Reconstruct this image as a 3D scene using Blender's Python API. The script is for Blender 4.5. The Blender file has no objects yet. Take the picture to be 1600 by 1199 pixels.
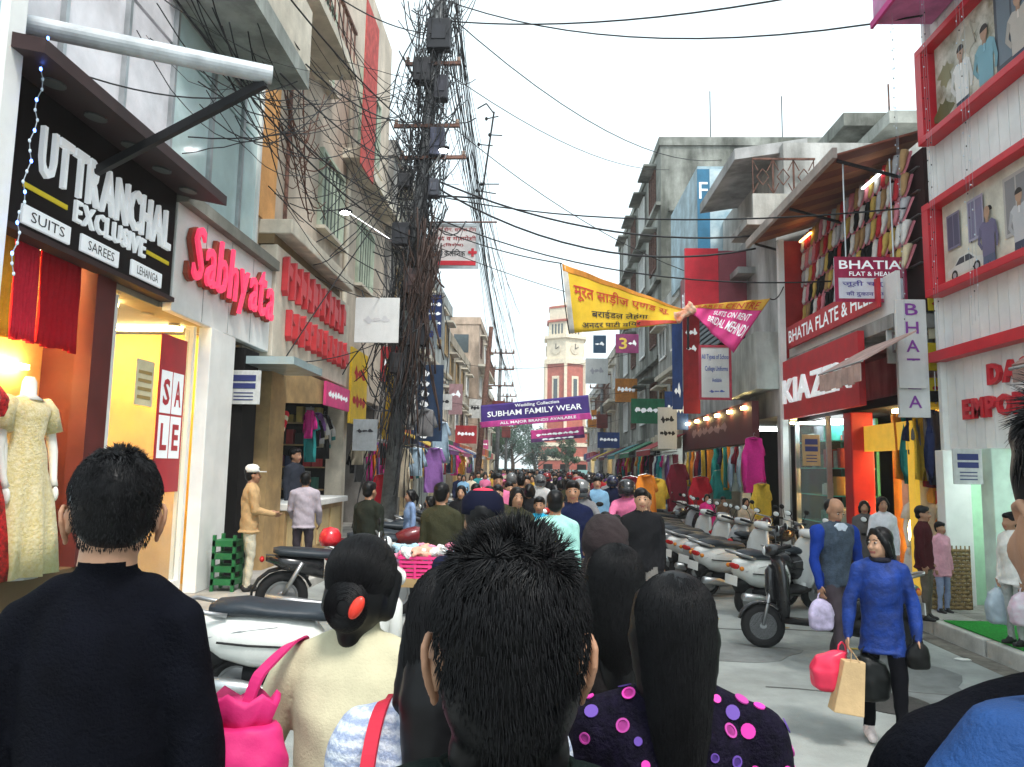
import bpy, math, random
import numpy as np
from mathutils import Vector, Matrix, Euler, noise as mnoise
random.seed(7); rng = np.random.default_rng(7)
R_ = math.radians
SC = bpy.context.scene
COL = SC.collection
# ------------------------------------------------------------------ camera
CAMZ = 1.85
PITCH, YAW, ROLL, FPX = R_(6.45), R_(2.0), R_(1.0), 1150.0
cam_d = bpy.data.cameras.new('camera'); cam_d.sensor_width = 36.0; cam_d.lens = 36.0 * FPX / 1600.0
cam_d.clip_start = 0.05; cam_d.clip_end = 900
cam = bpy.data.objects.new('camera', cam_d); COL.objects.link(cam)
CAMR = (Matrix.Rotation(YAW, 3, 'Z') @ Matrix.Rotation(math.pi/2 + PITCH, 3, 'X') @ Matrix.Rotation(ROLL, 3, 'Z'))
cam.matrix_world = Matrix.Translation((0, 0, CAMZ)) @ CAMR.to_4x4()
SC.camera = cam
# ------------------------------------------------------------------ sky, sun, exposure
SUN_EL, SUN_AZ = R_(58), R_(150)
wd = bpy.data.worlds.new('World'); SC.world = wd; wd.use_nodes = True
nt = wd.node_tree; nt.nodes.clear()
sky = nt.nodes.new('ShaderNodeTexSky'); sky.sky_type = 'NISHITA'; sky.sun_disc = False
sky.sun_elevation = SUN_EL; sky.sun_rotation = SUN_AZ; sky.dust_density = 4.0; sky.air_density = 1.0
sm = nt.nodes.new('ShaderNodeMix'); sm.data_type = 'RGBA'      # an even overcast layer over the clear sky
sm.inputs[0].default_value = 0.86; sm.inputs[7].default_value = (4.65, 5.45, 5.65, 1)
bg = nt.nodes.new('ShaderNodeBackground'); bg.inputs[1].default_value = 0.12
wo = nt.nodes.new('ShaderNodeOutputWorld')
nt.links.new(sky.outputs[0], sm.inputs[6]); nt.links.new(sm.outputs[2], bg.inputs[0]); nt.links.new(bg.outputs[0], wo.inputs[0])
sd = bpy.data.lights.new('sun', 'SUN'); sd.energy = 1.5; sd.angle = R_(14); sd.color = (1, .97, .92)
so = bpy.data.objects.new('sun', sd); COL.objects.link(so)
so.rotation_euler = (R_(90) - SUN_EL, 0, R_(180) - SUN_AZ)
SC.view_settings.view_transform = 'Standard'; SC.view_settings.look = 'None'
SC.view_settings.gamma = 1.0; SC.view_settings.exposure = 1.35
SC.cycles.max_bounces = 6; SC.cycles.diffuse_bounces = 3; SC.cycles.glossy_bounces = 3
SC.cycles.transmission_bounces = 6; SC.cycles.transparent_max_bounces = 8
SC.cycles.caustics_reflective = False; SC.cycles.caustics_refractive = False
# ------------------------------------------------------------------ pixel -> place helpers (photograph pixels, 1600 wide)
def ray(px, py): return CAMR @ Vector(((px-800)/FPX, -(py-599.5)/FPX, -1))
def PX(px, py, X): d = ray(px, py); return Vector((0, 0, CAMZ)) + d*(X/d.x)
def PY(px, py, Y): d = ray(px, py); return Vector((0, 0, CAMZ)) + d*(Y/d.y)
def PZ(px, py, Z=0.): d = ray(px, py); return Vector((0, 0, CAMZ)) + d*((Z-CAMZ)/d.z)
# ------------------------------------------------------------------ materials
MATS = {}
def mat(name, col, rough=.7, metal=0., var=.12, vscale=3., bump=0., bscale=30., emit=0., alpha=1., trans=0., spec=.32, grime=0., gscale=1.2, col2=None, sheen=0., coat=0.):
    if name in MATS: return MATS[name]
    m = bpy.data.materials.new(name); m.use_nodes = True; n = m.node_tree; b = n.nodes['Principled BSDF']
    L = n.links.new
    tc = n.nodes.new('ShaderNodeTexCoord')
    def nz(scale, det=4.):
        t = n.nodes.new('ShaderNodeTexNoise'); t.inputs['Scale'].default_value = scale; t.inputs['Detail'].default_value = det
        t.inputs['Roughness'].default_value = .62
        L(tc.outputs['Object'], t.inputs['Vector']); return t
    b.inputs['Roughness'].default_value = rough; b.inputs['Metallic'].default_value = metal
    b.inputs['Specular IOR Level'].default_value = spec
    c = (*col, 1)
    if var > 0:
        t = nz(vscale); r = n.nodes.new('ShaderNodeValToRGB'); L(t.outputs['Fac'], r.inputs[0])
        d = col2 if col2 else tuple(max(0, x*(1-var*1.6)) for x in col); u = col if col2 else tuple(min(1, x*(1+var)) for x in col)
        r.color_ramp.elements[0].position = .32; r.color_ramp.elements[1].position = .68
        r.color_ramp.elements[0].color = (*d, 1); r.color_ramp.elements[1].color = (*u, 1); out = r.outputs[0]
        if grime > 0:
            mp = n.nodes.new('ShaderNodeMapping'); mp.inputs['Scale'].default_value = (1, 1, .22); L(tc.outputs['Object'], mp.inputs[0])
            g = nz(gscale, 8.); L(mp.outputs[0], g.inputs['Vector']); gr = n.nodes.new('ShaderNodeValToRGB'); L(g.outputs['Fac'], gr.inputs[0])
            gr.color_ramp.elements[0].position = .42; gr.color_ramp.elements[1].position = .63
            gr.color_ramp.elements[0].color = (.16, .165, .14, 1); gr.color_ramp.elements[1].color = (1, 1, 1, 1)
            mx = n.nodes.new('ShaderNodeMix'); mx.data_type = 'RGBA'; mx.blend_type = 'MULTIPLY'; mx.inputs[0].default_value = grime
            L(out, mx.inputs[6]); L(gr.outputs[0], mx.inputs[7]); out = mx.outputs[2]
        L(out, b.inputs['Base Color'])
        rr = n.nodes.new('ShaderNodeMapRange'); rr.inputs[3].default_value = max(.04, rough-.1); rr.inputs[4].default_value = min(1, rough+.1)
        L(t.outputs['Fac'], rr.inputs[0]); L(rr.outputs[0], b.inputs['Roughness'])
    else:
        b.inputs['Base Color'].default_value = c
    if bump > 0:
        t2 = nz(bscale, 5.); bp = n.nodes.new('ShaderNodeBump'); bp.inputs['Strength'].default_value = bump; bp.inputs['Distance'].default_value = .02
        L(t2.outputs['Fac'], bp.inputs['Height']); L(bp.outputs[0], b.inputs['Normal'])
    if emit > 0:
        b.inputs['Emission Color'].default_value = c; b.inputs['Emission Strength'].default_value = emit
    if trans > 0: b.inputs['Transmission Weight'].default_value = trans
    if sheen > 0: b.inputs['Sheen Weight'].default_value = sheen
    if coat > 0: b.inputs['Coat Weight'].default_value = coat; b.inputs['Coat Roughness'].default_value = .08
    if alpha < 1: b.inputs['Alpha'].default_value = alpha
    m.diffuse_color = c; MATS[name] = m; return m
def cmat(col, kind='cloth'):
    nm = kind + '_%02x%02x%02x' % tuple(int(max(0, min(1, x))*255) for x in col)
    if kind == 'cloth': return mat(nm, col, .92, var=.07, vscale=22, bump=.4, bscale=45, spec=.08)
    if kind == 'paint': return mat(nm, col, .55, var=.16, vscale=4, grime=.42, gscale=2.5)
    if kind == 'gloss': return mat(nm, col, .25, var=.06, vscale=5, spec=.5, coat=.3)
    if kind == 'wall': return mat(nm, col, .9, var=.14, vscale=1.4, bump=.3, bscale=14, grime=.6)
    if kind == 'ink': return mat(nm, col, .6, var=.05)
    if kind == 'plastic': return mat(nm, col, .4, var=.05)
    if kind == 'glow': return mat(nm, col, .5, var=0, emit=1.5)
def glassmat(name, col, alpha, rough=.05):
    return mat(name, col, rough, var=.04, alpha=alpha, spec=.7)
# ------------------------------------------------------------------ mesh builder
ORG = {}
TS = bpy.data.scenes.new('workbench_scene')      # modifiers and lettering are evaluated here, removed at the end
def evaluated(ob):
    TS.collection.objects.link(ob); vl = TS.view_layers[0]; vl.update(); return ob.evaluated_get(vl.depsgraph)
class MB:
    def __init__(s): s.v = []; s.f = []; s.m = []
    def add(s, vs, fs):
        o = len(s.v); s.v += [tuple(p) for p in vs]; s.f += [tuple(i+o for i in f) for f in fs]; return s
    def box(s, x0, x1, y0, y1, z0, z1):
        x0, x1 = min(x0, x1), max(x0, x1); y0, y1 = min(y0, y1), max(y0, y1); z0, z1 = min(z0, z1), max(z0, z1)
        return s.add([(x0,y0,z0),(x1,y0,z0),(x1,y1,z0),(x0,y1,z0),(x0,y0,z1),(x1,y0,z1),(x1,y1,z1),(x0,y1,z1)],
                     [(0,3,2,1),(4,5,6,7),(0,1,5,4),(1,2,6,5),(2,3,7,6),(3,0,4,7)])
    def hexa(s, p):   # eight corners: four bottom, four top
        return s.add(p, [(0,3,2,1),(4,5,6,7),(0,1,5,4),(1,2,6,5),(2,3,7,6),(3,0,4,7)])
    def beam(s, a, b, w, h, up=(0,0,1)):
        a, b = Vector(a), Vector(b); d = (b-a).normalized(); up = Vector(up)
        if abs(d.dot(up)) > .98: up = Vector((1,0,0))
        x = d.cross(up).normalized()*(w/2); u = x.cross(d).normalized()*(h/2)
        return s.hexa([a-x-u, a+x-u, b+x-u, b-x-u, a-x+u, a+x+u, b+x+u, b-x+u])
    def slab(s, quad, t):      # planar quad (ccw seen from its front) with thickness t behind it
        q = [Vector(p) for p in quad]; n = (q[1]-q[0]).cross(q[3]-q[0]).normalized()*t
        return s.hexa([p-n for p in q] + q)
    def rings(s, rings, cap=True, closed=True):
        o = len(s.v); n = len(rings[0])
        for r in rings: s.v += [tuple(p) for p in r]
        for i in range(len(rings)-1):
            for j in range(n if closed else n-1):
                k = (j+1) % n
                s.f.append((o+i*n+j, o+i*n+k, o+(i+1)*n+k, o+(i+1)*n+j))
        if cap:
            s.f.append(tuple(o+j for j in reversed(range(n)))); s.f.append(tuple(o+(len(rings)-1)*n+j for j in range(n)))
        return s
    def tube(s, pts, r, n=6, cap=True):
        pts = [Vector(p) for p in pts]; rr = r if isinstance(r, (list, tuple)) else [r]*len(pts); R = []
        px = None
        for i, p in enumerate(pts):
            t = (pts[min(i+1, len(pts)-1)] - pts[max(i-1, 0)])
            t = t.normalized() if t.length > 1e-9 else Vector((0,0,1))
            if px is None:
                px = t.cross(Vector((0,0,1)));
                if px.length < .05: px = t.cross(Vector((1,0,0)))
            px = (px - t*px.dot(t)); px = px.normalized() if px.length > 1e-6 else t.orthogonal().normalized()
            py = t.cross(px)
            R.append([p + (px*math.cos(2*math.pi*k/n) + py*math.sin(2*math.pi*k/n))*rr[i] for k in range(n)])
        return s.rings(R, cap)
    def cyl(s, a, b, r0, r1=None, n=12): return s.tube([a, b], [r0, r0 if r1 is None else r1], n)
    def ell(s, c, r, nu=12, nv=8, M=None):
        c = Vector(c); o = len(s.v); M = M or Matrix.Identity(3)
        s.v.append(tuple(c + M @ Vector((0,0,-r[2]))))
        for i in range(1, nv):
            a = -math.pi/2 + math.pi*i/nv
            for j in range(nu):
                b = 2*math.pi*j/nu
                s.v.append(tuple(c + M @ Vector((r[0]*math.cos(a)*math.cos(b), r[1]*math.cos(a)*math.sin(b), r[2]*math.sin(a)))))
        s.v.append(tuple(c + M @ Vector((0,0,r[2])))); t = len(s.v)-1
        for j in range(nu):
            k = (j+1) % nu
            s.f.append((o, o+1+k, o+1+j)); s.f.append((t, o+1+(nv-2)*nu+j, o+1+(nv-2)*nu+k))
            for i in range(nv-2): s.f.append((o+1+i*nu+j, o+1+i*nu+k, o+1+(i+1)*nu+k, o+1+(i+1)*nu+j))
        return s
    def capsule(s, a, b, r0, r1, n=12, h=4):
        a, b = Vector(a), Vector(b); t = (b-a).normalized(); pts = []; rr = []
        for i in range(h): u = math.pi/2*(i/h); pts.append(a - t*r0*math.cos(u)); rr.append(max(1e-4, r0*math.sin(u)))
        pts.append(a); rr.append(r0); pts.append(b); rr.append(r1)
        for i in range(h-1, -1, -1): u = math.pi/2*(i/h); pts.append(b + t*r1*math.cos(u)); rr.append(max(1e-4, r1*math.sin(u)))
        return s.tube(pts, rr, n)
    def lathe(s, prof, c=(0,0,0), n=16, M=None):     # prof: (radius, z)
        c = Vector(c); M = M or Matrix.Identity(3)
        return s.rings([[c + M @ Vector((max(r,1e-4)*math.cos(2*math.pi*k/n), max(r,1e-4)*math.sin(2*math.pi*k/n), z)) for k in range(n)] for r, z in prof])
    def prism(s, poly, t, M=None, c=(0,0,0)):        # 2-D outline in local x,y, extruded +-t/2 along local z
        M = M or Matrix.Identity(3); c = Vector(c)
        return s.rings([[c + M @ Vector((x, y, -t/2)) for x, y in poly], [c + M @ Vector((x, y, t/2)) for x, y in poly]])
    def mesh(s, name, org=(0,0,0)):
        me = bpy.data.meshes.new(name); o = Vector(org)
        me.from_pydata([(p[0]-o.x, p[1]-o.y, p[2]-o.z) for p in s.v], [], s.f); return me
    def build(s, name, material, parent=None, smooth=False, bevel=0., org=None, recalc=True):
        if org is None: org = ORG.get(parent.name, Vector()) if parent else Vector()
        me = s.mesh(name, org)
        if recalc: fixn(me)
        if material: me.materials.append(material)
        return link(name, me, parent, smooth, bevel, org if parent else None, org)
def fixn(me):
    import bmesh
    bm = bmesh.new(); bm.from_mesh(me); bmesh.ops.recalc_face_normals(bm, faces=bm.faces); bm.to_mesh(me); bm.free()
def link(name, me, parent=None, smooth=False, bevel=0., porg=None, org=None):
    o = bpy.data.objects.new(name, me); COL.objects.link(o)
    if parent: o.parent = parent; ORG[o.name] = ORG.get(parent.name, Vector())
    elif org is not None: o.location = org; ORG[o.name] = Vector(org)
    if smooth: me.shade_smooth()
    if bevel > 0:
        b = o.modifiers.new('bevel', 'BEVEL'); b.width = bevel; b.segments = 2; b.limit_method = 'ANGLE'
    return o
def tag(o, label=None, cat=None, group=None, kind=None):
    if label: o['label'] = label
    if cat: o['category'] = cat
    if group: o['group'] = group
    if kind: o['kind'] = kind
    return o
def thing(name, label, cat, loc=(0,0,0), rz=0., group=None, world=True):
    o = bpy.data.objects.new(name, None); COL.objects.link(o); o.location = loc; o.rotation_euler = (0, 0, rz); o.empty_display_size = .1
    if world: ORG[o.name] = Vector(loc)
    return tag(o, label, cat, group)
def solo(mb, name, material, label, cat, group=None, smooth=False, bevel=0., kind=None):   # a thing that is one mesh, origin at its base
    a = np.array(mb.v); lo, hi = a.min(0), a.max(0)
    o = mb.build(name, material, None, smooth, bevel, org=Vector(((lo[0]+hi[0])/2, (lo[1]+hi[1])/2, lo[2])))
    return tag(o, label, cat, group, kind)
def dup(root, loc, rz=0., label=None, group=None, mats=None, scale=None):   # copy a thing with its parts; mats: {part name: material}
    r = root.copy(); COL.objects.link(r); r.location = loc; r.rotation_euler = (root.rotation_euler.x, root.rotation_euler.y, rz)
    if scale: r.scale = (scale,)*3
    if label: r['label'] = label
    if group: r['group'] = group
    def omat(c):
        base = c.name.split('.')[0]
        if mats and base in mats and c.type == 'MESH':
            mm = mats[base]; mm = mm if isinstance(mm, (list, tuple)) else [mm]
            for i, q in enumerate(mm):
                if i < len(c.material_slots): c.material_slots[i].link = 'OBJECT'; c.material_slots[i].material = q
    omat(r)
    for ch in [c for c in root.children]:
        c = ch.copy(); COL.objects.link(c); c.parent = r; omat(c)
        for g in [c2 for c2 in ch.children]:
            d = g.copy(); COL.objects.link(d); d.parent = c; omat(d)
    return r
# ------------------------------------------------------------------ lettering
def text_arrays(s, bold=.0, extrude=0., shear=0.):
    cu = bpy.data.curves.new('t', 'FONT'); cu.body = s; cu.size = 1; cu.offset = bold; cu.extrude = extrude; cu.resolution_u = 2; cu.shear = shear
    cu.align_x = 'LEFT'
    ob = bpy.data.objects.new('t', cu); ev = evaluated(ob); me = ev.to_mesh()
    v = np.zeros(len(me.vertices)*3); me.vertices.foreach_get('co', v); v = v.reshape(-1, 3)
    f = [tuple(p.vertices) for p in me.polygons]; ev.to_mesh_clear()
    bpy.data.objects.remove(ob); bpy.data.curves.remove(cu)
    return v, f
_TC = {}
def text_box(s, bold=0., extrude=0., shear=0.):      # normalised: x 0..1, y 0..1 over its own bounding box
    k = (s, bold, extrude, shear)
    if k not in _TC:
        v, f = text_arrays(s, bold, extrude, shear)
        if len(v) == 0: _TC[k] = (v, f, 1.)
        else:
            lo, hi = v.min(0), v.max(0); w, h = max(1e-6, hi[0]-lo[0]), max(1e-6, hi[1]-lo[1])
            v = v.copy(); v[:, 0] = (v[:, 0]-lo[0])/w; v[:, 1] = (v[:, 1]-lo[1])/h
            if extrude > 0: v[:, 2] = (v[:, 2]+extrude)/(2*extrude)
            _TC[k] = (v, f, w/h)
    return _TC[k]
def blur_strip(s):      # print too small or blurred in the photograph to read: one uneven strip, no characters
    n = 4*len(s); rr = random.Random(len(s)*7+1); V = []; F = []
    for k in range(n+1): V += [(k/n, rr.uniform(.05,.42) if k % 4 else .46, 0.), (k/n, rr.uniform(.62,1.) if k % 4 else .54, 0.)]
    F = [(2*k, 2*k+2, 2*k+3, 2*k+1) for k in range(n)]
    return np.array(V), F, 1.
def put_text(mb, s, o, ux, uy, w, h, bold=.0, depth=.0, shear=0., warp=None):   # o lower-left corner, ux/uy unit axes, w,h size
    v, f, _ = blur_strip(s) if s[0] == '~' else text_box(s, bold, .1 if depth > 0 else 0., shear)
    if len(v) == 0: return mb
    o, ux, uy = Vector(o), Vector(ux), Vector(uy); nn = ux.cross(uy)
    pts = [o + ux*(p[0]*w) + uy*(p[1]*h) + nn*(p[2]*depth if depth > 0 else 0.) for p in v]
    if warp: pts = [warp(p[0], p[1], p[2]) for p in v]
    return mb.add(pts, f)
def lettering(parent, name, lines, o, ux, uy, W, material, bold=.015, depth=0.):
    """lines: (text, x0, x1, y0, y1) in fractions/metres of the sheet, joined as flat print"""
    mb = MB()
    for (s, x0, x1, y0, y1) in lines:
        put_text(mb, s, Vector(o)+Vector(ux)*x0+Vector(uy)*y0, ux, uy, x1-x0, y1-y0, bold, depth)
    return mb.build(name, material, parent, recalc=False)
def letters3d(parent, s, o, ux, uy, W, H, material, depth=.06, bold=.02, gap=.1, uysh=None, shear=0.):
    """each letter its own part, laid along ux over total width W"""
    items = []; x = 0.
    for ch in s:
        if ch == ' ': x += .35; continue
        v, f, asp = text_box(ch, bold, .1, shear)
        hh = 1. if (ch.isupper() or ch in 'bdfhklt0123456789&') else .74
        yy = -.2 if ch in 'gpqy' else 0.; hh = hh+(.2 if ch in 'gpqy' else 0)
        w = asp*hh; items.append((ch, x, w, yy, hh)); x += w+gap
    tot = x-gap; k = W/tot; out = []
    for ch, x, w, yy, hh in items:
        mb = MB(); put_text(mb, ch, Vector(o)+Vector(ux)*(x*k)+Vector(uy)*(yy*H), ux, uy, w*k, hh*H, bold, depth, shear)
        out.append(mb.build('letter', material, parent, recalc=False))
    return out
# ================================================================== the setting
M_ROAD = mat('road_concrete', (.36,.38,.365), .85, var=.15, vscale=1.7, bump=.5, bscale=70, grime=.30, gscale=.9)
M_PAVE = mat('pavement', (.42,.40,.37), .9, var=.16, vscale=2.2, bump=.3, bscale=25, grime=.3)
M_KERB = mat('kerb', (.55,.53,.49), .9, var=.18, vscale=3, bump=.4, bscale=20, grime=.35)
tag(MB().box(-400,400,-60,500,-.06,-.004).build('ground', mat('earth', (.26,.25,.22), .95), org=Vector()), kind='structure')
tag(MB().box(-3.35,4.62,-6,96,-.05,0.).build('road', M_ROAD, org=Vector()), kind='structure')
lp = tag(MB().box(-9,-3.5,-6,96,-.05,.115).build('left_pavement', M_PAVE, org=Vector()), kind='structure')
rp = tag(MB().box(4.78,12,-6,96,-.05,.15).build('right_pavement', M_PAVE, org=Vector()), kind='structure')
y = 3.0
while y < 30:
    for par, x0, x1, zt in ((lp, -3.49, -3.36, .13), (rp, 4.63, 4.77, .165)):
        l = .95 + random.uniform(-.03,.03)
        MB().box(x0, x1, y, y+l, -.05, zt+random.uniform(-.008,.008)).build('kerb_stone', M_KERB, par, bevel=.015)
    y += 1.0
rd = bpy.data.objects['road']
M_PATCH = mat('road_patch', (.20,.21,.205), .9, var=.2, vscale=3, bump=.5, bscale=60); M_SEAM = mat('road_seam', (.12,.12,.115), .95, var=.2)
for i, (cx, cy, rx, ry) in enumerate(((3.3,7.0,.55,.9),(1.9,7.9,.7,.5),(3.8,4.6,.5,.6),(2.2,11.5,.9,.7),(.9,8.6,.5,.8))):
    MB().prism([(cx+rx*(1+.22*math.sin(3*a+i)+.1*math.sin(7*a))*math.cos(a), cy+ry*(1+.2*math.sin(2*a+2*i))*math.sin(a)) for a in np.linspace(0,2*math.pi,30,endpoint=False)], .004, None, (0,0,.003)).build('patch', M_PATCH, rd)
for i in range(7):
    yy = 4.2+i*2.4; pts = [(2.0+k*.26, yy+.05*math.sin(k*1.7+i)+.03*random.random(), .0035) for k in range(11)]
    MB().tube(pts, .006, 4).build('crack', M_SEAM, rd)
MB().box(4.36,4.60,2,40,.0005,.004).build('gutter', mat('gutter_dirt', (.17,.155,.13), .95, var=.35, vscale=5, bump=.6, bscale=40), rd)
MB().cyl((2.9,6.3,.001),(2.9,6.3,.008),.30,.30,28).build('manhole_cover', mat('cast_iron', (.09,.085,.08), .6, metal=.5, var=.3, bump=.8, bscale=60), rd)
for i in range(16):
    c = ('white','brown','white','yellow')[i % 4]; x, y_ = random.choice((random.uniform(4.0,4.58), random.uniform(1.6,4.5))), random.uniform(3.6,10.5); w = random.uniform(.03,.09); a = random.random()*3
    q = MB(); q.prism([(x+w*math.cos(a+b)*(1+.4*random.random()), y_+w*.7*math.sin(a+b)) for b in (0,1.3,2.5,3.9,5.1)], .006, None, (0,0,.0085)); solo(q, 'litter_scrap', cmat({'white':(.7,.7,.68),'brown':(.3,.2,.1),'blue':(.15,.3,.5),'yellow':(.65,.5,.1)}[c],'ink'), 'crumpled %s paper scrap lying on the road near the right kerb' % c, 'litter', 'litter on the road')
y = 1.5
while y < 14:      # paving slabs on the near right pavement
    for k in range(3):
        MB().box(4.79+k*.42, 4.79+k*.42+.405, y, y+.405, .1, .158+random.uniform(-.003,.003)).build('paving_slab', M_PAVE, rp)
    y += .42
# ---- shared materials
M_BROWN = mat('sign_brown', (.008,.0045,.004), .6, var=.2, vscale=3, spec=.12)
M_CANOPY = mat('canopy_brown', (.045,.025,.025), .55, var=.15, spec=.2)
M_WHITE = mat('white_panel', (.86,.87,.85), .45, var=.05, grime=.08)
M_CREAM = mat('cream_wall', (.72,.66,.55), .85, var=.12, bump=.2, grime=.3)
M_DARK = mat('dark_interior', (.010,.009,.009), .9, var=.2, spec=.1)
M_STEEL = mat('steel', (.45,.47,.48), .35, metal=.8, var=.15)
M_BLACKM = mat('black_metal', (.02,.02,.022), .45, metal=.3, var=.2)
M_RUST = mat('rusty_metal', (.16,.08,.06), .8, var=.35, vscale=12)
M_WOOD = mat('tan_wood', (.42,.28,.13), .6, var=.2, vscale=3, bump=.1)
M_GLASS = glassmat('shop_glass', (.6,.78,.75), .16)
M_FACADE_GLASS = mat('facade_glass', (.62,.80,.80), .08, var=.12, vscale=.8, spec=.8)
M_PANE = mat('window_pane', (.05,.07,.08), .08, var=.2, spec=.8)
M_WARM = mat('warm_lamp', (1,.74,.30), .5, var=0, emit=22)
M_COOL = mat('cool_lamp', (.9,1,1), .5, var=0, emit=9)
M_YWALL = mat('yellow_wall', (.80,.52,.10), .7, var=.1)
def lamp_bar(parent, x0,x1,y0,y1,z0,z1, m=M_WARM): return MB().box(x0,x1,y0,y1,z0,z1).build('ceiling_lamp', m, parent)

# ---- white-clad neighbour at the left edge of the street
t = thing('clad_building', 'pale blue-white clad building end next to the dark brown suits shop', 'building', (-5.2,4.4,0))
MB().box(-7,-4.28,3.2,5.42,.0,11).build('wall', mat('pale_clad', (.50,.62,.70), .4, var=.06), t)
MB().box(-4.28,-4.2,5.30,5.50,.0,11).build('corner_trim', M_WHITE, t, bevel=.01)
for k in range(5): MB().box(-4.278,-4.255,3.3,5.28,1.2+k*2.0,1.215+k*2.0).build('panel_joint', M_STEEL, t)

# ---- Shop one: dark brown sign, warm display window
def ring_light(parent, c, r, m):
    return MB().lathe([(r,0),(r,.02),(r*.85,.025),(0,.025)], c, 16).build('downlight', m, parent)
t = thing('suits_shop', 'dark shop with lit display window below glazed upper floor, left of pink-lettered shop', 'building', (-5.6,7.1,0))
MB().box(-8,-5.3,5.62,7.62,0,3.98).build('wall', mat('pale_gold_wall', (.85,.62,.24), .6, var=.12), t)
MB().box(-6.3,-4.62,7.62,7.74,0,4.0).build('side_wall', mat('maroon_wall', (.11,.02,.018), .6), t)
MB().box(-6.3,-4.62,5.5,5.62,0,4.0).build('side_wall', M_YWALL, t)
MB().box(-8,-4.62,5.5,8.66,3.98,5.35).build('ceiling', M_DARK, t)
MB().box(-6.3,-4.62,5.62,7.62,.115,.78).build('display_plinth', mat('plinth', (.12,.07,.035), .6), t, bevel=.01)
MB().box(-4.78,-4.6,7.36,7.61,.78,3.97).build('pier', mat('maroon_wall', (.11,.02,.018)), t)
lamp_bar(t, -5.28,-4.75,5.9,6.1,3.92,3.97); lamp_bar(t, -5.28,-4.75,6.8,7.0,3.92,3.97); lamp_bar(t, -5.28,-5.2,5.7,7.3,2.75,2.80)
for k in range(3):     # upper glazed front
    for j in range(3):
        MB().box(-4.70,-4.66,5.55+k*1.04,6.55+k*1.04,5.4+j*1.7,7.05+j*1.7).build('glass_panel', mat('pink_white_glass', (.80,.78,.82), .15, var=.1, spec=.7), t)
for k in range(4): MB().box(-4.70,-4.60,5.5+k*1.04-.02,5.5+k*1.04+.03,5.36,10.5).build('mullion', M_STEEL, t)
MB().box(-8,-4.72,5.5,8.66,5.36,12).build('upper_wall', mat('pale_room', (.6,.6,.62), .9), t)

s = thing('shop_sign', 'dark brown shop sign reading UTTRANCHAL EXCLUSIVE under sloping canopy', 'sign', (-4.55,7.35,3.83))
MB().box(-4.62,-4.5,5.52,8.66,3.83,5.16).build('board', M_BROWN, s)
MB().box(-4.64,-4.46,5.52,8.70,3.78,3.835).build('bottom_rail', M_CANOPY, s)
MB().hexa([Vector(p) for p in ((-4.6,5.35,5.165),(-3.92,5.35,5.03),(-3.92,8.78,5.03),(-4.6,8.78,5.165),(-4.6,5.35,5.30),(-3.92,5.35,5.15),(-3.92,8.78,5.15),(-4.6,8.78,5.30))]).build('canopy', M_CANOPY, s)
for k in range(5):
    yy = 5.9+k*.62
    MB().cyl((-4.22,yy,5.082),(-4.222,yy,5.065),.10,.10,16).build('downlight', mat('dull_lens', (.07,.075,.07), .4), s)
M_LET = mat('letter_white', (.83,.87,.90), .4, var=.04, emit=.12)
def tx(px,py,X): return PX(px,py,X)
a = tx(62,215,-4.5); b = tx(280,360,-4.5)
letters3d(s, 'UTTRANCHAL', (-4.5,a.y,4.37), (0,1,0), (0,0,1), 8.52-a.y, .46, M_LET, .045, .018, .13)
letters3d(s, 'EXCLUSIVE', (-4.5,6.72,4.13), (0,1,0), (0,0,1), 1.28, .21, M_LET, .035, .015, .15)
M_YEL = mat('yellow_bar', (.85,.66,.02), .5, var=.04)
MB().box(-4.5,-4.485,6.02,6.62,4.20,4.245).build('yellow_bar', M_YEL, s); MB().box(-4.5,-4.485,8.06,8.56,4.20,4.245).build('yellow_bar', M_YEL, s)
M_INK = mat('black_ink', (.015,.015,.02), .6, var=0)
for nm, y0, y1 in (('SUITS',6.02,6.68),('SAREES',6.85,7.50),('LEHANGA',7.75,8.40)):
    pl = MB().box(-4.5,-4.47,y0,y1,3.875,4.05).build('name_plate', M_LET, s, bevel=.008)
    lettering(pl, 'lettering', [(nm, .1,y1-y0-.1,.04,.135)], (-4.466,y0,3.875), (0,1,0), (0,0,1), 1, M_INK, .0)
# fairy lights down the corner
t = thing('fairy_lights', 'strand of small blue fairy lights hanging beside the dark brown sign', 'lights', (-4.1,5.75,3.5))
pts = [PX(75+(-60)*(k/24.)+4*math.sin(k*1.7), 60+16*k, -4.12) for k in range(24)]
MB().tube(pts, .004, 5).build('wire', mat('clear_wire', (.35,.4,.45), .4), t)
M_BLUEL = mat('blue_bulb', (.08,.2,1), .4, var=0, emit=6); M_BULB = mat('clear_bulb', (.6,.7,.8), .2, var=0)
for i, p in enumerate(pts): MB().ell(p, (.012,.012,.018), 6, 4).build('bulb', M_BLUEL if i % 3 == 0 else M_BULB, t)
# pipe bracket
t = thing('pipe_bracket', 'thick white steel pipe with dark strut jutting out over the dark brown sign', 'pipe', (-4.5,5.9,5.6))
p0, p1 = Vector((-4.6,5.78,5.58)), PZ(425,118,5.62)
d = (p1-p0).normalized()
q = MB(); q.rings([[p + (d.cross(Vector((0,0,1)))*math.cos(2*math.pi*k/20) + Vector((0,0,1))*math.sin(2*math.pi*k/20))*r for k in range(20)] for p, r in ((p0,.088),(p1,.088),(p1,.074),(p1-d*.5,.074))])
q.build('pipe', mat('pipe_white', (.60,.64,.68), .4, var=.12, vscale=6, grime=.3), t, smooth=False)
MB().beam(p1-d*.06-Vector((0,0,.09)), PX(150,268,-4.47), .06, .085).build('strut', M_BLACKM, t)
MB().box(-4.66,-4.58,5.62,5.94,5.42,5.74).build('flange', M_STEEL, t)

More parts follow.
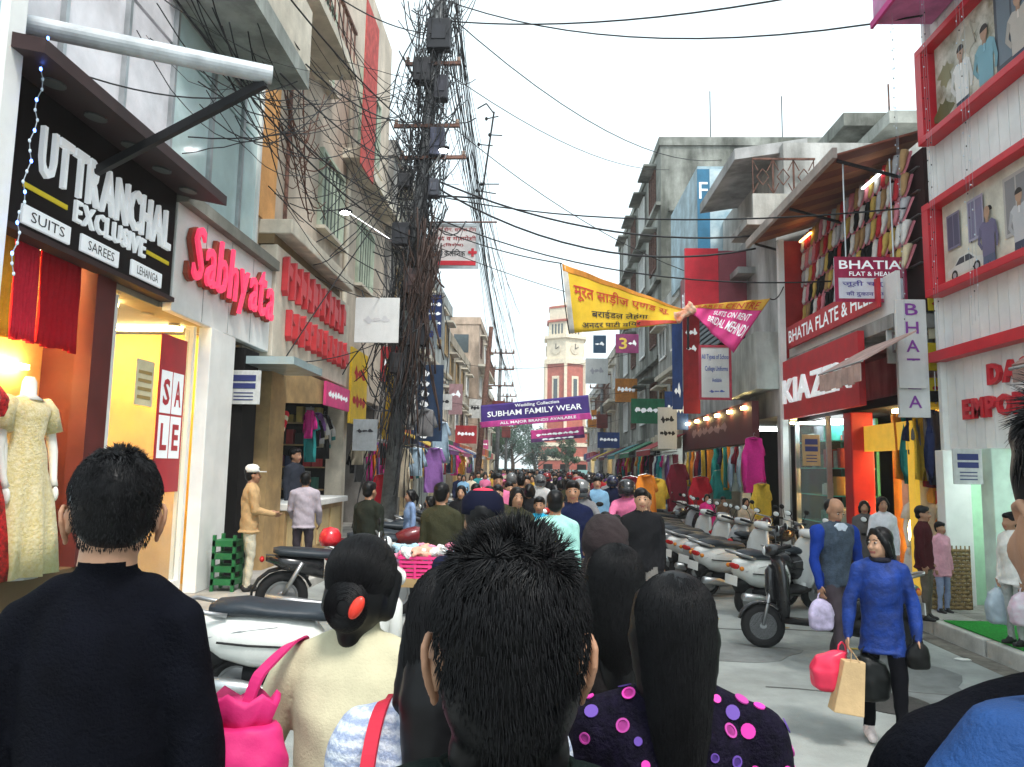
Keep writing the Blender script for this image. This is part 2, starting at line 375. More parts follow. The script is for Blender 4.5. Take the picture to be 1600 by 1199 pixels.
# hanging fabric lengths in the display and mannequins
def drape(name, label, cat, x, y0, y1, z0, z1, m, group=None, folds=7, amp=.03):
    q = MB(); n = 28; rows = 8; R = []
    for k in range(rows+1):
        z = z1+(z0-z1)*k/rows; sp = 1+.04*math.sin(k*.8)
        f = []; bk = []
        for i in range(n+1):
            u = i/n; yy = (y0+y1)/2+(u-.5)*(y1-y0)*sp
            dx = amp*math.sin(u*folds*2*math.pi+k*.25)*(.5+.5*k/rows)
            f.append((x+dx, yy, z+.012*math.sin(u*9+k))); bk.append((x+dx-.012, yy, z+.012*math.sin(u*9+k)))
        R.append(f+bk[::-1])
    q.rings(R); return solo(q, name, m, label, cat, group, smooth=True)
for (a, b, c, nm) in ((5.66,6.28,(.85,.36,.03),'orange'),(6.30,6.62,(.70,.03,.06),'bright red'),(6.66,7.25,(.42,.01,.02),'deep crimson')):
    drape('hanging_fabric', '%s fabric length hanging at the top of the lit display window' % nm, 'fabric', -4.72, a, b, 2.92, 3.9, cmat(c))
M_SKINW = mat('mannequin_white', (.80,.79,.74), .35, var=.03)
def mannequin(loc, rz, dress, label, gown=True, hgt=1.0, group=None, head=True, loop=None):
    t = thing('mannequin', label, 'mannequin', loc, rz, group, world=False)
    b = MB(); b.lathe([(.11,1.32),(.055,1.36),(.05,1.46),(.03,1.5)] if not head else [(.11,1.30),(.05,1.37),(.048,1.45),(.055,1.48),(.075,1.54),(.085,1.6),(.08,1.66),(.05,1.71),(.0,1.72)], n=14)
    b.build('neck_and_head' if head else 'neck', M_SKINW, t, smooth=True)
    for sx in (-1, 1):
        a = MB(); a.tube([(sx*.2,0,1.27),(sx*.24,.01,1.1),(sx*.27,.03,.93),(sx*.25,.07,.72),(sx*.24,.09,.66)], [.045,.042,.036,.026,.028], 10)
        a.ell((sx*.24,.1,.6), (.022,.03,.06), 8, 6); a.build('arm', M_SKINW, t, smooth=True)
    g = MB(); prof = [(.20,.33,0.),(.19,.31,.3),(.17,.28,.55),(.14,.2,.8),(.135,.185,.92),(.115,.145,1.03),(.13,.17,1.18),(.125,.205,1.26),(.08,.16,1.325),(.05,.07,1.35)]
    n = 36; R = []
    for ry, rx, z in prof:
        fold = .06*max(0, (.85-z))
        R.append([((rx+fold*math.sin(j*2*math.pi/n*9))*math.cos(2*math.pi*j/n), (ry+fold*math.sin(j*2*math.pi/n*9))*math.sin(2*math.pi*j/n), z*1.0) for j in range(n)])
    g.rings(R).build('dress', dress, t, smooth=True)
    for sx in (-1, 1):
        MB().tube([(sx*.16,0,1.31),(sx*.215,0,1.25),(sx*.255,.01,1.08)], [.06,.075,.085], 12).build('sleeve', dress, t, smooth=True)
    MB().lathe([(.17,-.02),(.17,.0),(.02,.01),(.015,.3)], n=16).build('stand', M_STEEL, t)
    t.scale = (hgt,)*3
    return t
M_GOLD = mat('gold_brocade', (.62,.50,.20), .5, var=.5, vscale=28, bump=.8, bscale=50, col2=(.75,.66,.42), sheen=.3)
mannequin((-4.70,6.62,.80), R_(-95), M_GOLD, 'headless mannequin in long gold brocade gown in the lit window', head=False, hgt=1.2)
mannequin((-4.75,6.02,.80), R_(-90), mat('red_sequin', (.55,.015,.02), .45, var=.5, vscale=30, bump=.6), 'headless mannequin in red sequinned gown beside the gold one', head=False, hgt=1.25)

# ---- Shop two: white fascia with pink-red script letters
t = thing('fashion_shop', 'shop with white fascia and yellow-lit glass front beside the dark brown suits shop', 'building', (-5.6,10.3,0))
MB().box(-8.5,-7.2,7.76,10.7,0,3.7).build('back_wall', M_YWALL, t)
MB().box(-7.2,-4.66,10.55,10.68,.115,3.7).build('side_wall', M_YWALL, t)
MB().box(-7.2,-4.66,7.76,7.80,.115,3.7).build('side_wall', M_YWALL, t)
MB().box(-8.5,-4.62,8.7,12.0,3.72,4.9).build('ceiling', mat('soffit', (.30,.27,.22), .7), t)
MB().box(-8.5,-4.66,7.76,8.7,3.72,3.97).build('ceiling', mat('soffit', (.30,.27,.22)), t); lamp_bar(t, -7,-5,8.3,8.45,3.66,3.71); lamp_bar(t, -7,-5,9.9,10.05,3.66,3.71)
fz = MB().box(-4.62,-4.5,8.72,12.0,3.68,5.06).build('fascia', M_WHITE, t, bevel=.01)
for k in range(1,4): MB().box(-4.503,-4.496,8.72+k*.82-.006,8.72+k*.82+.006,3.7,5.04).build('joint', M_STEEL, fz)
for k in range(4): ring_light(t, (-5.0+.0*k,9.1+k*.7,3.69), .08, mat('soffit_lens', (.3,.27,.22), .4))
MB().box(-4.62,-4.38,8.72,12.0,5.06,5.22).build('ledge', mat('grey_ledge', (.32,.31,.27), .8, grime=.5), t)
# glass front
MB().box(-4.75,-4.735,7.90,9.72,.3,3.62).build('glass_pane', M_GLASS, t)
MB().box(-4.80,-4.68,7.81,7.90,.115,3.68).build('door_frame', M_WHITE, t); MB().box(-4.80,-4.68,9.72,9.80,.115,3.68).build('door_frame', M_WHITE, t)
MB().box(-4.80,-4.68,7.90,9.72,.115,.3).build('door_sill', M_WHITE, t)
MB().box(-4.66,-4.48,9.82,10.18,.115,3.68).build('column', M_WHITE, t, bevel=.01)
MB().box(-4.66,-4.50,10.21,10.68,.115,3.68).build('column', M_WHITE, t, bevel=.01)
MB().box(-4.62,-4.55,10.178,10.212,.115,3.68).build('column_groove', M_BLACKM, t)
ps = MB().box(-4.732,-4.727,8.98,9.66,1.45,3.45).build('sale_poster', mat('poster_red', (.50,.03,.045), .5), t)
for ch, uy, uz in (('S',9.04,2.45),('A',9.34,2.45),('L',9.04,1.88),('E',9.34,1.88)):
    pl = MB().box(-4.727,-4.722,uy,uy+.27,uz,uz+.54).build('tile', M_LET, ps)
    lettering(pl, 'lettering', [(ch,.05,.22,.10,.44)], (-4.719,uy,uz), (0,1,0), (0,0,1), 1, mat('poster_red', (.50,.03,.045)), .03)
nb = MB().box(-4.732,-4.725,8.45,8.85,2.5,3.05).build('notice', mat('paper_cream', (.75,.68,.45), .7), t)
for k in range(4): MB().box(-4.724,-4.721,8.5,8.8,2.58+k*.1,2.62+k*.1).build('print_line', mat('brown_ink', (.4,.28,.1)), nb)
MB().box(-6.6,-5.6,8.9,9.6,.115,1.1).build('counter', M_WOOD, t)
# upper glazing
for k, (y0, y1) in enumerate(((8.72,9.75),(9.79,10.80),(10.84,11.5))):
    for j in range(2): MB().box(-4.72,-4.67,y0,y1,5.24+j*1.9,7.1+j*1.9).build('glass_panel', M_FACADE_GLASS, t)
    MB().box(-4.74,-4.62,y1-.02,y1+.06,5.22,9.2).build('mullion', M_WHITE if k == 2 else M_STEEL, t)
MB().box(-8.5,-4.76,8.7,11.6,5.22,12).build('upper_wall', mat('pale_room', (.6,.6,.62)), t)
MB().box(-4.76,-3.62,8.4,10.75,7.62,7.9).build('balcony_slab', mat('slab_grey', (.42,.45,.42), .9, var=.15, grime=.5), t)
MB().box(-3.70,-3.62,8.4,10.75,7.9,8.9).build('balcony_parapet', M_CREAM, t)
s = thing('script_sign', 'pink-red raised script letters reading Sabhyata on white fascia', 'sign', (-4.5,10.4,4.1))
M_PINKL = mat('pink_letter', (.86,.05,.13), .4, var=.06, emit=.28); M_PSHADOW = mat('letter_shadow', (.30,.06,.03), .6)  # front letters carry an added faint glow that brightens their pink
letters3d(s, 'Sabhyata', (-4.40,8.95,4.15), (0,1,0), (0,0,1), 2.85, .72, M_PINKL, .04, .006, .14, shear=.12)
letters3d(s, 'Sabhyata', (-4.49,8.92,4.13), (0,1,0), (0,0,1), 2.9, .74, M_PSHADOW, .06, .016, .125, shear=.12)  # slightly larger brown copy behind, painted as the shadow of the front letters
mannequin((-5.5,8.45,.12), R_(-90), cmat((.85,.82,.75)), 'white headed mannequin in cream dress behind the yellow-lit glass front')
mannequin((-5.9,9.15,.12), R_(-60), cmat((.03,.03,.03)), 'white headed mannequin in black dress deeper inside the yellow-lit shop')
# hanging notice board
def notice(loc, label, w=.5, h=.55, normal='-Y', paper=(.80,.82,.82), group=None):
    t = thing('notice_board', label, 'notice', loc)
    x, y, z = loc
    b = MB().box(x-w/2,x+w/2,y-.015,y+.015,z,z+h).build('board', cmat(paper,'paint'), t, bevel=.006)
    mI = mat('navy_ink', (.03,.04,.16), .6, var=0)
    MB().box(x-w*.36,x+w*.36,y-.02,y-.0155,z+h*.68,z+h*.86).build('printed_band', mI, b); MB().box(x-w*.36,x+w*.36,y-.02,y-.0155,z+h*.46,z+h*.62).build('printed_band', mI, b)
    for k in range(3): MB().box(x-w*.3,x+w*.3,y-.02,y-.0155,z+h*(.12+.1*k),z+h*(.15+.1*k)).build('print_line', mI, b)
    return t
p = PY(380,632,11.0); notice((p.x,11.0,p.z), 'white notice board with navy bands hanging by the white column', .50, .52)

# ---- Shop three: tan counter shop, red letter rows, beige upper floors
M_BEIGE = mat('beige_render', (.66,.56,.46), .9, var=.12, vscale=1.2, bump=.2, bscale=20, grime=.35)
M_PEACH = mat('peach_wall', (.70,.36,.13), .85, var=.12, grime=.15)
t = thing('corner_building', 'beige rendered building with barred windows above the tan counter shop', 'building', (-5.5,16.5,0))
MB().box(-9,-4.78,11.6,22,3.6,15).build('upper_wall', M_BEIGE, t)
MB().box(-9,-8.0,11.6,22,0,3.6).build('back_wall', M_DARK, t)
MB().box(-4.80,-4.74,11.62,12.6,6.0,9.4).build('peach_panel', M_PEACH, t)
MB().box(-4.78,-4.2,12.0,16.2,5.72,5.98).build('ledge', M_CREAM, t, bevel=.02)
MB().box(-4.78,-4.5,12.0,16.2,5.55,5.72).build('ledge_step', mat('brown_soffit', (.20,.14,.07), .8), t)
MB().box(-8,-4.5,11.05,11.62,.115,3.6).build('dark_doorway', M_DARK, t)
MB().box(-4.9,-4.42,12.02,12.75,.115,3.5).build('pier', M_WOOD, t)
MB().box(-8,-4.6,12.0,17.6,3.3,3.6).build('ceiling', M_WHITE, t)
MB().hexa([Vector(p) for p in ((-4.75,12.76,2.9),(-4.45,12.76,2.9),(-4.45,16.0,3.15),(-4.75,16.0,3.15),(-4.75,12.76,3.55),(-4.45,12.76,3.55),(-4.45,16.0,3.55),(-4.75,16.0,3.55))]).build('brown_beam', M_WOOD, t)
MB().box(-5.0,-4.6,17.4,17.7,.115,3.6).build('pier', M_CREAM, t); MB().box(-8,-5.0,17.45,17.65,.115,3.3).build('shelf_wall', M_DARK, t)
for j in range(5):
    sh = MB().box(-7.9,-5.02,17.2,17.44,.7+j*.52,.73+j*.52).build('shelf', M_WOOD, t)
    for i in range(13): MB().box(-7.85+i*.215,-7.85+i*.215+random.uniform(.12,.2),17.22,17.42,.732+j*.52,.732+j*.52+random.uniform(.15,.42)).build('boxed_goods', cmat(random.choice([(.5,.04,.05),(.6,.45,.1),(.03,.05,.15),(.5,.5,.48),(.02,.02,.02),(.3,.08,.2),(.05,.2,.15)]),'paint'), sh)
MB().box(-4.6,-3.75,11.1,12.6,3.36,3.48).build('glass_canopy', mat('canopy_glass', (.35,.45,.47), .2, var=.1, spec=.7), t)
lamp_bar(t, -6.5,-5.2,13.4,13.47,3.25,3.30, M_COOL)
def barred_window(parent, X, y0, y1, z0, z1, side=1, bars=6, fm=None, shut=None):
    fm = fm or mat('shutter_green', (.50,.58,.46), .7, var=.15, grime=.3)
    w = MB().box(X, X+side*.02, y0, y1, z0, z1).build('window', M_PANE, parent)
    f = MB(); e = side*.09
    f.box(X,X+e,y0-.07,y0,z0-.07,z1+.07).box(X,X+e,y1,y1+.07,z0-.07,z1+.07).box(X,X+e*.98,y0,y1,z0-.07,z0).box(X,X+e*.98,y0,y1,z1,z1+.07)
    f.build('frame', fm, w)
    for k in range(bars): yy = y0+(k+.5)*(y1-y0)/bars; MB().box(X+side*.025,X+side*.06,yy-.02,yy+.02,z0,z1).build('bar', fm, w)
    MB().box(X,X+side*.2,y0-.1,y1+.1,z0-.15,z0-.075).build('sill', M_CREAM, w)
    return w
barred_window(t, -4.78, 15.2, 16.9, 7.0, 8.6); barred_window(t, -4.78, 18.3, 20.4, 10.2, 12.2); barred_window(t, -4.78, 18.6, 20.2, 6.6, 8.2); barred_window(t, -4.78, 14.4, 15.6, 10.2, 12.0)
MB().box(-4.78,-4.3,16.9,22,9.2,9.45).build('balcony_slab', M_CREAM, t)
MB().box(-4.78,-3.9,11.7,14.6,9.9,10.1).build('balcony_slab', M_CREAM, t)
for k in range(10): MB().box(-3.97,-3.94,11.8+k*.3,11.83+k*.3,10.1,10.9).build('baluster', M_RUST, t)
MB().box(-3.99,-3.92,11.7,14.6,10.9,10.96).build('handrail', M_RUST, t)
MB().cyl((-4.70,17.3,3.6),(-4.70,17.3,12),.06,n=10).build('drainpipe', M_CREAM, t)
MB().cyl((-4.70,13.0,6.0),(-4.70,13.0,12),.04,n=8).build('drainpipe', M_RUST, t)
# fascia of the third shop with two rows of raised red letters
s = thing('shop_sign', 'cream fascia with two rows of red raised letters above the tan counter', 'sign', (-4.5,14.8,3.6))
MB().box(-4.75,-4.45,12.03,16.9,3.62,5.54).build('board', mat('fascia_cream', (.70,.63,.52), .7, var=.1, grime=.25), s, bevel=.01)
M_RL = mat('red_letter', (.62,.05,.06), .45, var=.1)
rr_ = random.Random(5)      # the two rows cannot be read in the photograph: raised upright strokes without characters
for z0, h0, y0, n_ in ((4.72,.70,12.3,11),(3.98,.58,12.6,11)):
    for k in range(n_):
        yy = y0+k*.37; w = rr_.uniform(.10,.2); a, b, c = rr_.uniform(0,.12), rr_.uniform(.5,.8), rr_.uniform(.15,.4)
        poly = [(0,a),(w*.45,0),(w*.5,c),(w*1.5,c*.8),(w*1.6,h0*b),(w*.6,h0*(b+.1)),(w*.5,h0*rr_.uniform(.9,1.05)),(0,h0*.95)]
        MB().prism(poly, .11, Matrix(((0,0,1),(1,0,0),(0,1,0))), (-4.39,yy,z0)).build('letter_stroke', M_RL, s)
def board(name, label, X0, X1, Y, z0, z1, m, lines=(), ink=None, thick=.04, group=None, border=None, bold=.015, norm=-1, cat='sign'):
    """sign facing the camera (normal -Y) at depth Y; lines as fractions (text, x0, x1, y0, y1)"""
    t = thing(name, label, cat, ((X0+X1)/2, Y, z0), group=group)
    w, h = X1-X0, z1-z0
    b = MB().box(X0,X1,Y,Y+thick,z0,z1).build('panel', m, t, bevel=.004)
    if border:
        f = MB(); e = .05*min(w,h)+.01
        f.box(X0-.01,X0+e,Y-.012,Y-.002,z0-.01,z1+.01).box(X1-e,X1+.01,Y-.012,Y-.002,z0-.01,z1+.01).box(X0+e,X1-e,Y-.0119,Y-.0021,z0-.01,z0+e).box(X0+e,X1-e,Y-.0119,Y-.0021,z1-e,z1+.01)
        f.build('frame', border, t)
    for l in lines:
        s_, x0, x1, y0, y1 = l[:5]; k = l[5] if len(l) > 5 else ink
        lettering(b, 'lettering', [(s_, x0*w, x1*w, y0*h, y1*h)], (X0, Y-.005, z0), (1,0,0), (0,0,1), 1, k, bold)
    return t
def wallboard(name, label, X, side, y0, y1, z0, z1, m, lines=(), ink=None, thick=.06, group=None, border=None, bold=.015, depth=0., cat='sign'):
    """sign flat on a street wall; side=+1: left wall (normal +X), -1: right wall (normal -X)"""
    t = thing(name, label, cat, (X, (y0+y1)/2, z0), group=group)
    w, h = y1-y0, z1-z0; Xo = X+side*thick
    b = MB().box(X,Xo,y0,y1,z0,z1).build('panel', m, t, bevel=.004)
    if border:
        f = MB(); e = .07; x1_, x2_ = Xo, Xo+side*.05
        f.box(x1_,x2_,y0-.03,y0+e,z0-.03,z1+.03).box(x1_,x2_,y1-e,y1+.03,z0-.03,z1+.03).box(x1_,x2_*.999+x1_*.001,y0+e,y1-e,z0-.03,z0+e).box(x1_,x2_*.999+x1_*.001,y0+e,y1-e,z1-e,z1+.03)
        f.build('frame', border, t)
    o = (Xo+side*.005, y0 if side > 0 else y1, z0); ux = (0,side,0)
    for l in lines:
        s_, x0, x1, yy0, yy1 = l[:5]; k = l[5] if len(l) > 5 else ink
        if depth > 0: letters3d(t, s_, Vector(o)+Vector(ux)*(x0*w)+Vector((0,0,yy0*h)), ux, (0,0,1), (x1-x0)*w, (yy1-yy0)*h, k, depth, bold, .1)
        else: lettering(b, 'lettering', [(s_, x0*w, x1*w, yy0*h, yy1*h)], o, ux, (0,0,1), 1, k, bold)
    return t
M_PAPER = mat('sign_white', (.76,.78,.78), .6, var=.06, grime=.2)
wallboard('shop_sign', 'small bright pink sign strip below red-lettered fascia', -4.42, 1, 15.0, 16.9, 3.05, 3.55, mat('pink_panel', (.75,.06,.24), .5), [('~~~~~~~',.08,.9,.3,.7)], M_LET)
wallboard('shop_sign', 'tall yellow sign board past the pink strip by the pole', -4.42, 1, 17.0, 18.6, 2.8, 4.6, mat('yellow_panel', (.80,.52,.02), .55), [('~~~',.15,.85,.55,.8),('~~~~',.1,.9,.2,.42)], cmat((.5,.02,.02),'ink'))
wallboard('hanging_banner', 'long faded red vertical banner hung on beige upper wall', -4.2, 1, 16.3, 17.6, 8.8, 12.9, mat('faded_red', (.50,.085,.075), .9, var=.25, vscale=5), thick=.03, cat='banner')
# counter, goods and garland
t = thing('shop_counter', 'tan counter with white top at the open shop', 'counter', (-4.5,14.3,0.115))
MB().box(-4.95,-4.35,12.8,16.6,.115,1.02).build('front', M_WOOD, t, bevel=.01); MB().box(-5.02,-4.25,12.78,16.7,1.02,1.14).build('top', M_WHITE, t, bevel=.015)
for k in range(4): MB().box(-4.35,-4.335,12.95+k*.9,13.7+k*.9,.25,.92).build('inset_panel', mat('tan_light', (.52,.40,.2), .6), t)
t = thing('stool', 'green plastic crate stool beside the white column', 'stool', (-4.2,10.15,.115))
for k in range(4): MB().box(-4.36,-4.04,9.98,10.3,.2+k*.17,.28+k*.17).build('slat', mat('green_plastic', (.02,.16,.05), .5), t)
for sx in (-4.36,-4.08):
    for sy in (9.98,10.26): MB().box(sx,sx+.04,sy,sy+.04,.115,.86).build('leg', mat('green_plastic', (.02,.16,.05)), t)
solo(MB().box(-4.25,-3.52,6.2,8.6,.118,.128), 'mat', mat('green_mat', (.03,.30,.14), .95, var=.2, vscale=30, bump=.6, bscale=200), 'green carpet mat on the pavement by the white column', 'mat')
# ---- further left: row of buildings
def row_building(name, label, side, X, y0, y1, h, wm, floors=3, nwin=3, sm=None, parapet=True, wins=True, depth=7, gf=3.1, balc=False, endw=0):
    t = thing(name, label, 'building', (X-side*depth/2, (y0+y1)/2, 0))
    b = X-side*depth
    MB().box(b, X, y0, y1, gf, h).build('wall', wm, t)
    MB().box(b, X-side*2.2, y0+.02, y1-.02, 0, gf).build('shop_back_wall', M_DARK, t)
    n = max(1, round((y1-y0)/3.5))
    for k in range(n+1):
        yy = y0+.02+k*(y1-y0-.32)/n; MB().box(X-side*2.2, X-side*.03, yy, yy+.28, 0, gf).build('pier', wm, t)
    for k in range(n):
        yy = y0+.4+k*(y1-y0-.3)/n; w = (y1-y0)/n-.6
        MB().box(X-side*.02, X+side*.35, yy, yy+w, gf-.55, gf-.05).build('fascia', random.choice([cmat(c,'paint') for c in ((.5,.05,.05),(.6,.55,.4),(.05,.1,.3),(.55,.12,.02),(.03,.2,.12),(.4,.02,.2))]), t)
        lamp_bar(t, X-side*1.4, X-side*1.2, yy+.2, yy+w-.2, gf-.09, gf-.04, M_WARM if k % 2 else M_COOL)
    fh = (h-gf)/floors
    for f in range(floors):
        z = gf+f*fh
        MB().box(X-side*.02, X+side*(.55 if balc and f else .16), y0, y1, z-.09, z+.06).build('floor_slab', M_CREAM, t)
        if balc and f:
            for q in range(int((y1-y0)/.45)): MB().box(X+side*.48,X+side*.51,y0+.1+q*.45,y0+.13+q*.45,z+.06,z+.95).build('baluster', M_RUST, t)
            MB().box(X+side*.46,X+side*.53,y0,y1,z+.95,z+1.0).build('handrail', M_RUST, t)
        if not wins: continue
        for k in range(nwin):
            ww = (y1-y0)/nwin; c = y0+(k+.5)*ww; hw = min(.65, ww*.3)
            w = MB().box(X, X+side*.015, c-hw, c+hw, z+fh*.3, z+fh*.76).build('window', M_PANE, t)
            fr = MB(); e = side*.07
            for s_ in (-1,0,1): fr.box(X+side*.016, X+e, c+s_*hw-.035, c+s_*hw+.035, z+fh*.3, z+fh*.76)
            fr.box(X+side*.0165, X+e*.95, c-hw, c+hw, z+fh*.3-.04, z+fh*.3+.03).box(X+side*.0165, X+e*.95, c-hw, c+hw, z+fh*.76-.03, z+fh*.76+.04)
            fr.build('frame', random.choice([M_WHITE, M_RUST, M_CREAM, M_WOOD]), w)
            MB().box(X,X+side*.4,c-hw-.12,c+hw+.12,z+fh*.78,z+fh*.81).build('sunshade', M_CREAM, w)
        if endw:
            for k in range(endw):
                c = X-side*(1.2+k*2.2); MB().box(c-.5,c+.5,y0-.02,y0,z+fh*.3,z+fh*.75).build('window', M_PANE, t)
    if parapet: MB().box(b, X+side*.1, y0-.05, y1, h, h+.5).build('parapet', wm, t)
    return t
W = lambda c: cmat(c, 'wall')
row_building('terrace_building', 'grey-rendered building with balconies behind the cable-laden pole', 1, -4.6, 22.05, 28, 11.5, W((.42,.40,.38)), 3, 2, balc=True)
row_building('terrace_building', 'pale blue-white building beyond the cable-laden pole', 1, -4.5, 28.05, 37, 9.4, W((.55,.58,.58)), 2, 3)
row_building('terrace_building', 'low buff building before the brown far corner block', 1, -4.6, 37.05, 49, 8.2, W((.52,.44,.34)), 2, 4, endw=1)
row_building('terrace_building', 'brown and beige block with flat roof on the far left corner', 1, -4.0, 49.05, 60, 11.4, W((.55,.42,.33)), 3, 3, endw=2, balc=True)
row_building('terrace_building', 'distant cream block near the trees on the left side', 1, -4.6, 60.05, 76, 8.5, W((.6,.55,.48)), 2, 4, endw=1)
row_building('terrace_building', 'farthest low grey block on the left side of street', 1, -5.2, 76.05, 92, 7, W((.45,.45,.44)), 2, 4, endw=1)
# ================================================================== right side
M_CLAD = mat('white_cladding', (.86,.88,.88), .5, var=.05, grime=.12)
M_REDF = mat('red_frame', (.60,.025,.04), .4, var=.1)
t = thing('clad_shop_building', 'white plank-clad shop building with red framed billboards', 'building', (6.8,7.2,0))
MB().box(5.66,11,1.0,10.2,2.2,12).build('wall', M_CLAD, t)
k = 0; y = 1.0
while y < 10.15:
    MB().box(5.60,5.66,y,y+.19,2.17,9.5).build('plank', M_CLAD, t); y += .2
MB().box(5.52,5.62,10.2,10.28,.15,9.5).build('corner_trim', M_WHITE, t)
MB().box(5.40,5.75,10.02,10.22,.15,2.17).build('column', M_WHITE, t, bevel=.01)
MB().box(5.45,5.75,9.05,9.3,.15,2.17).build('column', mat('mint_white', (.62,.80,.68), .5), t, bevel=.01)
MB().box(7.2,7.3,1.0,10.2,.15,2.2).build('back_wall', mat('mint_wall', (.45,.74,.50), .7), t)
MB().box(5.7,7.2,10.1,10.19,.15,2.2).build('side_wall', mat('mint_wall', (.45,.74,.50)), t)
lamp_bar(t, 6.0,7.0,8.2,8.35,2.12,2.17, M_COOL); lamp_bar(t, 6.0,7.0,9.5,9.62,2.12,2.17, M_COOL)
MB().box(6.2,7.1,8.6,9.9,.15,1.0).build('counter', M_DARK, t)
MB().box(5.42,5.60,1.0,10.3,3.38,3.52).build('red_ledge', M_REDF, t)
def billboard(label, z0, z1, bgc, figs):
    b = thing('billboard', label, 'billboard', (5.5,8,z0))
    MB().box(5.54,5.595,5.0,10.0,z0+.1,z1-.1).build('poster', bgc, b)
    MB().box(5.38,5.598,4.8,10.24,z0,z0+.10).build('frame_rail', M_REDF, b, bevel=.01); MB().box(5.38,5.598,4.8,10.24,z1-.10,z1).build('frame_rail', M_REDF, b, bevel=.01)
    MB().box(5.382,5.596,10.08,10.238,z0+.1,z1-.1).build('frame_side', M_REDF, b); MB().box(5.382,5.596,4.8,5.0,z0+.1,z1-.1).build('frame_side', M_REDF, b)
    po = b.children[0]
    M = Matrix(((0,0,-1),(-1,0,0),(0,1,0)))   # print lies in the sheet: local x -> -Y, y -> Z
    def ink(poly, c, yy, zz):
        FIG[0] += .0007; MB().prism(poly, .001, M, (5.5395-FIG[0] % .03, yy, zz)).build('printed_figure', cmat(c, 'ink'), po)
    def el(rx, ry, cx=0, cy=0, n=16, a0=0, a1=2*math.pi): return [(cx+rx*math.cos(a), cy+ry*math.sin(a)) for a in np.linspace(a0, a1, n, endpoint=(a1 < 6))]
    for kind, yy, zz, sc, c, *o in figs:
        if kind == 'man':
            sk = (.46,.28,.19); hr = (.03,.022,.02); l = o[0] if o else (.05,.06,.1)
            ink([(-.42*sc,-1.42*sc),(-.38*sc,-.9*sc),(.38*sc,-.9*sc),(.44*sc,-1.42*sc),(.04*sc,-1.42*sc),(0,-1.2*sc),(-.04*sc,-1.42*sc)], l, yy, zz)
            ink([(-.40*sc,-1.0*sc),(-.42*sc,-.3*sc),(-.55*sc,.28*sc),(-.3*sc,.46*sc),(0,.38*sc),(.3*sc,.46*sc),(.55*sc,.28*sc),(.42*sc,-.3*sc),(.40*sc,-1.0*sc)], c, yy, zz)
            ink([(-.55*sc,.3*sc),(-.72*sc,-.35*sc),(-.45*sc,-.72*sc),(-.36*sc,-.6*sc),(-.54*sc,-.32*sc),(-.40*sc,.1*sc)], tuple(x*.8 for x in c), yy, zz); ink([(.55*sc,.3*sc),(.70*sc,-.4*sc),(.62*sc,-.8*sc),(.5*sc,-.78*sc),(.52*sc,-.35*sc),(.40*sc,.1*sc)], tuple(x*.85 for x in c), yy, zz)
            ink([(-.1*sc,.36*sc),(.1*sc,.36*sc),(.1*sc,.6*sc),(-.1*sc,.6*sc)], tuple(x*.8 for x in sk), yy, zz); ink(el(.2*sc,.27*sc,0,.78*sc), sk, yy, zz); ink(el(.22*sc,.2*sc,0,.88*sc,12,-.1,3.3), hr, yy, zz)
            ink([(-.05*sc,.1*sc),(.05*sc,.1*sc),(.03*sc,.38*sc),(-.03*sc,.38*sc)], tuple(min(1,x*1.3+.05) for x in c), yy, zz)
        elif kind == 'car':
            ink([(-2*sc,-.4*sc),(-2.05*sc,.05*sc),(-1.3*sc,.22*sc),(-.7*sc,.72*sc),(.5*sc,.74*sc),(1.2*sc,.25*sc),(1.9*sc,.12*sc),(2.1*sc,-.4*sc)], c, yy, zz); ink([(-1.15*sc,.22*sc),(-.62*sc,.62*sc),(-.1*sc,.64*sc),(-.1*sc,.22*sc)], (.05,.055,.07), yy, zz); ink([(0,.22*sc),(0,.64*sc),(.45*sc,.64*sc),(1.0*sc,.22*sc)], (.05,.055,.07), yy, zz)
            for wx in (-1.25,1.25): ink(el(.36*sc,.36*sc,wx*sc,-.4*sc), (.02,.02,.022), yy, zz); ink(el(.2*sc,.2*sc,wx*sc,-.4*sc), (.4,.4,.42), yy, zz)
        elif kind == 'bush': ink([(sc*(1+.25*math.sin(5*a)+.15*math.sin(11*a))*math.cos(a), sc*(1+.2*math.sin(7*a))*math.sin(a)) for a in np.linspace(0,2*math.pi,40,endpoint=False)], c, yy, zz)
        else:
            ink([(-.5*sc,-.8*sc),(.5*sc,-.8*sc),(.5*sc,.8*sc),(-.5*sc,.8*sc)], c, yy, zz)
            if o: ink([(-.42*sc,-.7*sc),(-.03*sc,-.7*sc),(-.03*sc,.7*sc),(-.42*sc,.7*sc)], o[0], yy, zz); ink([(.03*sc,-.7*sc),(.42*sc,-.7*sc),(.42*sc,.7*sc),(.03*sc,.7*sc)], o[0], yy, zz)
    return b
FIG = [0.]
billboard('red framed billboard of two casual figures, above the showroom billboard', 6.48, 7.9, mat('poster_bg', (.72,.70,.62), .35, var=.4, vscale=3.5, col2=(.22,.20,.13)),
    [('bush',9.85,6.75,.22,(.14,.13,.05)),('bush',9.75,7.3,.16,(.3,.28,.16)),('rect',8.35,7.2,.62,(.08,.09,.11),(.16,.2,.24)),('bush',9.2,7.5,.2,(.5,.48,.4)),('man',9.38,7.12,.36,(.76,.76,.74)),('man',8.86,7.08,.36,(.20,.40,.48),(.3,.28,.25)),('man',8.2,7.1,.36,(.5,.45,.4))])
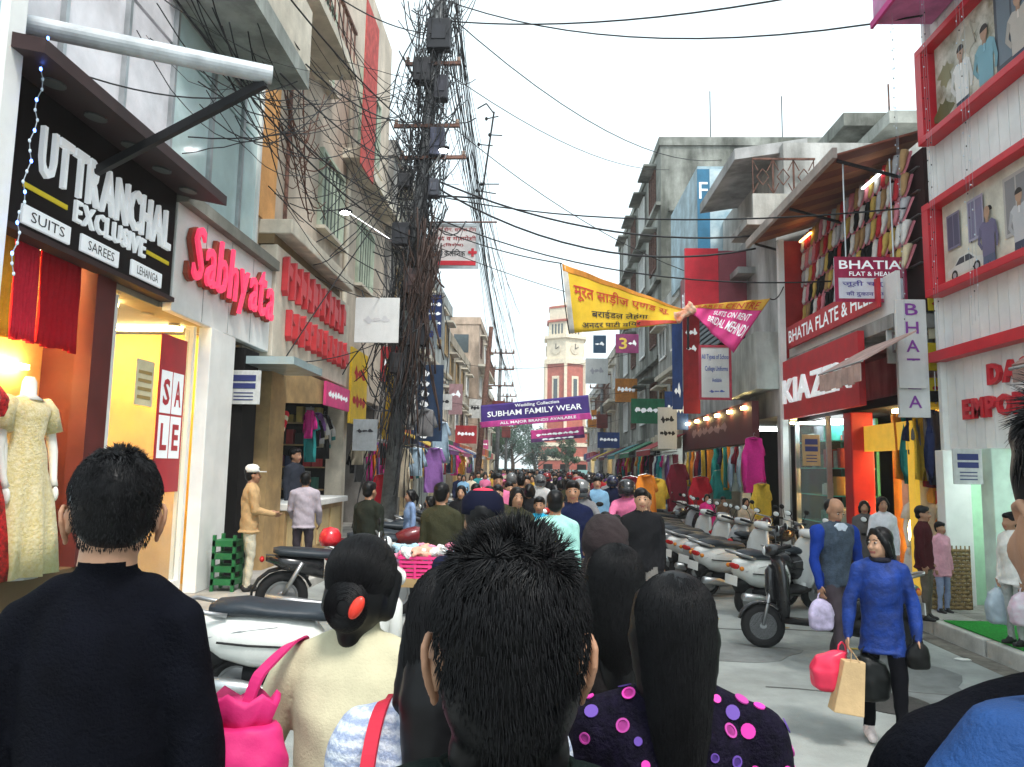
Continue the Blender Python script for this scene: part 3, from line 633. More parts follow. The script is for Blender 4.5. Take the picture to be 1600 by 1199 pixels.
billboard('red framed billboard of a figure by a car, above the red showroom letters', 4.28, 5.6, mat('poster_bg2', (.76,.73,.62), .35, var=.3, vscale=3, col2=(.48,.45,.38)),
    [('rect',9.72,5.08,.30,(.22,.20,.28),(.10,.09,.15)),('rect',9.22,5.08,.34,(.36,.33,.44),(.2,.18,.28)),('man',8.98,4.84,.30,(.16,.14,.24),(.1,.12,.2)),('car',9.52,4.56,.20,(.66,.66,.62)),('rect',8.45,5.0,.46,(.45,.42,.4),(.25,.24,.25)),('man',8.4,4.84,.30,(.5,.5,.52))])
s = thing('box_sign', 'pink-purple box sign jutting out above the billboards', 'sign', (5.1,8.5,8.2))
MB().box(4.75,5.58,6.0,10.1,8.25,9.6).build('box', mat('pink_box', (.62,.18,.42), .4, var=.3, vscale=1.5), s, bevel=.02)
MB().box(4.72,4.76,6.0,10.12,8.2,8.3).build('trim', mat('magenta_trim', (.6,.05,.25)), s)
s = thing('showroom_letters', 'red raised letters reading DASH EMPORIUM on white plank cladding', 'sign', (5.55,8.6,2.5))
letters3d(s, 'DASH', (5.595,9.22,2.95), (0,-1,0), (0,0,1), 1.05, .26, M_REDF, .05, .04, .12)
letters3d(s, 'EMPORIUM', (5.595,9.78,2.56), (0,-1,0), (0,0,1), 1.9, .26, M_REDF, .05, .04, .12)
s = thing('awning', 'dusty pink-brown cloth awning on the white plank-clad building', 'awning', (5.2,8.0,3.0))
a0, a1 = PX(1560,552,5.2), PX(1640,515,5.2)
MB().slab([(5.0,6.4,2.98),(5.0,7.85,2.98),(5.58,7.85,3.36),(5.58,6.4,3.36)], .03).build('cloth', mat('awning_brown', (.33,.20,.17), .9, var=.2), s)
MB().box(4.99,5.01,6.4,7.85,2.82,2.96).build('valance', mat('awning_brown', (.33,.20,.17)), s); MB().cyl((5.0,6.35,2.97),(5.0,7.9,2.97),.02).build('rod', M_STEEL, s)
# beads strings on the cladding
for k in range(9):
    q = thing('bead_string', 'string of tiny dark beads and bulbs hanging down the white cladding', 'bead string', (5.15,9.9-k*.2,3.6), group='bead strings on the white cladding')
    yy = 10.35-k*.27; X = 5.12-(k % 3)*.12
    MB().tube([(X,yy,8.4),(X+.02,yy,5.8),(X,yy,3.6)], .0015, 4).build('thread', mat('clear_wire', (.35,.4,.45)), q)
    b = MB()
    for j in range(16): b.ell((X+.01*math.sin(j), yy, 8.3-j*.29), (.008,.008,.011), 6, 4)
    tag(b.build('bead', M_BLACKM if k % 2 else M_BULB, q), kind='stuff')
p = PY(1513,757,9.0); notice((p.x,9.0,p.z), 'white notice board with navy bands outside the mint-walled shop', .34, .42)
# wicker screen
s = thing('wicker_screen', 'woven wicker screen standing at the white column', 'screen', (5.2,9.75,.16))
for j in range(16):
    zz = .18+j*.047; q = MB()
    q.tube([(4.92+.054*k*1.0+.0, 9.72+.018*(1 if (k+j) % 2 else -1), zz) for k in range(12)], .024, 6).build('weave_strand', mat('wicker', (.34,.23,.10), .8, var=.4, vscale=25, bump=.5, bscale=80), s, smooth=True)
for k in range(12): MB().cyl((4.92+.054*k,9.72,.16),(4.92+.054*k,9.72,.95),.008,n=6).build('stake', mat('wicker', (.34,.23,.10)), s)
solo(MB().box(4.72,5.4,5.2,8.9,.167,.178), 'mat', mat('turf_mat', (.015,.30,.03), .95, var=.25, vscale=40, bump=.8, bscale=220), 'bright green turf mat on the kerb before the mint-walled shop', 'mat')

# ---- Shoe and heel shop building
M_STONE = W((.44,.43,.42))
t = thing('shoe_shop_building', 'narrow building with lit shops below and shoe balcony above, beside white plank-clad shop', 'building', (7.5,12.7,0))
MB().box(6.2,11,10.35,15.2,3.0,7.0).build('wall', M_STONE, t)
MB().box(7.4,11,10.35,15.2,0,3.0).build('back_wall', mat('orange_wall', (.72,.36,.06), .7, var=.15), t)
MB().box(5.0,6.2,10.4,15.1,3.9,4.1).build('balcony_slab', M_STONE, t)
MB().box(5.3,7.4,10.36,15.2,2.86,3.0).build('ceiling', M_DARK, t)
MB().box(5.25,5.62,12.5,12.82,.15,2.86).build('red_pillar', mat('red_pillar', (.42,.02,.02), .5), t, bevel=.02)
MB().box(4.82,4.93,14.62,14.75,.15,6.5).build('verandah_post', M_WHITE, t)
MB().box(5.45,5.52,10.9,12.48,2.2,2.62).build('gold_header', mat('gold_sign', (.75,.46,.05), .4, emit=.25), t)
MB().box(5.46,5.53,10.9,11.08,.15,2.2).build('gold_jamb', mat('gold_sign', (.75,.46,.05)), t)
MB().box(6.1,6.2,10.4,12.9,.15,2.86).build('orange_panel', mat('orange_wall', (.72,.36,.06)), t); lamp_bar(t, 5.6,6.05,10.9,11.05,2.8,2.85); lamp_bar(t, 5.6,6.05,11.6,11.8,2.8,2.85); lamp_bar(t, 6.02,6.09,12.2,12.3,.6,2.4)
for k in range(5): MB().box(5.95,6.09,11.1+k*.25,11.3+k*.25,1.0+.25*(k % 3),1.6+.25*(k % 3)).build('shelf_goods', cmat([(.6,.08,.03),(.7,.5,.1),(.1,.1,.12),(.6,.3,.1),(.5,.5,.5)][k],'paint'), t)
MB().box(5.12,5.18,10.5,15.1,4.1,4.75).build('balcony_parapet', M_WHITE, t)
MB().box(5.58,5.66,10.5,15.0,4.2,6.6).build('display_back', mat('display_dark', (.035,.012,.012), .8), t)
MB().box(5.0,5.58,15.02,15.12,4.1,6.6).build('side_panel', mat('side_red', (.42,.03,.03), .5), t)
MB().box(5.75,6.2,10.4,10.48,4.1,6.6).build('grey_panel', mat('grey_panel', (.5,.52,.52)), t)
for j in range(5): MB().box(5.53,5.58,10.6,15.0,4.90+j*.36,4.915+j*.36).build('peg_rail', M_STEEL, t)
MB().box(5.3,5.34,11.2,11.9,6.5,6.53).build('tube_lamp', mat('dim_cool_lamp', (.9,1,1), .5, var=0, emit=2), t)
MB().box(5.3,5.34,14.2,14.8,6.5,6.53).build('tube_lamp', mat('dim_warm_lamp', (1,.6,.2), .5, var=0, emit=3), t)
# glass showcase
s = thing('glass_showcase', 'glass showcase with green lit shelves of goods under the red KIAZEN board', 'showcase', (5.3,13.5,.15))
MB().box(5.06,5.075,13.05,14.55,.7,2.8).build('pane', M_GLASS, s); MB().box(5.05,5.9,13.05,14.55,.15,.7).build('base', M_WOOD, s, bevel=.01); MB().box(5.9,5.95,13.05,14.55,.7,2.8).build('back', mat('teal_back', (.02,.16,.13), .6), s)
for j in range(4):
    sh = MB().box(5.1,5.9,13.08,14.5,.95+j*.48,.97+j*.48).build('shelf', mat('green_glass', (.1,.5,.4), .1), s)
    for i in range(7): MB().box(5.2+random.random()*.3,5.5+random.random()*.2,13.12+i*.19,13.12+i*.19+random.uniform(.10,.18),.972+j*.48,.972+j*.48+random.uniform(.1,.35)).build('boxed_goods', cmat(random.choice([(.7,.7,.65),(.5,.1,.08),(.05,.3,.25),(.6,.4,.1),(.1,.1,.12)]),'paint'), sh)
for yy in (13.0,14.55): MB().box(5.04,5.12,yy,yy+.05,.7,2.82).build('frame_post', M_STEEL, s)
lamp_bar(s, 5.2,5.8,13.2,14.4,2.76,2.79, M_COOL)
# canopy with striped underside
s = thing('roof_canopy', 'sloping brown canopy with striped underside above the shoe balcony', 'canopy', (5.2,13,6.5))
n = 12
for k in range(n):
    y0 = 10.75+k*4.5/n; y1 = y0+4.5/n-.012
    MB().slab([(4.42,y0,6.60),(5.9,y0,7.05),(5.9,y1,7.05),(4.42,y1,6.60)], .03).build('sheet', mat('canopy_'+('a','b')[k % 2], ((.22,.075,.05),(.34,.14,.07))[k % 2], .7, var=.15), s)
MB().box(4.36,4.43,10.7,15.3,6.52,6.68).build('edge_strip', mat('canopy_edge', (.50,.42,.38), .7, grime=.4), s)
for yy in (10.9,13.0,15.1): MB().beam((4.5,yy,6.56),(6.18,yy,6.1),.04,.04).build('strut', M_BLACKM, s)
# shoes hung and shelved
def shoe_proto():
    r = thing('shoe', 'shoe', 'shoe', (0,0,0), world=False)
    u = MB(); u.rings([[(x*w,yy,z0+h*max(0,1-abs(x)**3)) if 0 else (w*math.cos(a), yy, z0+h*(.5+.5*math.sin(a))) for a in np.linspace(0,2*math.pi,8,endpoint=False) for x in (0,)] for yy,w,z0,h in ((-.13,.02,.02,.05),(-.11,.035,.02,.09),(-.03,.035,.02,.08),(.04,.042,.02,.05),(.1,.035,.02,.04),(.13,.015,.02,.025))])
    u.build('upper', cmat((.7,.6,.4)), r, smooth=True)
    MB().prism([(-.035,-.13),(.035,-.13),(.038,.06),(.025,.135),(-.025,.135),(-.038,.06)], .02, None, (0,0,.01)).build('sole', M_BLACKM, r)
    return r
shoe = shoe_proto(); SHC = {'gold':(.6,.42,.12),'white':(.75,.73,.7),'black':(.02,.02,.02),'red':(.5,.04,.05),'tan':(.4,.25,.12),'pink':(.7,.25,.3),'silver':(.5,.5,.52)}
first = True
for j in range(5):
    for i in range(22):
        cn = random.choice(list(SHC)); z = 5.02+j*.36; X = 5.47
        lab = '%s shoe hung on the %s peg rail above the red KIAZEN board' % (cn, ('lowest','second','middle','fourth','top')[j])
        o = shoe if first else None
        yy = 10.75+i*.195
        if first:
            shoe.location = (X,yy,z); shoe.rotation_euler = (R_(-68),0,R_(90)); shoe['label'] = lab; shoe['group'] = 'shoes on the balcony display'; first = False
            shoe.scale = (1.45,)*3; shoe.children[0].material_slots[0].link = 'OBJECT'; shoe.children[0].material_slots[0].material = cmat(SHC[cn])
        else: dup(shoe, (X,yy,z), R_(90+random.uniform(-25,25)), lab, 'shoes on the balcony display', {'upper': cmat(SHC[cn])}, 1.45)
M_REDB = mat('red_board', (.55,.03,.04), .5, var=.12)
wallboard('shop_sign', 'red band sign reading BHATIA FLATE & HEEL in white capitals', 5.04, -1, 10.8, 14.75, 4.28, 4.72, M_REDB, [('BHATIA FLATE & HEEL',.03,.97,.22,.78)], M_LET, .05)
s = wallboard('shop_sign', 'red board with big white raised letters KIAZEN over the showcase', 4.95, -1, 11.2, 14.7, 2.86, 4.0, M_REDB, [('KIAZEN',.05,.93,.26,.66)], mat('letter_snow', (.85,.9,.92), .4, emit=.15), .10, depth=.05)
s = thing('shop_sign', 'white signboard with serif BHATI lettering behind the pink awning', 'sign', (5.2,10.7,3.5))
MB().box(5.02,5.9,10.62,10.66,3.42,4.05).build('panel', M_PAPER, s); lettering(s, 'lettering', [('BHATIA',.06,.82,.15,.45)], (5.02,10.61,3.42), (1,0,0), (0,0,1), 1, cmat((.35,.28,.3),'ink'), .0)
board('hanging_sign', 'projecting sign BHATIA FLAT & HEAL, maroon over white, hung under canopy', 4.42, 5.46, 10.9, 4.38, 5.05, mat('sign_pale', (.72,.74,.82), .5), [('BHATIA',.06,.94,.74,.94,M_LET),('FLAT & HEAL',.2,.8,.58,.68,M_LET),('जूती चप्पल',.1,.9,.32,.48),('की दुकान ऊपर है',.15,.85,.1,.24)], cmat((.12,.1,.35),'ink'), border=cmat((.45,.03,.10),'paint'))
hs = [o for o in bpy.data.objects if o.name.startswith('hanging_sign')][-1]
MB().box(4.43,5.45,10.896,10.899,4.74,5.04).build('header_band', cmat((.50,.03,.12),'paint'), hs)
MB().cyl((4.6,10.92,5.05),(4.6,10.92,6.55),.012,n=6).build('rod', M_STEEL, hs); MB().cyl((5.3,10.92,5.05),(5.3,10.92,6.6),.012,n=6).build('rod', M_STEEL, hs)
s = thing('vertical_sign', 'white vertical sign with purple letters B H A T I A on the corner', 'sign', (5.3,10.4,2.8))
b = MB().box(5.0,5.42,10.30,10.36,2.62,4.28).build('panel', M_PAPER, s, bevel=.01)
for i, ch in enumerate('BHATIA'): lettering(b, 'lettering', [(ch,.12,.30,0,.17)], (5.0,10.29,4.05-i*.26), (1,0,0), (0,0,1), 1, cmat((.25,.06,.35),'ink'), .01)
MB().box(4.98,5.34,10.24,10.28,3.02,3.40).build('white_card', M_PAPER, s)
for i,(z0,z1,c) in enumerate(((4.15,4.5,(.8,.62,.03)),(3.75,4.1,(.75,.7,.5)),(3.3,3.7,(.82,.62,.02)),(2.75,3.2,(.85,.66,.05)))):
    lines = [[('~~~',.1,.9,.5,.85),('~~~~',.1,.9,.15,.4)],[('~~~~~',.05,.95,.35,.65)],[('~~~',.1,.9,.3,.7)],[('~~~~',.1,.9,.55,.8),('~~~~~',.1,.9,.2,.4)]][i]
    board('shop_sign', ('yellow sign with red print at the top of the alley stack','pale cream sign below the topmost yellow alley sign','yellow sign with one red line under the cream alley sign','lowest yellow sign with red print in the alley stack')[i], 5.52, 5.95, 10.42+.03*i, z0, z1, mat('yel_%d' % i, c, .55, var=.08), lines, cmat((.45,.03,.03),'ink'), .03)
s = thing('awning', 'pale pink cloth awning partly covering the KIAZEN letters', 'awning', (4.7,11.6,3.2))
MB().slab([(4.25,9.75,3.30),(4.25,11.15,3.30),(5.0,11.15,3.72),(5.0,9.75,3.72)], .02).build('cloth', mat('awning_pink', (.52,.36,.32), .9, var=.2), s)
for k in range(7): MB().box(4.235,4.255,9.75+k*.2,9.94+k*.2,3.05-.02*(k % 2),3.285).build('valance_flap', mat('awning_pink', (.52,.36,.32)), s)
MB().cyl((4.25,9.7,3.31),(4.25,11.2,3.31),.015).build('rod', M_STEEL, s)
p = PY(1268,728,12.1); notice((p.x,12.1,p.z), 'tan notice board with dark bands hanging by the red pillar', .28, .5, paper=(.6,.42,.22))

# ---- R3: makeshift blue and red fronted building
M_BLUEW = mat('pale_blue_wall', (.45,.60,.68), .7, var=.25, vscale=1.5, grime=.3)
t = thing('makeshift_building', 'patched building with blue F panel, red panel and diamond grille balcony', 'building', (8,19,0))
MB().box(5.0,11,15.3,24,3.0,7.4).build('wall', W((.56,.57,.57)), t)
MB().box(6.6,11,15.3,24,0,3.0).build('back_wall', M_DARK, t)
for yy in (15.3,18.2,21.1,23.7): MB().box(5.0,5.2,yy,yy+.2,.15,3.0).build('pier', M_WHITE if yy == 18.2 else M_STONE, t)
lamp_bar(t, 5.6,6.4,16.5,16.6,2.9,2.95, M_WARM); lamp_bar(t, 5.6,6.4,19.5,19.6,2.9,2.95, M_COOL)
MB().box(5.3,11,15.6,24,7.4,9.0).build('upper_wall', W((.62,.62,.60)), t)
MB().hexa([Vector(p) for p in ((4.3,15.8,8.7),(5.9,15.8,8.95),(5.9,19.3,8.95),(4.3,19.3,8.7),(4.3,15.8,8.95),(5.9,15.8,9.2),(5.9,19.3,9.2),(4.3,19.3,8.95))]).build('roof_slab', W((.5,.5,.5)), t)
MB().box(4.6,5.9,20.9,25.2,7.8,10.7).build('blue_box', M_BLUEW, t)
bp = MB().box(4.58,4.94,20.86,20.9,7.9,10.6).build('blue_panel', mat('blue_ad', (.03,.16,.28), .5), t)
lettering(bp, 'lettering', [('F',.05,.3,.0,.5)], (4.58,20.85,9.7), (1,0,0), (0,0,1), 1, M_LET, .0)
MB().box(4.94,5.6,20.86,20.9,7.9,10.6).build('ad_panel', mat('ad_pale', (.55,.66,.70), .5, var=.5, vscale=2, col2=(.25,.38,.45)), t)
# diamond grille balcony
MB().box(4.55,5.9,15.35,15.45,7.2,7.75).build('balcony_wall', W((.66,.66,.62)), t)
MB().box(4.4,5.9,15.3,16.6,7.05,7.2).build('balcony_slab', W((.5,.48,.46)), t)
gr = MB().box(4.56,5.9,15.38,15.42,8.52,8.56).build('grille', M_RUST, t)
for i in range(3):
    x0 = 4.57+i*.44; x1 = x0+.42; zc = 8.14; xc = (x0+x1)/2
    for a_, b_ in (((x0,7.76),(x0,8.52)),((x1,7.76),(x1,8.52)),((x0,7.78),(xc-.1,zc-.14)),((x1,7.78),(xc+.1,zc-.14)),((x0,8.5),(xc-.1,zc+.14)),((x1,8.5),(xc+.1,zc+.14)),((xc-.13,zc),(xc,zc+.18)),((xc,zc+.18),(xc+.13,zc)),((xc+.13,zc),(xc,zc-.18)),((xc,zc-.18),(xc-.13,zc))):
        MB().cyl((a_[0],15.4,a_[1]),(b_[0],15.4,b_[1]),.012,n=5).build('bar', M_RUST, gr)
MB().box(4.6,5.0,16.8,20.5,6.4,6.55).build('sunshade', W((.5,.5,.5)), t)
# lower pale parapet box and AC
MB().box(4.55,5.0,15.35,17.9,3.55,4.75).build('parapet_box', W((.55,.58,.55)), t)
MB().box(4.6,5.0,18.4,21.0,5.0,6.2).build('louvre_back', M_DARK, t)
for j in range(8): MB().box(4.56,4.6,18.45,20.95,5.05+j*.14,5.14+j*.14).build('louvre', mat('louvre_blue', (.12,.17,.2), .5), t)
def sheet(name, label, cat, q, th, m): return solo(MB().slab(q, th), name, m, label, cat)
a = PY(1070,388,17.5); b = PY(1122,388,17.5); c = PY(1170,388,17.5); zlo = PY(1100,480,17.5).z
s = thing('hoarding', 'plain red hoarding with darker side above the knotted banner', 'hoarding', (b.x,17.5,zlo))
MB().box(a.x,b.x,17.5,17.6,zlo,a.z).build('panel', mat('red_flat', (.62,.02,.04), .5), s); MB().box(b.x+.01,c.x,17.52,17.62,zlo,a.z-.05).build('panel', mat('dusky_red', (.26,.06,.08), .6), s)
for x in (a.x+.1, c.x-.1): MB().cyl((x,17.7,zlo-1.0),(x,17.7,a.z-.1),.03).build('post', M_BLACKM, s)
s = thing('shop_sign', 'tilted maroon sign reading BHAWAN left of the red hoarding', 'sign', (4.3,20,5.5))
MB().slab([(4.35,22.3,6.1),(4.35,19.6,6.1),(4.35,19.6,7.6),(4.35,22.3,7.6)], .06).build('panel', mat('maroon_panel', (.28,.05,.06), .6), s)
lettering(s, 'lettering', [('BHAWAN',.2,2.4,.5,1.0)], (4.34,22.2,6.1), (0,-1,0), (0,0,1), 1, M_LET, .01)
MB().box(4.36,5.0,19.9,20.0,6.3,6.4).build('bracket', M_BLACKM, s); MB().box(4.36,5.0,21.8,21.9,6.3,6.4).build('bracket', M_BLACKM, s)
a = PY(1092,540,16.2); b = PY(1143,625,16.2)
board('school_sign', 'white sign reading ALL TYPES OF SCHOOL COLLEGE UNIFORMS below the pink banner end', a.x, b.x, 16.2, b.z, a.z, mat('sign_white', (.76,.78,.78)), [('All Types of School',.08,.95,.72,.84),('College Uniforms',.18,.9,.5,.62),('Available',.4,.7,.32,.4),('~~~',.3,.8,.12,.18)], cmat((.08,.12,.4),'ink'), border=cmat((.55,.06,.1),'paint'))
a = PY(1050,500,19); b = PY(1067,640,19); c = PY(1086,640,19)
board('vertical_sign', 'blue and white upright sign beside the tall red upright panel', a.x, b.x, 19, b.z, a.z, cmat((.03,.08,.3),'paint'), [('~~',.2,.8,.1,.3)], M_LET)
board('vertical_sign', 'tall red upright panel with blurred white print over the dark shopfront', b.x+.03, c.x+.15, 19.05, b.z-.1, a.z+.2, cmat((.42,.02,.03),'paint'), [('~~~',.15,.85,.75,.85),('~~',.2,.8,.6,.68)], M_LET)
a = PY(1028,668,22); b = PY(1058,702,22)
board('shop_sign', 'small white price board hung over the dark shopfront on the right', a.x, b.x, 22, b.z, a.z+.6, M_PAPER, [('~~~',.15,.85,.6,.8),('~~~~',.1,.9,.3,.45)], M_INK)
s = thing('shop_fascia', 'dark maroon fascia with rail lights over the clothes shop', 'sign', (4.7,19,2.6))
MB().box(4.6,4.75,15.9,23.4,2.45,3.35).build('panel', mat('dark_maroon', (.10,.02,.025), .6), s)
lettering(s, 'lettering', [('~~~~~~',.5,4.5,.3,.6)], (4.595,22.5,2.45), (0,-1,0), (0,0,1), 1, cmat((.35,.2,.2),'ink'), .01)
for k in range(6): MB().box(4.52,4.6,16.3+k*1.2,16.5+k*1.2,3.2,3.26).build('spot_lamp', M_WARM, s)
# ---- R4: old concrete block
M_OLD = mat('old_concrete', (.36,.37,.34), .95, var=.3, vscale=1.1, bump=.5, bscale=9, grime=.85, gscale=.6)
t = thing('old_block', 'weathered grey concrete apartment block towering over the right side', 'building', (9,36,0))
MB().box(4.9,16,29,44,3.0,15.0).build('wall', M_OLD, t)
MB().box(6.6,16,29,44,0,3.0).build('back_wall', M_DARK, t)
for yy in (29.05,32.8,36.5,40.2,43.7): MB().box(4.9,5.15,yy,yy+.28,.15,3).build('pier', M_STONE, t)
for j, z in enumerate((3.0,6.2,9.4,12.5)): MB().box(4.7,4.9,29,44,z,z+.14).build('floor_band', M_OLD, t)
MB().box(4.82,16,28.93,44,15.0,15.35).build('parapet', M_OLD, t)
for j, z in enumerate((3.9,7.0,10.2,12.95)):
    for i, yy in enumerate((30.2,33.4,36.6,39.8)):
        w = MB().box(4.885,4.9,yy,yy+1.5,z,z+1.5).build('window', M_PANE, t)
        f = MB()
        for q in (0,.5,1.0,1.5): f.box(4.82,4.884,yy+q-.04,yy+q+.04,z-.04,z+1.54)
        f.box(4.825,4.8835,yy-.03,yy+1.53,z-.05,z+.02).box(4.825,4.8835,yy-.03,yy+1.53,z+1.48,z+1.55)
        f.build('frame', M_WHITE if i % 2 else M_RUST, w)
        MB().box(4.35,4.9,yy-.2,yy+1.7,z+1.62,z+1.7).build('sunshade', M_OLD, w)
for i, (x, z) in enumerate(((6.2,12.6),(8.6,12.6),(6.2,9.5))): MB().box(x,x+.9,28.98,29.0,z,z+1.2).build('window', M_PANE, t)
MB().box(5.2,16,28.8,28.99,12.2,12.35).build('floor_band', M_OLD, t)
for (x, y_) in ((4.95,29.1),(8,29.5)): MB().cyl((x+2,y_,15.3),(x+2,y_,17.4),.02,n=6).build('antenna', M_BLACKM, t)
row_building('terrace_building', 'white patched building between makeshift and old concrete block', -1, 4.75, 24.1, 28.9, 7.6, W((.58,.58,.55)), 2, 2)
row_building('terrace_building', 'buff building just past the old concrete block', -1, 4.8, 44.1, 54, 8.8, W((.5,.46,.4)), 2, 3, balc=True)
row_building('terrace_building', 'light grey building near the clock tower on the right', -1, 4.5, 54.1, 66, 7.6, W((.6,.6,.6)), 2, 3)
row_building('terrace_building', 'low far building next to the clock tower base', -1, 5.6, 66.1, 82, 6.6, W((.5,.42,.38)), 2, 4)
# slab-roofed block behind
t = thing('slab_block', 'concrete block with two overhanging roof slabs behind the brown canopy', 'building', (11,20,0))
a = PY(1342,172,18); b = PY(1352,200,17); c = PY(1450,110,17)
MB().box(8.7,14,17.2,24,0,10.3).build('wall', W((.62,.62,.6)), t)
MB().box(8.1,14,16.6,20.5,9.95,10.25).build('roof_slab', M_OLD, t); MB().box(7.9,13,18.6,24,10.85,11.2).build('roof_slab', M_OLD, t); MB().box(8.9,13,19,24,10.2,10.9).build('roof_room', M_OLD, t)
MB().cyl((8.2,16.8,10.2),(8.2,16.8,11.0),.02,n=6).build('vent_pipe', M_RUST, t)
solo(MB().slab([(6.3,15.3,8.0),(9.4,15.3,8.35),(9.4,17.6,8.7),(6.3,17.6,8.5)], .04), 'tin_roof', mat('tin_white', (.70,.72,.72), .5), 'white tin sheet roof behind the brown canopy', 'roof')
# ---- clock tower
M_BRICK = mat('tower_brick', (.42,.12,.09), .85, var=.15, vscale=2, bump=.2)
M_TCREAM = mat('tower_cream', (.72,.62,.48), .8, var=.1)
t = thing('clock_tower', 'cream and brick-red six-sided clock tower closing the street', 'tower', (3.85,104,0))
def hexring(r0, z0, z1, m, name, n=6, rot=R_(30), r1=None):
    r1 = r1 or r0; q = MB()
    q.rings([[(3.85+r*math.cos(rot+2*math.pi*k/n),104+r*math.sin(rot+2*math.pi*k/n),z) for k in range(n)] for r, z in ((r0,z0),(r1,z1))]); return q.build(name, m, t)
hexring(3.1,0,16.2,M_BRICK,'shaft'); hexring(3.4,16.2,16.9,M_TCREAM,'cornice'); hexring(3.0,16.9,19.8,M_TCREAM,'clock_stage'); hexring(3.4,19.8,20.2,M_TCREAM,'cornice')
hexring(2.7,20.2,22.2,M_TCREAM,'belfry'); hexring(3.0,22.2,22.5,M_BRICK,'cornice'); hexring(2.6,22.5,24.2,M_TCREAM,'dome_drum'); hexring(2.7,24.2,24.5,M_BRICK,'cornice'); hexring(2.4,24.5,25.3,M_TCREAM,'cap',r1=1.2)
for k in range(6):
    a0 = R_(30)+2*math.pi*k/6; c0 = Vector((math.cos(a0),math.sin(a0),0)); mid = a0+math.pi/6; nrm = Vector((math.cos(mid),math.sin(mid),0)); tg = Vector((-nrm.y,nrm.x,0)); B = Vector((3.85,104,0))
    q = B+c0*3.1; MB().beam(q+Vector((0,0,.0)), q+Vector((0,0,16.2)), .42, .42, up=c0).build('corner_pilaster', M_TCREAM, t)
    for z0, z1, w, m, nm in ((8.5,14.5,.55,M_TCREAM,'slit_surround'),(8.9,14.1,.3,M_PANE,'slit_window')):
        f = B+nrm*(3.1*.866+(.03 if nm == 'slit_window' else 0)); MB().beam(f+Vector((0,0,z0)), f+Vector((0,0,z1)), w*2, .1, up=nrm).build(nm, m, t)
    f = B+nrm*(3.0*.866); MB().cyl(f+Vector((0,0,18.3)), f+nrm*.1+Vector((0,0,18.3)), .75, .75, 20).build('clock_face', mat('dial_cream', (.62,.54,.42), .6), t); 
    MB().beam(f+nrm*.13+Vector((0,0,18.3)), f+nrm*.13+tg*.5+Vector((0,0,18.6)), .08, .04, up=nrm).build('clock_hand', M_INK, t); MB().beam(f+nrm*.13+Vector((0,0,18.3)), f+nrm*.13+Vector((0,0,19.05)), .08, .04, up=nrm).build('clock_hand', M_INK, t)
    f = B+nrm*(2.7*.866)
    for j in range(4): MB().beam(f+tg*(-.75+.5*j)+Vector((0,0,20.5)), f+tg*(-.75+.5*j)+Vector((0,0,21.9)), .22, .08, up=nrm).build('louvre', M_PANE, t)
t = thing('market_hall', 'low brick-red hall with cream band at the foot of clock tower', 'building', (2.5,98,0))
MB().box(.2,7.4,97,101,0,6.6).build('wall', M_BRICK, t)
for z in (2.8,4.6,6.4): MB().box(.1,7.5,96.9,97,z,z+.5).build('cream_band', M_TCREAM, t)
for k in range(3): MB().box(.9+k*2.2,2.1+k*2.2,96.94,96.99,.6,2.3).build('doorway', M_DARK, t)
solo(MB().box(-6,10,93.2,93.3,0,1.6), 'hoarding_fence', mat('fence_teal', (.25,.45,.45), .6), 'pale teal sheet fence at the far end of street', 'fence')
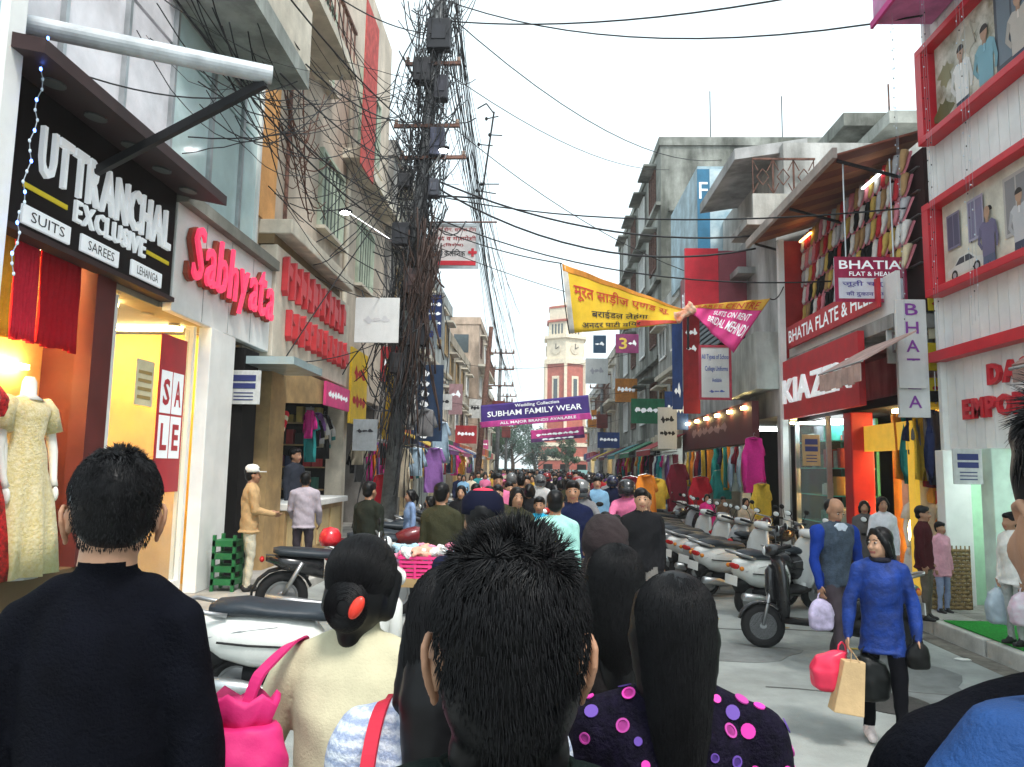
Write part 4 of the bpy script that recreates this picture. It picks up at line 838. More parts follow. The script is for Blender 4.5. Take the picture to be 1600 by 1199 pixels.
# ================================================================== people
M_SKIN = mat('skin_brown', (.36,.19,.115), .55, var=.08, vscale=20, spec=.35)
M_SKIN2 = mat('skin_light_brown', (.46,.26,.165), .55, var=.08, vscale=20, spec=.35)
M_HAIR = mat('black_hair', (.0035,.0032,.004), .45, var=.3, vscale=40, spec=.22)
M_SHOEB = mat('shoe_black', (.02,.018,.018), .5)
class Body:
    """tapered capsules, ellipsoids and lofts merged into one continuous surface; every prim carries a material tag"""
    def __init__(s): s.mb = MB(); s.p = []
    def cap(s, a, b, r0, r1, tg, n=14): s.mb.capsule(a, b, r0, r1, n); s.p.append(('c', np.array(a,float), np.array(b,float), r0, r1, tg)); return s
    def chain(s, pts, rs, tg):
        for i in range(len(pts)-1): s.cap(pts[i], pts[i+1], rs[i], rs[i+1], tg)
        return s
    def ell(s, c, r, tg, M=None): s.mb.ell(c, r, 16, 10, M); s.p.append(('e', np.array(c,float), np.array(r,float), np.array(M or Matrix.Identity(3)), 0, tg)); return s
    def loft(s, rows, tg, n=24, fold=0., nf=9):   # rows: (cx, cy, z, rx, ry)
        R = []
        for i, (cx, cy, z, rx, ry) in enumerate(rows):
            R.append([(cx+(rx+fold*rx*math.sin(nf*2*math.pi*k/n+i*.7))*math.cos(2*math.pi*k/n), cy+(ry+fold*ry*math.sin(nf*2*math.pi*k/n+i*.7))*math.sin(2*math.pi*k/n), z) for k in range(n)])
        s.mb.rings(R); s.p.append(('l', np.array(rows,float), None, 0, 0, tg)); return s
    def dist(s, P):
        out = []
        for k, a, b, r0, r1, tg in s.p:
            if k == 'c':
                ab = b-a; t = np.clip(((P-a) @ ab)/max(1e-9, ab @ ab), 0, 1); d = np.linalg.norm(P-a-t[:,None]*ab, axis=1)-(r0+(r1-r0)*t)
            elif k == 'e':
                q = (P-a) @ r0; l = np.linalg.norm(q/b, axis=1); d = (l-1)*b.min()
            else:
                z = np.clip(P[:,2], min(a[0,2],a[-1,2]), max(a[0,2],a[-1,2])); o = np.argsort(a[:,2])
                f = [np.interp(z, a[o,2], a[o,i]) for i in (0,1,3,4)]
                l = np.hypot((P[:,0]-f[0])/f[2], (P[:,1]-f[1])/f[3]); d = (l-1)*np.minimum(f[2],f[3]); d = np.maximum(d, np.abs(P[:,2]-z))
            out.append(d)
        return np.array(out)
    def mesh(s, name, voxel, mats, smooth=6, wob=0., wsc=9.):
        me = s.mb.mesh('tmp'); fixn(me); ob = bpy.data.objects.new('tmp', me)
        m = ob.modifiers.new('r', 'REMESH'); m.mode = 'VOXEL'; m.voxel_size = voxel; m.use_smooth_shade = True
        if smooth: q = ob.modifiers.new('s', 'SMOOTH'); q.factor = .5; q.iterations = smooth
        out = bpy.data.meshes.new_from_object(evaluated(ob)); out.name = name
        bpy.data.objects.remove(ob); bpy.data.meshes.remove(me)
        n = len(out.vertices); V = np.zeros(n*3); out.vertices.foreach_get('co', V); V = V.reshape(-1,3)
        tags = [p[5] for p in s.p]; ks = list(mats)
        nf = len(out.polygons); C = np.zeros(nf*3); out.polygons.foreach_get('center', C); C = C.reshape(-1,3)
        bias = np.array([-.012 if t == 'top' else 0. for t in tags])[:,None]; idx = (s.dist(C)+bias).argmin(0); mi = np.array([ks.index(t) if t in ks else 0 for t in tags])[idx]
        if wob > 0:
            N = np.zeros(n*3); out.vertices.foreach_get('normal', N); N = N.reshape(-1,3)
            vt = np.array([t not in ('skin','shoe') for t in tags])[s.dist(V).argmin(0)]
            w = np.sin(V[:,2]*wsc*2.1+3*np.sin(V[:,0]*wsc)+1.3*np.sin(V[:,1]*wsc*1.3))*.6+np.sin(V[:,2]*wsc*5+V[:,0]*wsc*3+2*np.sin(V[:,1]*wsc*2.2))*.4
            V = V+N*(w*wob*vt)[:,None]; out.vertices.foreach_set('co', V.ravel())
        out.materials.clear()
        for k in ks: out.materials.append(mats[k])
        out.polygons.foreach_set('material_index', mi.astype(np.int32)); out.polygons.foreach_set('use_smooth', np.ones(nf, bool)); out.update()
        return out
def hand(B, wr, d, side, s=1., curl=.6, tg='skin'):
    """palm and five fingers hanging along d from the wrist"""
    d = Vector(d).normalized(); x = d.cross(Vector((0,1,0))); x = x.normalized() if x.length > .1 else Vector((1,0,0)); f = x.cross(d).normalized()
    wr = Vector(wr)
    for k in (-1, 0, 1): B.cap(wr+d*.015*s+f*.018*k*s, wr+d*.075*s+f*.026*k*s, .016*s, .015*s, tg)
    for i, (o, l) in enumerate(((-.033,.062),(-.011,.076),(.011,.08),(.032,.07))):
        a = wr+d*.08*s+f*o*s; k1 = (d+x*(-side)*curl*.5).normalized(); b = a+k1*l*.5*s; k2 = (d*.6+x*(-side)*curl).normalized()
        B.cap(a, b, .0095*s, .0085*s, tg, 8); B.cap(b, b+k2*l*.5*s, .0085*s, .007*s, tg, 8)
    a = wr+d*.025*s+f*.03*s; b = a+(d*.7+f*.7).normalized()*.04*s; B.cap(a, b, .012*s, .010*s, tg, 8); B.cap(b, b+(d+f*.1).normalized()*.03*s, .010*s, .008*s, tg, 8)
def head_prims(B, c, s=1., yaw=0., pitch=0., tilt=0., ear=True, fine=False):
    M = Matrix.Rotation(yaw, 3, 'Z') @ Matrix.Rotation(tilt, 3, 'Y') @ Matrix.Rotation(pitch, 3, 'X'); c = Vector(c)
    T = lambda p: c+M @ (Vector(p)*s)
    B.ell(T((0,-.012,.028)), (.076*s,.096*s,.088*s), 'skin', M); B.ell(T((0,.022,-.035)), (.064*s,.072*s,.082*s), 'skin', M); B.ell(T((0,.045,-.088)), (.040*s,.042*s,.032*s), 'skin', M)
    B.cap(T((0,.088,.0)), T((0,.106,-.035)), .009*s, .014*s, 'skin', 8)
    B.cap(T((-.02,.082,-.066)), T((.02,.082,-.066)), .010*s, .010*s, 'lip', 8)
    for sx in (-1, 1):
        B.ell(T((sx*.03,.078,-.035)), (.02*s,.015*s,.02*s), 'skin', M)
        if ear and not fine: B.ell(T((sx*.080,-.008,-.018)), (.010*s,.020*s,.032*s), 'skin', M)
    return T, M
def face_parts(t, T, M, s=1., fem=False):
    for sx in (-1, 1):
        q = MB(); q.ell(T((sx*.031,.083,.006)), (.0135*s,.009*s,.0065*s), 10, 6, M); e = q.build('eye', mat('eye_white', (.38,.35,.32), .3, var=0), t, smooth=True)
        MB().ell(T((sx*.031,.0905,.006)), (.0072*s,.0045*s,.0068*s), 8, 6, M).build('iris', mat('iris_dark', (.015,.008,.005), .15, var=0), e, smooth=True)
        MB().tube([T((sx*.014,.090,.025)),T((sx*.030,.093,.030)),T((sx*.05,.080,.024))], [.003*s,.004*s,.002*s], 6).build('eyebrow', M_HAIR, t, smooth=True)
    return t
def strands(name, roots, t, m, n=4):
    """roots: list of polylines (points, base radius): tapered three-sided strands in one hair mesh"""
    V = []; F = []
    for pts, r in roots:
        k = len(pts); o = len(V)
        ax = Vector(pts[-1])-Vector(pts[0]); a = ax.orthogonal().normalized() if ax.length > 1e-6 else Vector((1,0,0)); b = ax.cross(a).normalized() if ax.length > 1e-6 else Vector((0,1,0))
        for i, p in enumerate(pts):
            w = r*(1-.9*(i/(k-1))**1.5)
            for j in range(3): an = 2.094*j; V.append(tuple(Vector(p)+(a*math.cos(an)+b*math.sin(an))*w))
        for i in range(k-1):
            for j in range(3): q = (j+1) % 3; F.append((o+3*i+j, o+3*i+q, o+3*i+3+q, o+3*i+3+j))
    mb = MB(); mb.v = V; mb.f = F
    return mb.build(name, m, t, smooth=True, recalc=False)
def short_hair(t, T, M, s=1., count=2600, length=.035, spike=.0, voxel=.012, name='hair', col=None):
    """scalp cap plus fine strands combed back and down; spike lifts the crown"""
    col = col or M_HAIR; B = Body()
    B.ell(T((0,-.022,.040)), (.084*s,.098*s,.088*s), 'h', M); B.ell(T((0,-.050,-.015)), (.072*s,.060*s,.075*s), 'h', M); B.ell(T((0,.03,.072)), (.062*s,.058*s,.042*s), 'h', M)
    me = B.mesh(name, voxel, {'h': col}, 3); o = link(name, me, t, True)
    roots = []
    for _ in range(count):
        u = random.uniform(-1,1); a = random.uniform(0,2*math.pi); q = math.sqrt(1-u*u); nrm = Vector((q*math.cos(a), q*math.sin(a), u))
        if nrm.z < -.62 or (nrm.y > .45 and nrm.z < .45) or (abs(nrm.x) > .75 and nrm.y > -.1 and nrm.z < .0): continue
        p = Vector((nrm.x*.085, -.022+nrm.y*.099, .040+nrm.z*(.089 if nrm.z > 0 else .105)))
        top = max(0., nrm.z); sw = Vector((random.gauss(0,.25), random.gauss(0,.25), random.gauss(0,.2)))
        d = (nrm*(.35+spike*top*1.2)+Vector((nrm.x*.2,-.35+.5*spike*top,-.75+1.1*top*(.5+spike)))+sw).normalized()
        L = length*random.uniform(.6,1.15)*(1+spike*top*.8)
        pts = [T(p+d*L*k/3+Vector((0,0,-.25*L*(k/3)**2*(1-spike*top)))) for k in range(4)]
        roots.append((pts, .0011*s))
    strands('hair_strand', roots, o, col)
    return o
PR = []
def person(name, label, loc, rz, h=1.68, mats=None, fem=False, pose=None, voxel=.014, group=None, hair='short', headyaw=0., headpitch=0., headtilt=0., hands=False, build=1., face=False, coat=None, wob=.007, shoe=1., collar=0., hands_curl=.7, skirt=None, strand=0, spike=0., longl=.3, seat=False, cat='person', hood=None, cap=None):
    """pose: ua/fa (upper arm, forearm direction) per side L,R; stride; figure faces local +Y"""
    s = h/1.70; po = dict(uaL=(-.12,.0,-1), faL=(-.02,.18,-1), uaR=(.12,.0,-1), faR=(.02,.18,-1), stride=.0, lean=0., bend=0.)
    if pose: po.update(pose)
    mats = dict(mats or {}); mats.setdefault('skin', M_SKIN); mats.setdefault('top', cmat((.3,.3,.3))); mats.setdefault('leg', cmat((.04,.04,.05))); mats.setdefault('shoe', M_SHOEB); mats.setdefault('lip', mat('lip', (.34,.10,.085), .5))
    t = thing(name, label, cat, loc, rz, group, world=False)
    B = Body(); w = build*(.90 if fem else 1.); hz = .90*s
    ln = po['lean']
    def L(x, y, z): k = max(0., (z-hz)); return Vector((x*1., y+k*ln, z))
    sh = .172*s*w
    # torso
    bust = .015*s if fem else 0.
    rows = [(.84,.150,.108),(.90,.158,.112),(.98,.148,.105),(1.06,.138 if not fem else .122,.098),(1.16,.150,.106),(1.27,.165,.112),(1.36,.160,.098),(1.41,.12,.078),(1.45,.062,.058)]
    if coat: rows = [(z, max(rx, .152 if z < 1.2 else 0)*(1.09 if z < 1.2 else 1.03), max(ry, .108 if z < 1.2 else 0)*1.12) for z, rx, ry in rows]; rows = [(coat, rows[0][1]*1.10, rows[0][2]*1.12)]+rows
    B.loft([(0, L(0,0,z*s).y+(bust*.5 if 1.1 < z < 1.35 else 0), z*s, rx*s*w, (ry*s*(w*.5+.5))+(bust if 1.15 < z < 1.3 else 0)) for z, rx, ry in rows], 'top')
    th = 1.1 if coat else 1.
    if coat: B.chain([(rows[0][1]*s*w*math.cos(a), rows[0][2]*s*(w*.5+.5)*math.sin(a), coat*s) for a in np.linspace(0,2*math.pi,17)], [.014*s]*17, 'top')
    ends = {}
    for sx, k in ((-1,'L'),(1,'R')):
        S = L(sx*sh, 0, 1.362*s); ua = Vector(po['ua'+k]).normalized(); fa = Vector(po['fa'+k]).normalized()
        E = S+ua*.275*s; Wt = E+fa*.245*s
        B.cap(L(sx*.07*s,0,1.405*s), S, .056*s, .058*s*w, 'top'); B.cap(S, E, .058*s*th*w, .048*s*th, 'top'); B.cap(E, Wt, .050*s*th, .037*s*th, 'top')
        B.cap(Wt-fa*.02*s, Wt+fa*.02*s, .027*s, .026*s, 'skin')
        if hands: hand(B, Wt, fa, sx, s, hands_curl)
        else: B.ell(Wt+fa*.075*s, (.022*s,.042*s,.068*s), 'skin', Vector((0,0,-1)).rotation_difference(fa).to_matrix())
        ends[k] = Wt+fa*.07*s
    # legs
    st = po['stride']
    for sx, q in ((-1,1),(1,-1)):
        hip = Vector((sx*.088*s,0,.86*s))
        if seat:
            K = hip+Vector((sx*.07*s,.40*s,-.03*s)); A = K+Vector((-sx*.0,.06*s,-.40*s)); 
        else:
            K = Vector((sx*.092*s, q*st*.34*s+.03*s, .48*s)); A = Vector((sx*.088*s, q*st*.72*s-(.10*s*abs(st) if q*st < 0 else 0), .085*s+(.05*s*abs(st) if q*st < 0 else 0)))
        B.cap(hip, K, .090*s*w, .058*s, 'leg'); B.cap(K, A, .057*s, .043*s, 'leg')
        B.cap(A+Vector((0,-.035*s,-.045*s)), A+Vector((0,.125*s*shoe,-.053*s)), .038*s*shoe, .030*s*shoe, 'shoe'); B.cap(A, A+Vector((0,.06*s,-.045*s)), .042*s, .036*s, 'shoe')
    if skirt:
        B.loft([(0,0,.92*s,.16*s*w,.115*s),(0,0,.7*s,.185*s*w,.14*s),(0,.0,skirt*s,.21*s*w,.17*s)], 'skirt', fold=.05)
        mats.setdefault('skirt', mats['top'])
    # neck and head
    hc = L(0,.0,1.575*s)+Vector((0,.012*s,0)); B.cap(L(0,-.012*s,1.40*s), hc+Vector((0,-.012*s,-.06*s)), .058*s, .052*s, 'skin')
    if collar: B.cap(L(0,-.010*s,1.39*s), L(0,-.008*s,(1.40+collar)*s), .070*s, .063*s, 'top')
    T, M = head_prims(B, hc, s, headyaw, headpitch, headtilt)
    me = B.mesh('body', voxel, mats, 4, wob); body = link('body', me, t, True)
    hv = max(.009, voxel*.9)
    if hair == 'short':
        if strand: short_hair(t, T, M, s, strand, .04, spike)
        else:
            H = Body(); H.ell(T((0,-.024,.042)), (.086*s,.099*s,.090*s), 'h', M); H.ell(T((0,-.05,-.02)), (.073*s,.060*s,.07*s), 'h', M); H.ell(T((0,.035,.075)), (.064*s,.056*s,.042*s), 'h', M)
            link('hair', H.mesh('hair', hv, {'h': M_HAIR}, 2, .002, 40), t, True)
    elif hair in ('long', 'bun', 'pony'):
        H = Body(); H.ell(T((0,-.024,.040)), (.088*s,.102*s,.092*s), 'h', M); H.ell(T((0,-.05,-.03)), (.084*s,.068*s,.09*s), 'h', M)
        for sx in (-1,1): H.cap(T((sx*.02,.05,.10)), T((sx*.080,.02,.0)), .022*s, .028*s, 'h'); H.cap(T((sx*.080,.02,.0)), T((sx*.072,-.03,-.09)), .028*s, .026*s, 'h')
        if hair == 'long': H.chain([T((0,-.06,-.03)), T((0,-.085,-.16)), T((.0,-.10,-.16-longl*.6)), T((.01,-.095,-.16-longl))], [.075*s,.07*s,.06*s,.02*s], 'h')
        if hair == 'bun': H.ell(T((0,-.125,.01)), (.045*s,.04*s,.045*s), 'h', M)
        if hair == 'pony': H.chain([T((0,-.12,.02)), T((0,-.16,-.04)), T((0,-.14,-.2))], [.03*s,.034*s,.012*s], 'h')
        link('hair', H.mesh('hair', hv, {'h': M_HAIR}, 3, .0012, 60), t, True)
    if hood:
        H = Body(); H.ell(T((0,-.022,.022)), (.096*s,.112*s,.112*s), 'h', M); H.chain([T((0,-.03,-.05)), T((0,-.04,-.17))], [.088*s,.115*s], 'h'); link('head_scarf', H.mesh('head_scarf', hv, {'h': hood}, 4, .004, 30), t, True)
    if cap:
        q = MB(); q.lathe([(.098*s,-.0),(.100*s,.03*s),(.092*s,.075*s),(.06*s,.105*s),(.0,.115*s)], T((0,-.015,.035)), 20, M); c_ = q.build('cap', cap, t, smooth=True)
        q = MB(); q.prism([(.095*s*math.cos(a)*.95, .07*s+.11*s*math.sin(a)) for a in np.linspace(0,math.pi,12)], .012*s, M, T((0,.0,.045))); q.build('peak', cap, c_)
    if face: face_parts(t, T, M, s, fem)
    PR.append((t, T, M)); return t, T, M, ends
# ================================================================== foreground people
M_BLK = mat('black_wool', (.0035,.004,.007), .95, var=.25, vscale=12, bump=.5, bscale=120, spec=.06)
def at_px(px, ytop, Y, zb=0.): p = PY(px, ytop, Y); return (p.x, Y, zb), p.z-zb
def ears(t, T, M, s, name='ear', m=None):
    m = m or M_SKIN
    for sx in (-1, 1):
        B = Body(); Q = lambda x, y_, z: T((sx*x, y_, z))
        B.ell(Q(.080,-.006,-.020), (.008*s,.018*s,.028*s), 'e', M @ Matrix.Rotation(sx*R_(20),3,'Z') @ Matrix.Rotation(R_(-12),3,'X'))
        B.chain([Q(.078,.010,-.004),Q(.083,.006,.010),Q(.088,-.010,.014),Q(.091,-.024,.004),Q(.090,-.027,-.014),Q(.086,-.020,-.034),Q(.081,-.010,-.048)], [.003*s,.004*s,.0045*s,.0048*s,.0045*s,.0045*s,.005*s], 'e')
        B.ell(Q(.080,-.004,-.052), (.005*s,.008*s,.009*s), 'e', M)
        link(name, B.mesh(name, .0028, {'e': m}, 3), t, True)
# 1 centre man, head from behind
t, T, M, _ = person('person', 'man with spiky black hair and bare ears seen from behind, dark green collar', (-.028,.86,0), R_(3), 1.775, {'skin':M_SKIN2,'top':mat('dark_green_cloth', (.006,.012,.011), .95, spec=.08, var=.2, bump=.5, bscale=140),'leg':cmat((.02,.02,.03))}, voxel=.008, hair=None, headyaw=R_(2))
ears(t, T, M, 1.045)
M_HAIRC = M_HAIR
def fg_short(t, T, M, s, count, length, spike, nape=True):
    B = Body(); B.ell(T((0,-.020,.038)), (.083*s,.101*s,.090*s), 'h', M); B.ell(T((0,-.048,-.025)) if nape else T((0,-.036,-.005)), (.074*s,.066*s,.082*s) if nape else (.0745*s,.066*s,.066*s), 'h', M); B.ell(T((0,.03,.074)), (.062*s,.060*s,.042*s), 'h', M)
    if nape: B.cap(T((-.028,-.040,-.095)), T((.028,-.040,-.095)), .036*s, .036*s, 'h')
    o = link('hair', B.mesh('hair', .007, {'h': M_HAIR}, 4), t, True); roots = []
    for _ in range(count):
        u = random.uniform(-.85 if nape else -.66,1); a = random.uniform(0,2*math.pi); q = math.sqrt(1-u*u); nrm = Vector((q*math.cos(a), q*math.sin(a), u))
        if (nrm.y > .4 and nrm.z < .5) or (abs(nrm.x) > .7 and nrm.y > -.2 and nrm.z < .05): continue
        low = max(0., -nrm.z); p = Vector((nrm.x*.084*(1-.12*low), -.021+nrm.y*.101-.004*low, .038+nrm.z*(.090 if nrm.z > 0 else .155)))
        top = max(0., nrm.z); g = random.gauss
        cl = Vector((mnoise.noise(p*38), mnoise.noise(p*38+Vector((9,0,0))), mnoise.noise(p*38+Vector((0,9,0)))))      # clumping
        tt = max(0., (nrm.z-.35)/.65)
        d = (nrm*(.10+spike*tt*.55)+Vector((nrm.x*.12,-.30+.55*tt,-.85+(.85+.75*spike)*tt))+cl*.75*(.22+tt)+Vector((g(0,.09),g(0,.09),g(0,.08)))).normalized()
        L = length*random.uniform(.55,1.1)*(.45+.65*tt)
        pts = [T(p+d*(L*k/3)+Vector((0,-.004,-.10*L*k*k/9))) for k in range(4)]
        roots.append((pts, random.uniform(.0007,.0013)*s))
    strands('hair_strand', roots, o, M_HAIR); return o
fg_short(t, T, M, 1.045, 12000, .027, .35)
q = MB(); q.rings([[(.0+(.078+.004*k)*1.06*math.cos(a), -.012+(.070+.004*k)*1.06*math.sin(a)-.012, 1.50+.018*k*(1-.8*k*.1)-.02*math.sin(a)) for a in np.linspace(0,2*math.pi,28,endpoint=False)] for k in (3,2,1,0,1.0)]) if 0 else None
q = MB(); q.rings([[(r*math.cos(a), -.010+r*.95*math.sin(a), z-.01*math.sin(a)) for a in np.linspace(0,2*math.pi,28,endpoint=False)] for r, z in ((.088,1.47),(.082,1.49),(.078,1.515),(.076,1.53),(.070,1.526),(.068,1.48))]); q.build('collar', MATS['dark_green_cloth'], t, smooth=True)
# 2 man in black at left
t, T, M, _ = person('person', 'tall man in plain black pullover with short hair, head turned left', (-.925,1.60,0), R_(12), 1.872, {'skin':M_SKIN2,'top':M_BLK,'leg':cmat((.02,.02,.025))}, voxel=.010, hair=None, headyaw=R_(20), build=.80, collar=.028, coat=.72, pose=dict(uaL=(-.22,0,-1),uaR=(.2,.0,-1)), wob=.003)
ears(t, T, M, 1.1, m=M_SKIN)
fg_short(t, T, M, 1.1, 8000, .016, .0, False)
q = MB(); q.tube([T((-.085,.0,.004)),T((-.074,.09,.006)),T((-.05,.115,.002)),T((-.012,.12,.0))], .0022, 6); g_ = q.build('spectacles', mat('gold_wire', (.5,.38,.2), .3, metal=.8), t)
# 3 woman in cream sweater
M_CRM = mat('cream_knit', (.58,.54,.37), .95, var=.1, vscale=5, bump=.22, bscale=150)
loc = (-.445,1.92,0)
t, T, M, _ = person('person', 'woman in cream knit sweater with pinned-up dark hair and pink strap', loc, R_(-4), 1.665, {'skin':M_SKIN2,'top':M_CRM,'leg':cmat((.03,.03,.05))}, True, dict(uaL=(-.42,.12,-.9),faL=(-.1,.5,-.8),uaR=(.36,.1,-.9),faR=(-.1,.6,-.6)), voxel=.010, hair=None, headtilt=R_(4), coat=.76, build=1.06, wob=.004, collar=.035)
def updo(t, T, M, s, count=5200, bunc=(0,-.105,-.035)):
    B = Body(); B.ell(T((0,-.022,.036)), (.088*s,.104*s,.094*s), 'h', M); B.ell(T((0,-.05,-.03)), (.084*s,.074*s,.088*s), 'h', M); B.ell(T(bunc), (.056*s,.045*s,.064*s), 'h', M); B.cap(T((0,-.055,-.08)), T((0,-.06,-.12)), .055*s, .035*s, 'h')
    for sx in (-1,1): B.cap(T((sx*.078,.02,.02)), T((sx*.074,-.02,-.06)), .024*s, .026*s, 'h')
    o = link('hair', B.mesh('hair', .008, {'h': M_HAIR}, 4), t, True); roots = []; c = Vector(bunc)
    for _ in range(count):
        u = random.uniform(-.75,1); a = random.uniform(0,2*math.pi); q = math.sqrt(1-u*u); nrm = Vector((q*math.cos(a), q*math.sin(a), u))
        if nrm.y > .62 and nrm.z < .3: continue
        p = Vector((nrm.x*.0895, -.022+nrm.y*.1055, .036+nrm.z*(.0955 if nrm.z > 0 else .13)))
        d = (c-p); d = (d-nrm*d.dot(nrm)*.95).normalized(); L = random.uniform(.04,.075)
        pts = []
        for k in range(4):
            v = p+d*(L*k/3); e = Vector((v.x/.0895, (v.y+.022)/.1055, (v.z-.036)/(.0955 if v.z > .036 else .13))); l = e.length
            if l > 1e-6: v = Vector((e.x/l*.0895, -.022+e.y/l*.1055, .036+e.z/l*(.0955 if v.z > .036 else .13)))*1.0
            pts.append(T(v+nrm*random.uniform(.0005,.002)))
        roots.append((pts, .0011*s))
    for _ in range(900):     # wound bun
        a = random.uniform(0,6.28); r = random.uniform(.3,1.); z = random.uniform(-.8,.8); pts = []
        for k in range(4):
            aa = a+k*.35; e = Vector((math.cos(aa)*r, -math.sqrt(max(0,1-r*r*.9)), math.sin(aa)*r)); pts.append(T(c+Vector((e.x*.058,e.y*.046,e.z*.066))))
        roots.append((pts, .0012*s))
    strands('hair_strand', roots, o, M_HAIR); return o
updo(t, T, M, .98)
MB().ell(T((.035,-.150,-.030)), (.016,.012,.03), 10, 8, M @ Matrix.Rotation(R_(25),3,'Y')).build('hair_clip', mat('clip_red', (.75,.05,.03), .3), t, smooth=True)
# pink bag on her shoulder
M_PK = mat('pink_leather', (.58,.02,.15), .6, var=.15, vscale=4, bump=.15, bscale=25)
g = thing('shoulder_bag', 'bright pink backpack hanging by one strap from the cream sweater', 'bag', (-.72,1.74,1.0))
B = Body(); B.loft([(-.70,1.72,.90,.12,.05),(-.70,1.72,.98,.150,.075),(-.695,1.72,1.1,.150,.080),(-.685,1.72,1.20,.135,.07),(-.67,1.725,1.26,.10,.05)], 'p'); B.ell((-.70,1.665,1.03), (.11,.05,.09), 'p'); me = B.mesh('body', .010, {'p': M_PK}, 4, .003, 25)
for v in me.vertices: v.co -= Vector((-.72,1.74,1.0))
link('body', me, g, True)
q = MB(); q.rings([[(-.665+.07*math.cos(a)*k, 1.735+.035*math.sin(a)*k, z+.012*math.sin(6*a)) for a in np.linspace(0,2*math.pi,24,endpoint=False)] for k, z in ((.9,1.245),(1.05,1.275),(1.25,1.31),(1.1,1.32))]); q.build('gathered_mouth', M_PK, g, smooth=True)
def strap(parent, pts, w, th, m, name='strap', up=(0,-1,0)):
    q = MB(); R = []; pts = [Vector(p) for p in pts]
    for _ in range(2): pts = [pts[0]]+[v for a, b in zip(pts, pts[1:]) for v in (a.lerp(b,.25), a.lerp(b,.75))]+[pts[-1]]
    for i, p in enumerate(pts):
        d = (pts[min(i+1,len(pts)-1)]-pts[max(0,i-1)]).normalized(); x = d.cross(Vector(up)).normalized()*w/2; n = Vector(up)*th/2
        R.append([p-x-n, p+x-n, p+x+n, p-x+n])
    q.rings(R); return q.build(name, m, parent, smooth=False)
strap(g, [(-.655,1.72,1.28),(-.635,1.735,1.36),(-.625,1.765,1.375),(-.61,1.81,1.395),(-.60,1.87,1.408),(-.595,1.95,1.40),(-.59,2.02,1.34)], .03, .008, M_PK, up=(-.3,-.75,.55))
MB().tube([(-.80,1.655,1.12),(-.72,1.635,1.15),(-.62,1.655,1.11)], .006, 6).build('zip', mat('dark_zip', (.3,.01,.08), .4), g)
# 4 woman in grey-blue patterned knit, mostly hidden
def knit_mat():
    m = mat('blue_white_knit', (.55,.60,.70), .95, var=.2, vscale=30, bump=.5, bscale=120); n = m.node_tree; L = n.links.new; b = n.nodes['Principled BSDF']
    w = n.nodes.new('ShaderNodeTexWave'); w.wave_type = 'BANDS'; w.bands_direction = 'Z'; w.inputs['Scale'].default_value = 14; w.inputs['Distortion'].default_value = 3; w.inputs['Detail Scale'].default_value = 8
    tc = n.nodes.new('ShaderNodeTexCoord'); L(tc.outputs['Object'], w.inputs['Vector']); r = n.nodes.new('ShaderNodeValToRGB'); L(w.outputs['Fac'], r.inputs[0]); r.color_ramp.elements[0].color = (.30,.36,.52,1); r.color_ramp.elements[1].color = (.62,.66,.74,1); L(r.outputs[0], b.inputs['Base Color']); return m
t, T, M, _ = person('person', 'woman in pale blue patterned knit with long loose hair and red strap', (-.16,1.48,0), R_(2), 1.655, {'skin':M_SKIN2,'top':knit_mat(),'leg':cmat((.03,.03,.05))}, True, voxel=.010, hair=None, build=1.12, coat=.8)
def long_hair(t, T, M, s, count=4200, length=.42, width=1.):
    B = Body(); B.ell(T((0,-.022,.036)), (.088*s,.104*s,.094*s), 'h', M); B.chain([T((0,-.05,-.01)), T((0,-.075,-.12)), T((0,-.095,-.25)), T((0,-.10,-.12-length*.8)), T((0,-.098,-.12-length))], [.082*s,.080*s*width,.068*s*width,.05*s*width,.02*s], 'h')
    for sx in (-1,1): B.chain([T((sx*.065,.03,.06)), T((sx*.080,.0,-.02)), T((sx*.072*width,-.035,-.14))], [.025*s,.026*s,.028*s], 'h')
    o = link('hair', B.mesh('hair', .009, {'h': M_HAIR}, 4, .0008, 50), t, True); roots = []
    for _ in range(count):
        a = random.uniform(math.pi*.95,math.pi*2.05) if random.random() < .85 else random.uniform(0,6.28); z0 = .13-.34*random.random()**1.8; pts = []
        tot = (length+.1)*random.uniform(.7,1.08)
        for k in range(9):
            z = z0-tot*(k/8)**1.8
            if z > .036: r = math.sqrt(max(0,1-((z-.036)/.094)**2)); x, y_ = .089*r*math.cos(a), -.022+.105*r*math.sin(a)
            else:
                f = min(1, (.036-z)/(length+.1)); ww = .089*(1-.45*f*f)*(1+(width-1)*f); x, y_ = ww*math.cos(a)*(1-.25*f), -.03-.06*min(1,f*2)+(.1-.03*f)*math.sin(a)*(1-.3*f)
            pts.append(T((x+random.gauss(0,.0012), y_+random.gauss(0,.0012), max(z,-.13-length))))
        roots.append((pts, .0012*s))
    strands('hair_strand', roots, o, M_HAIR); return o
long_hair(t, T, M, .97, 3600, .34, 1.2)
strap(t, [(-.13,-.125,1.05),(-.135,-.15,1.2),(-.135,-.135,1.31),(-.13,-.08,1.385),(-.125,0,1.405),(-.12,.07,1.37),(-.12,.12,1.22)], .026, .008, mat('strap_red', (.48,.015,.04), .6), 'bag_strap', (-.2,-.8,.5))
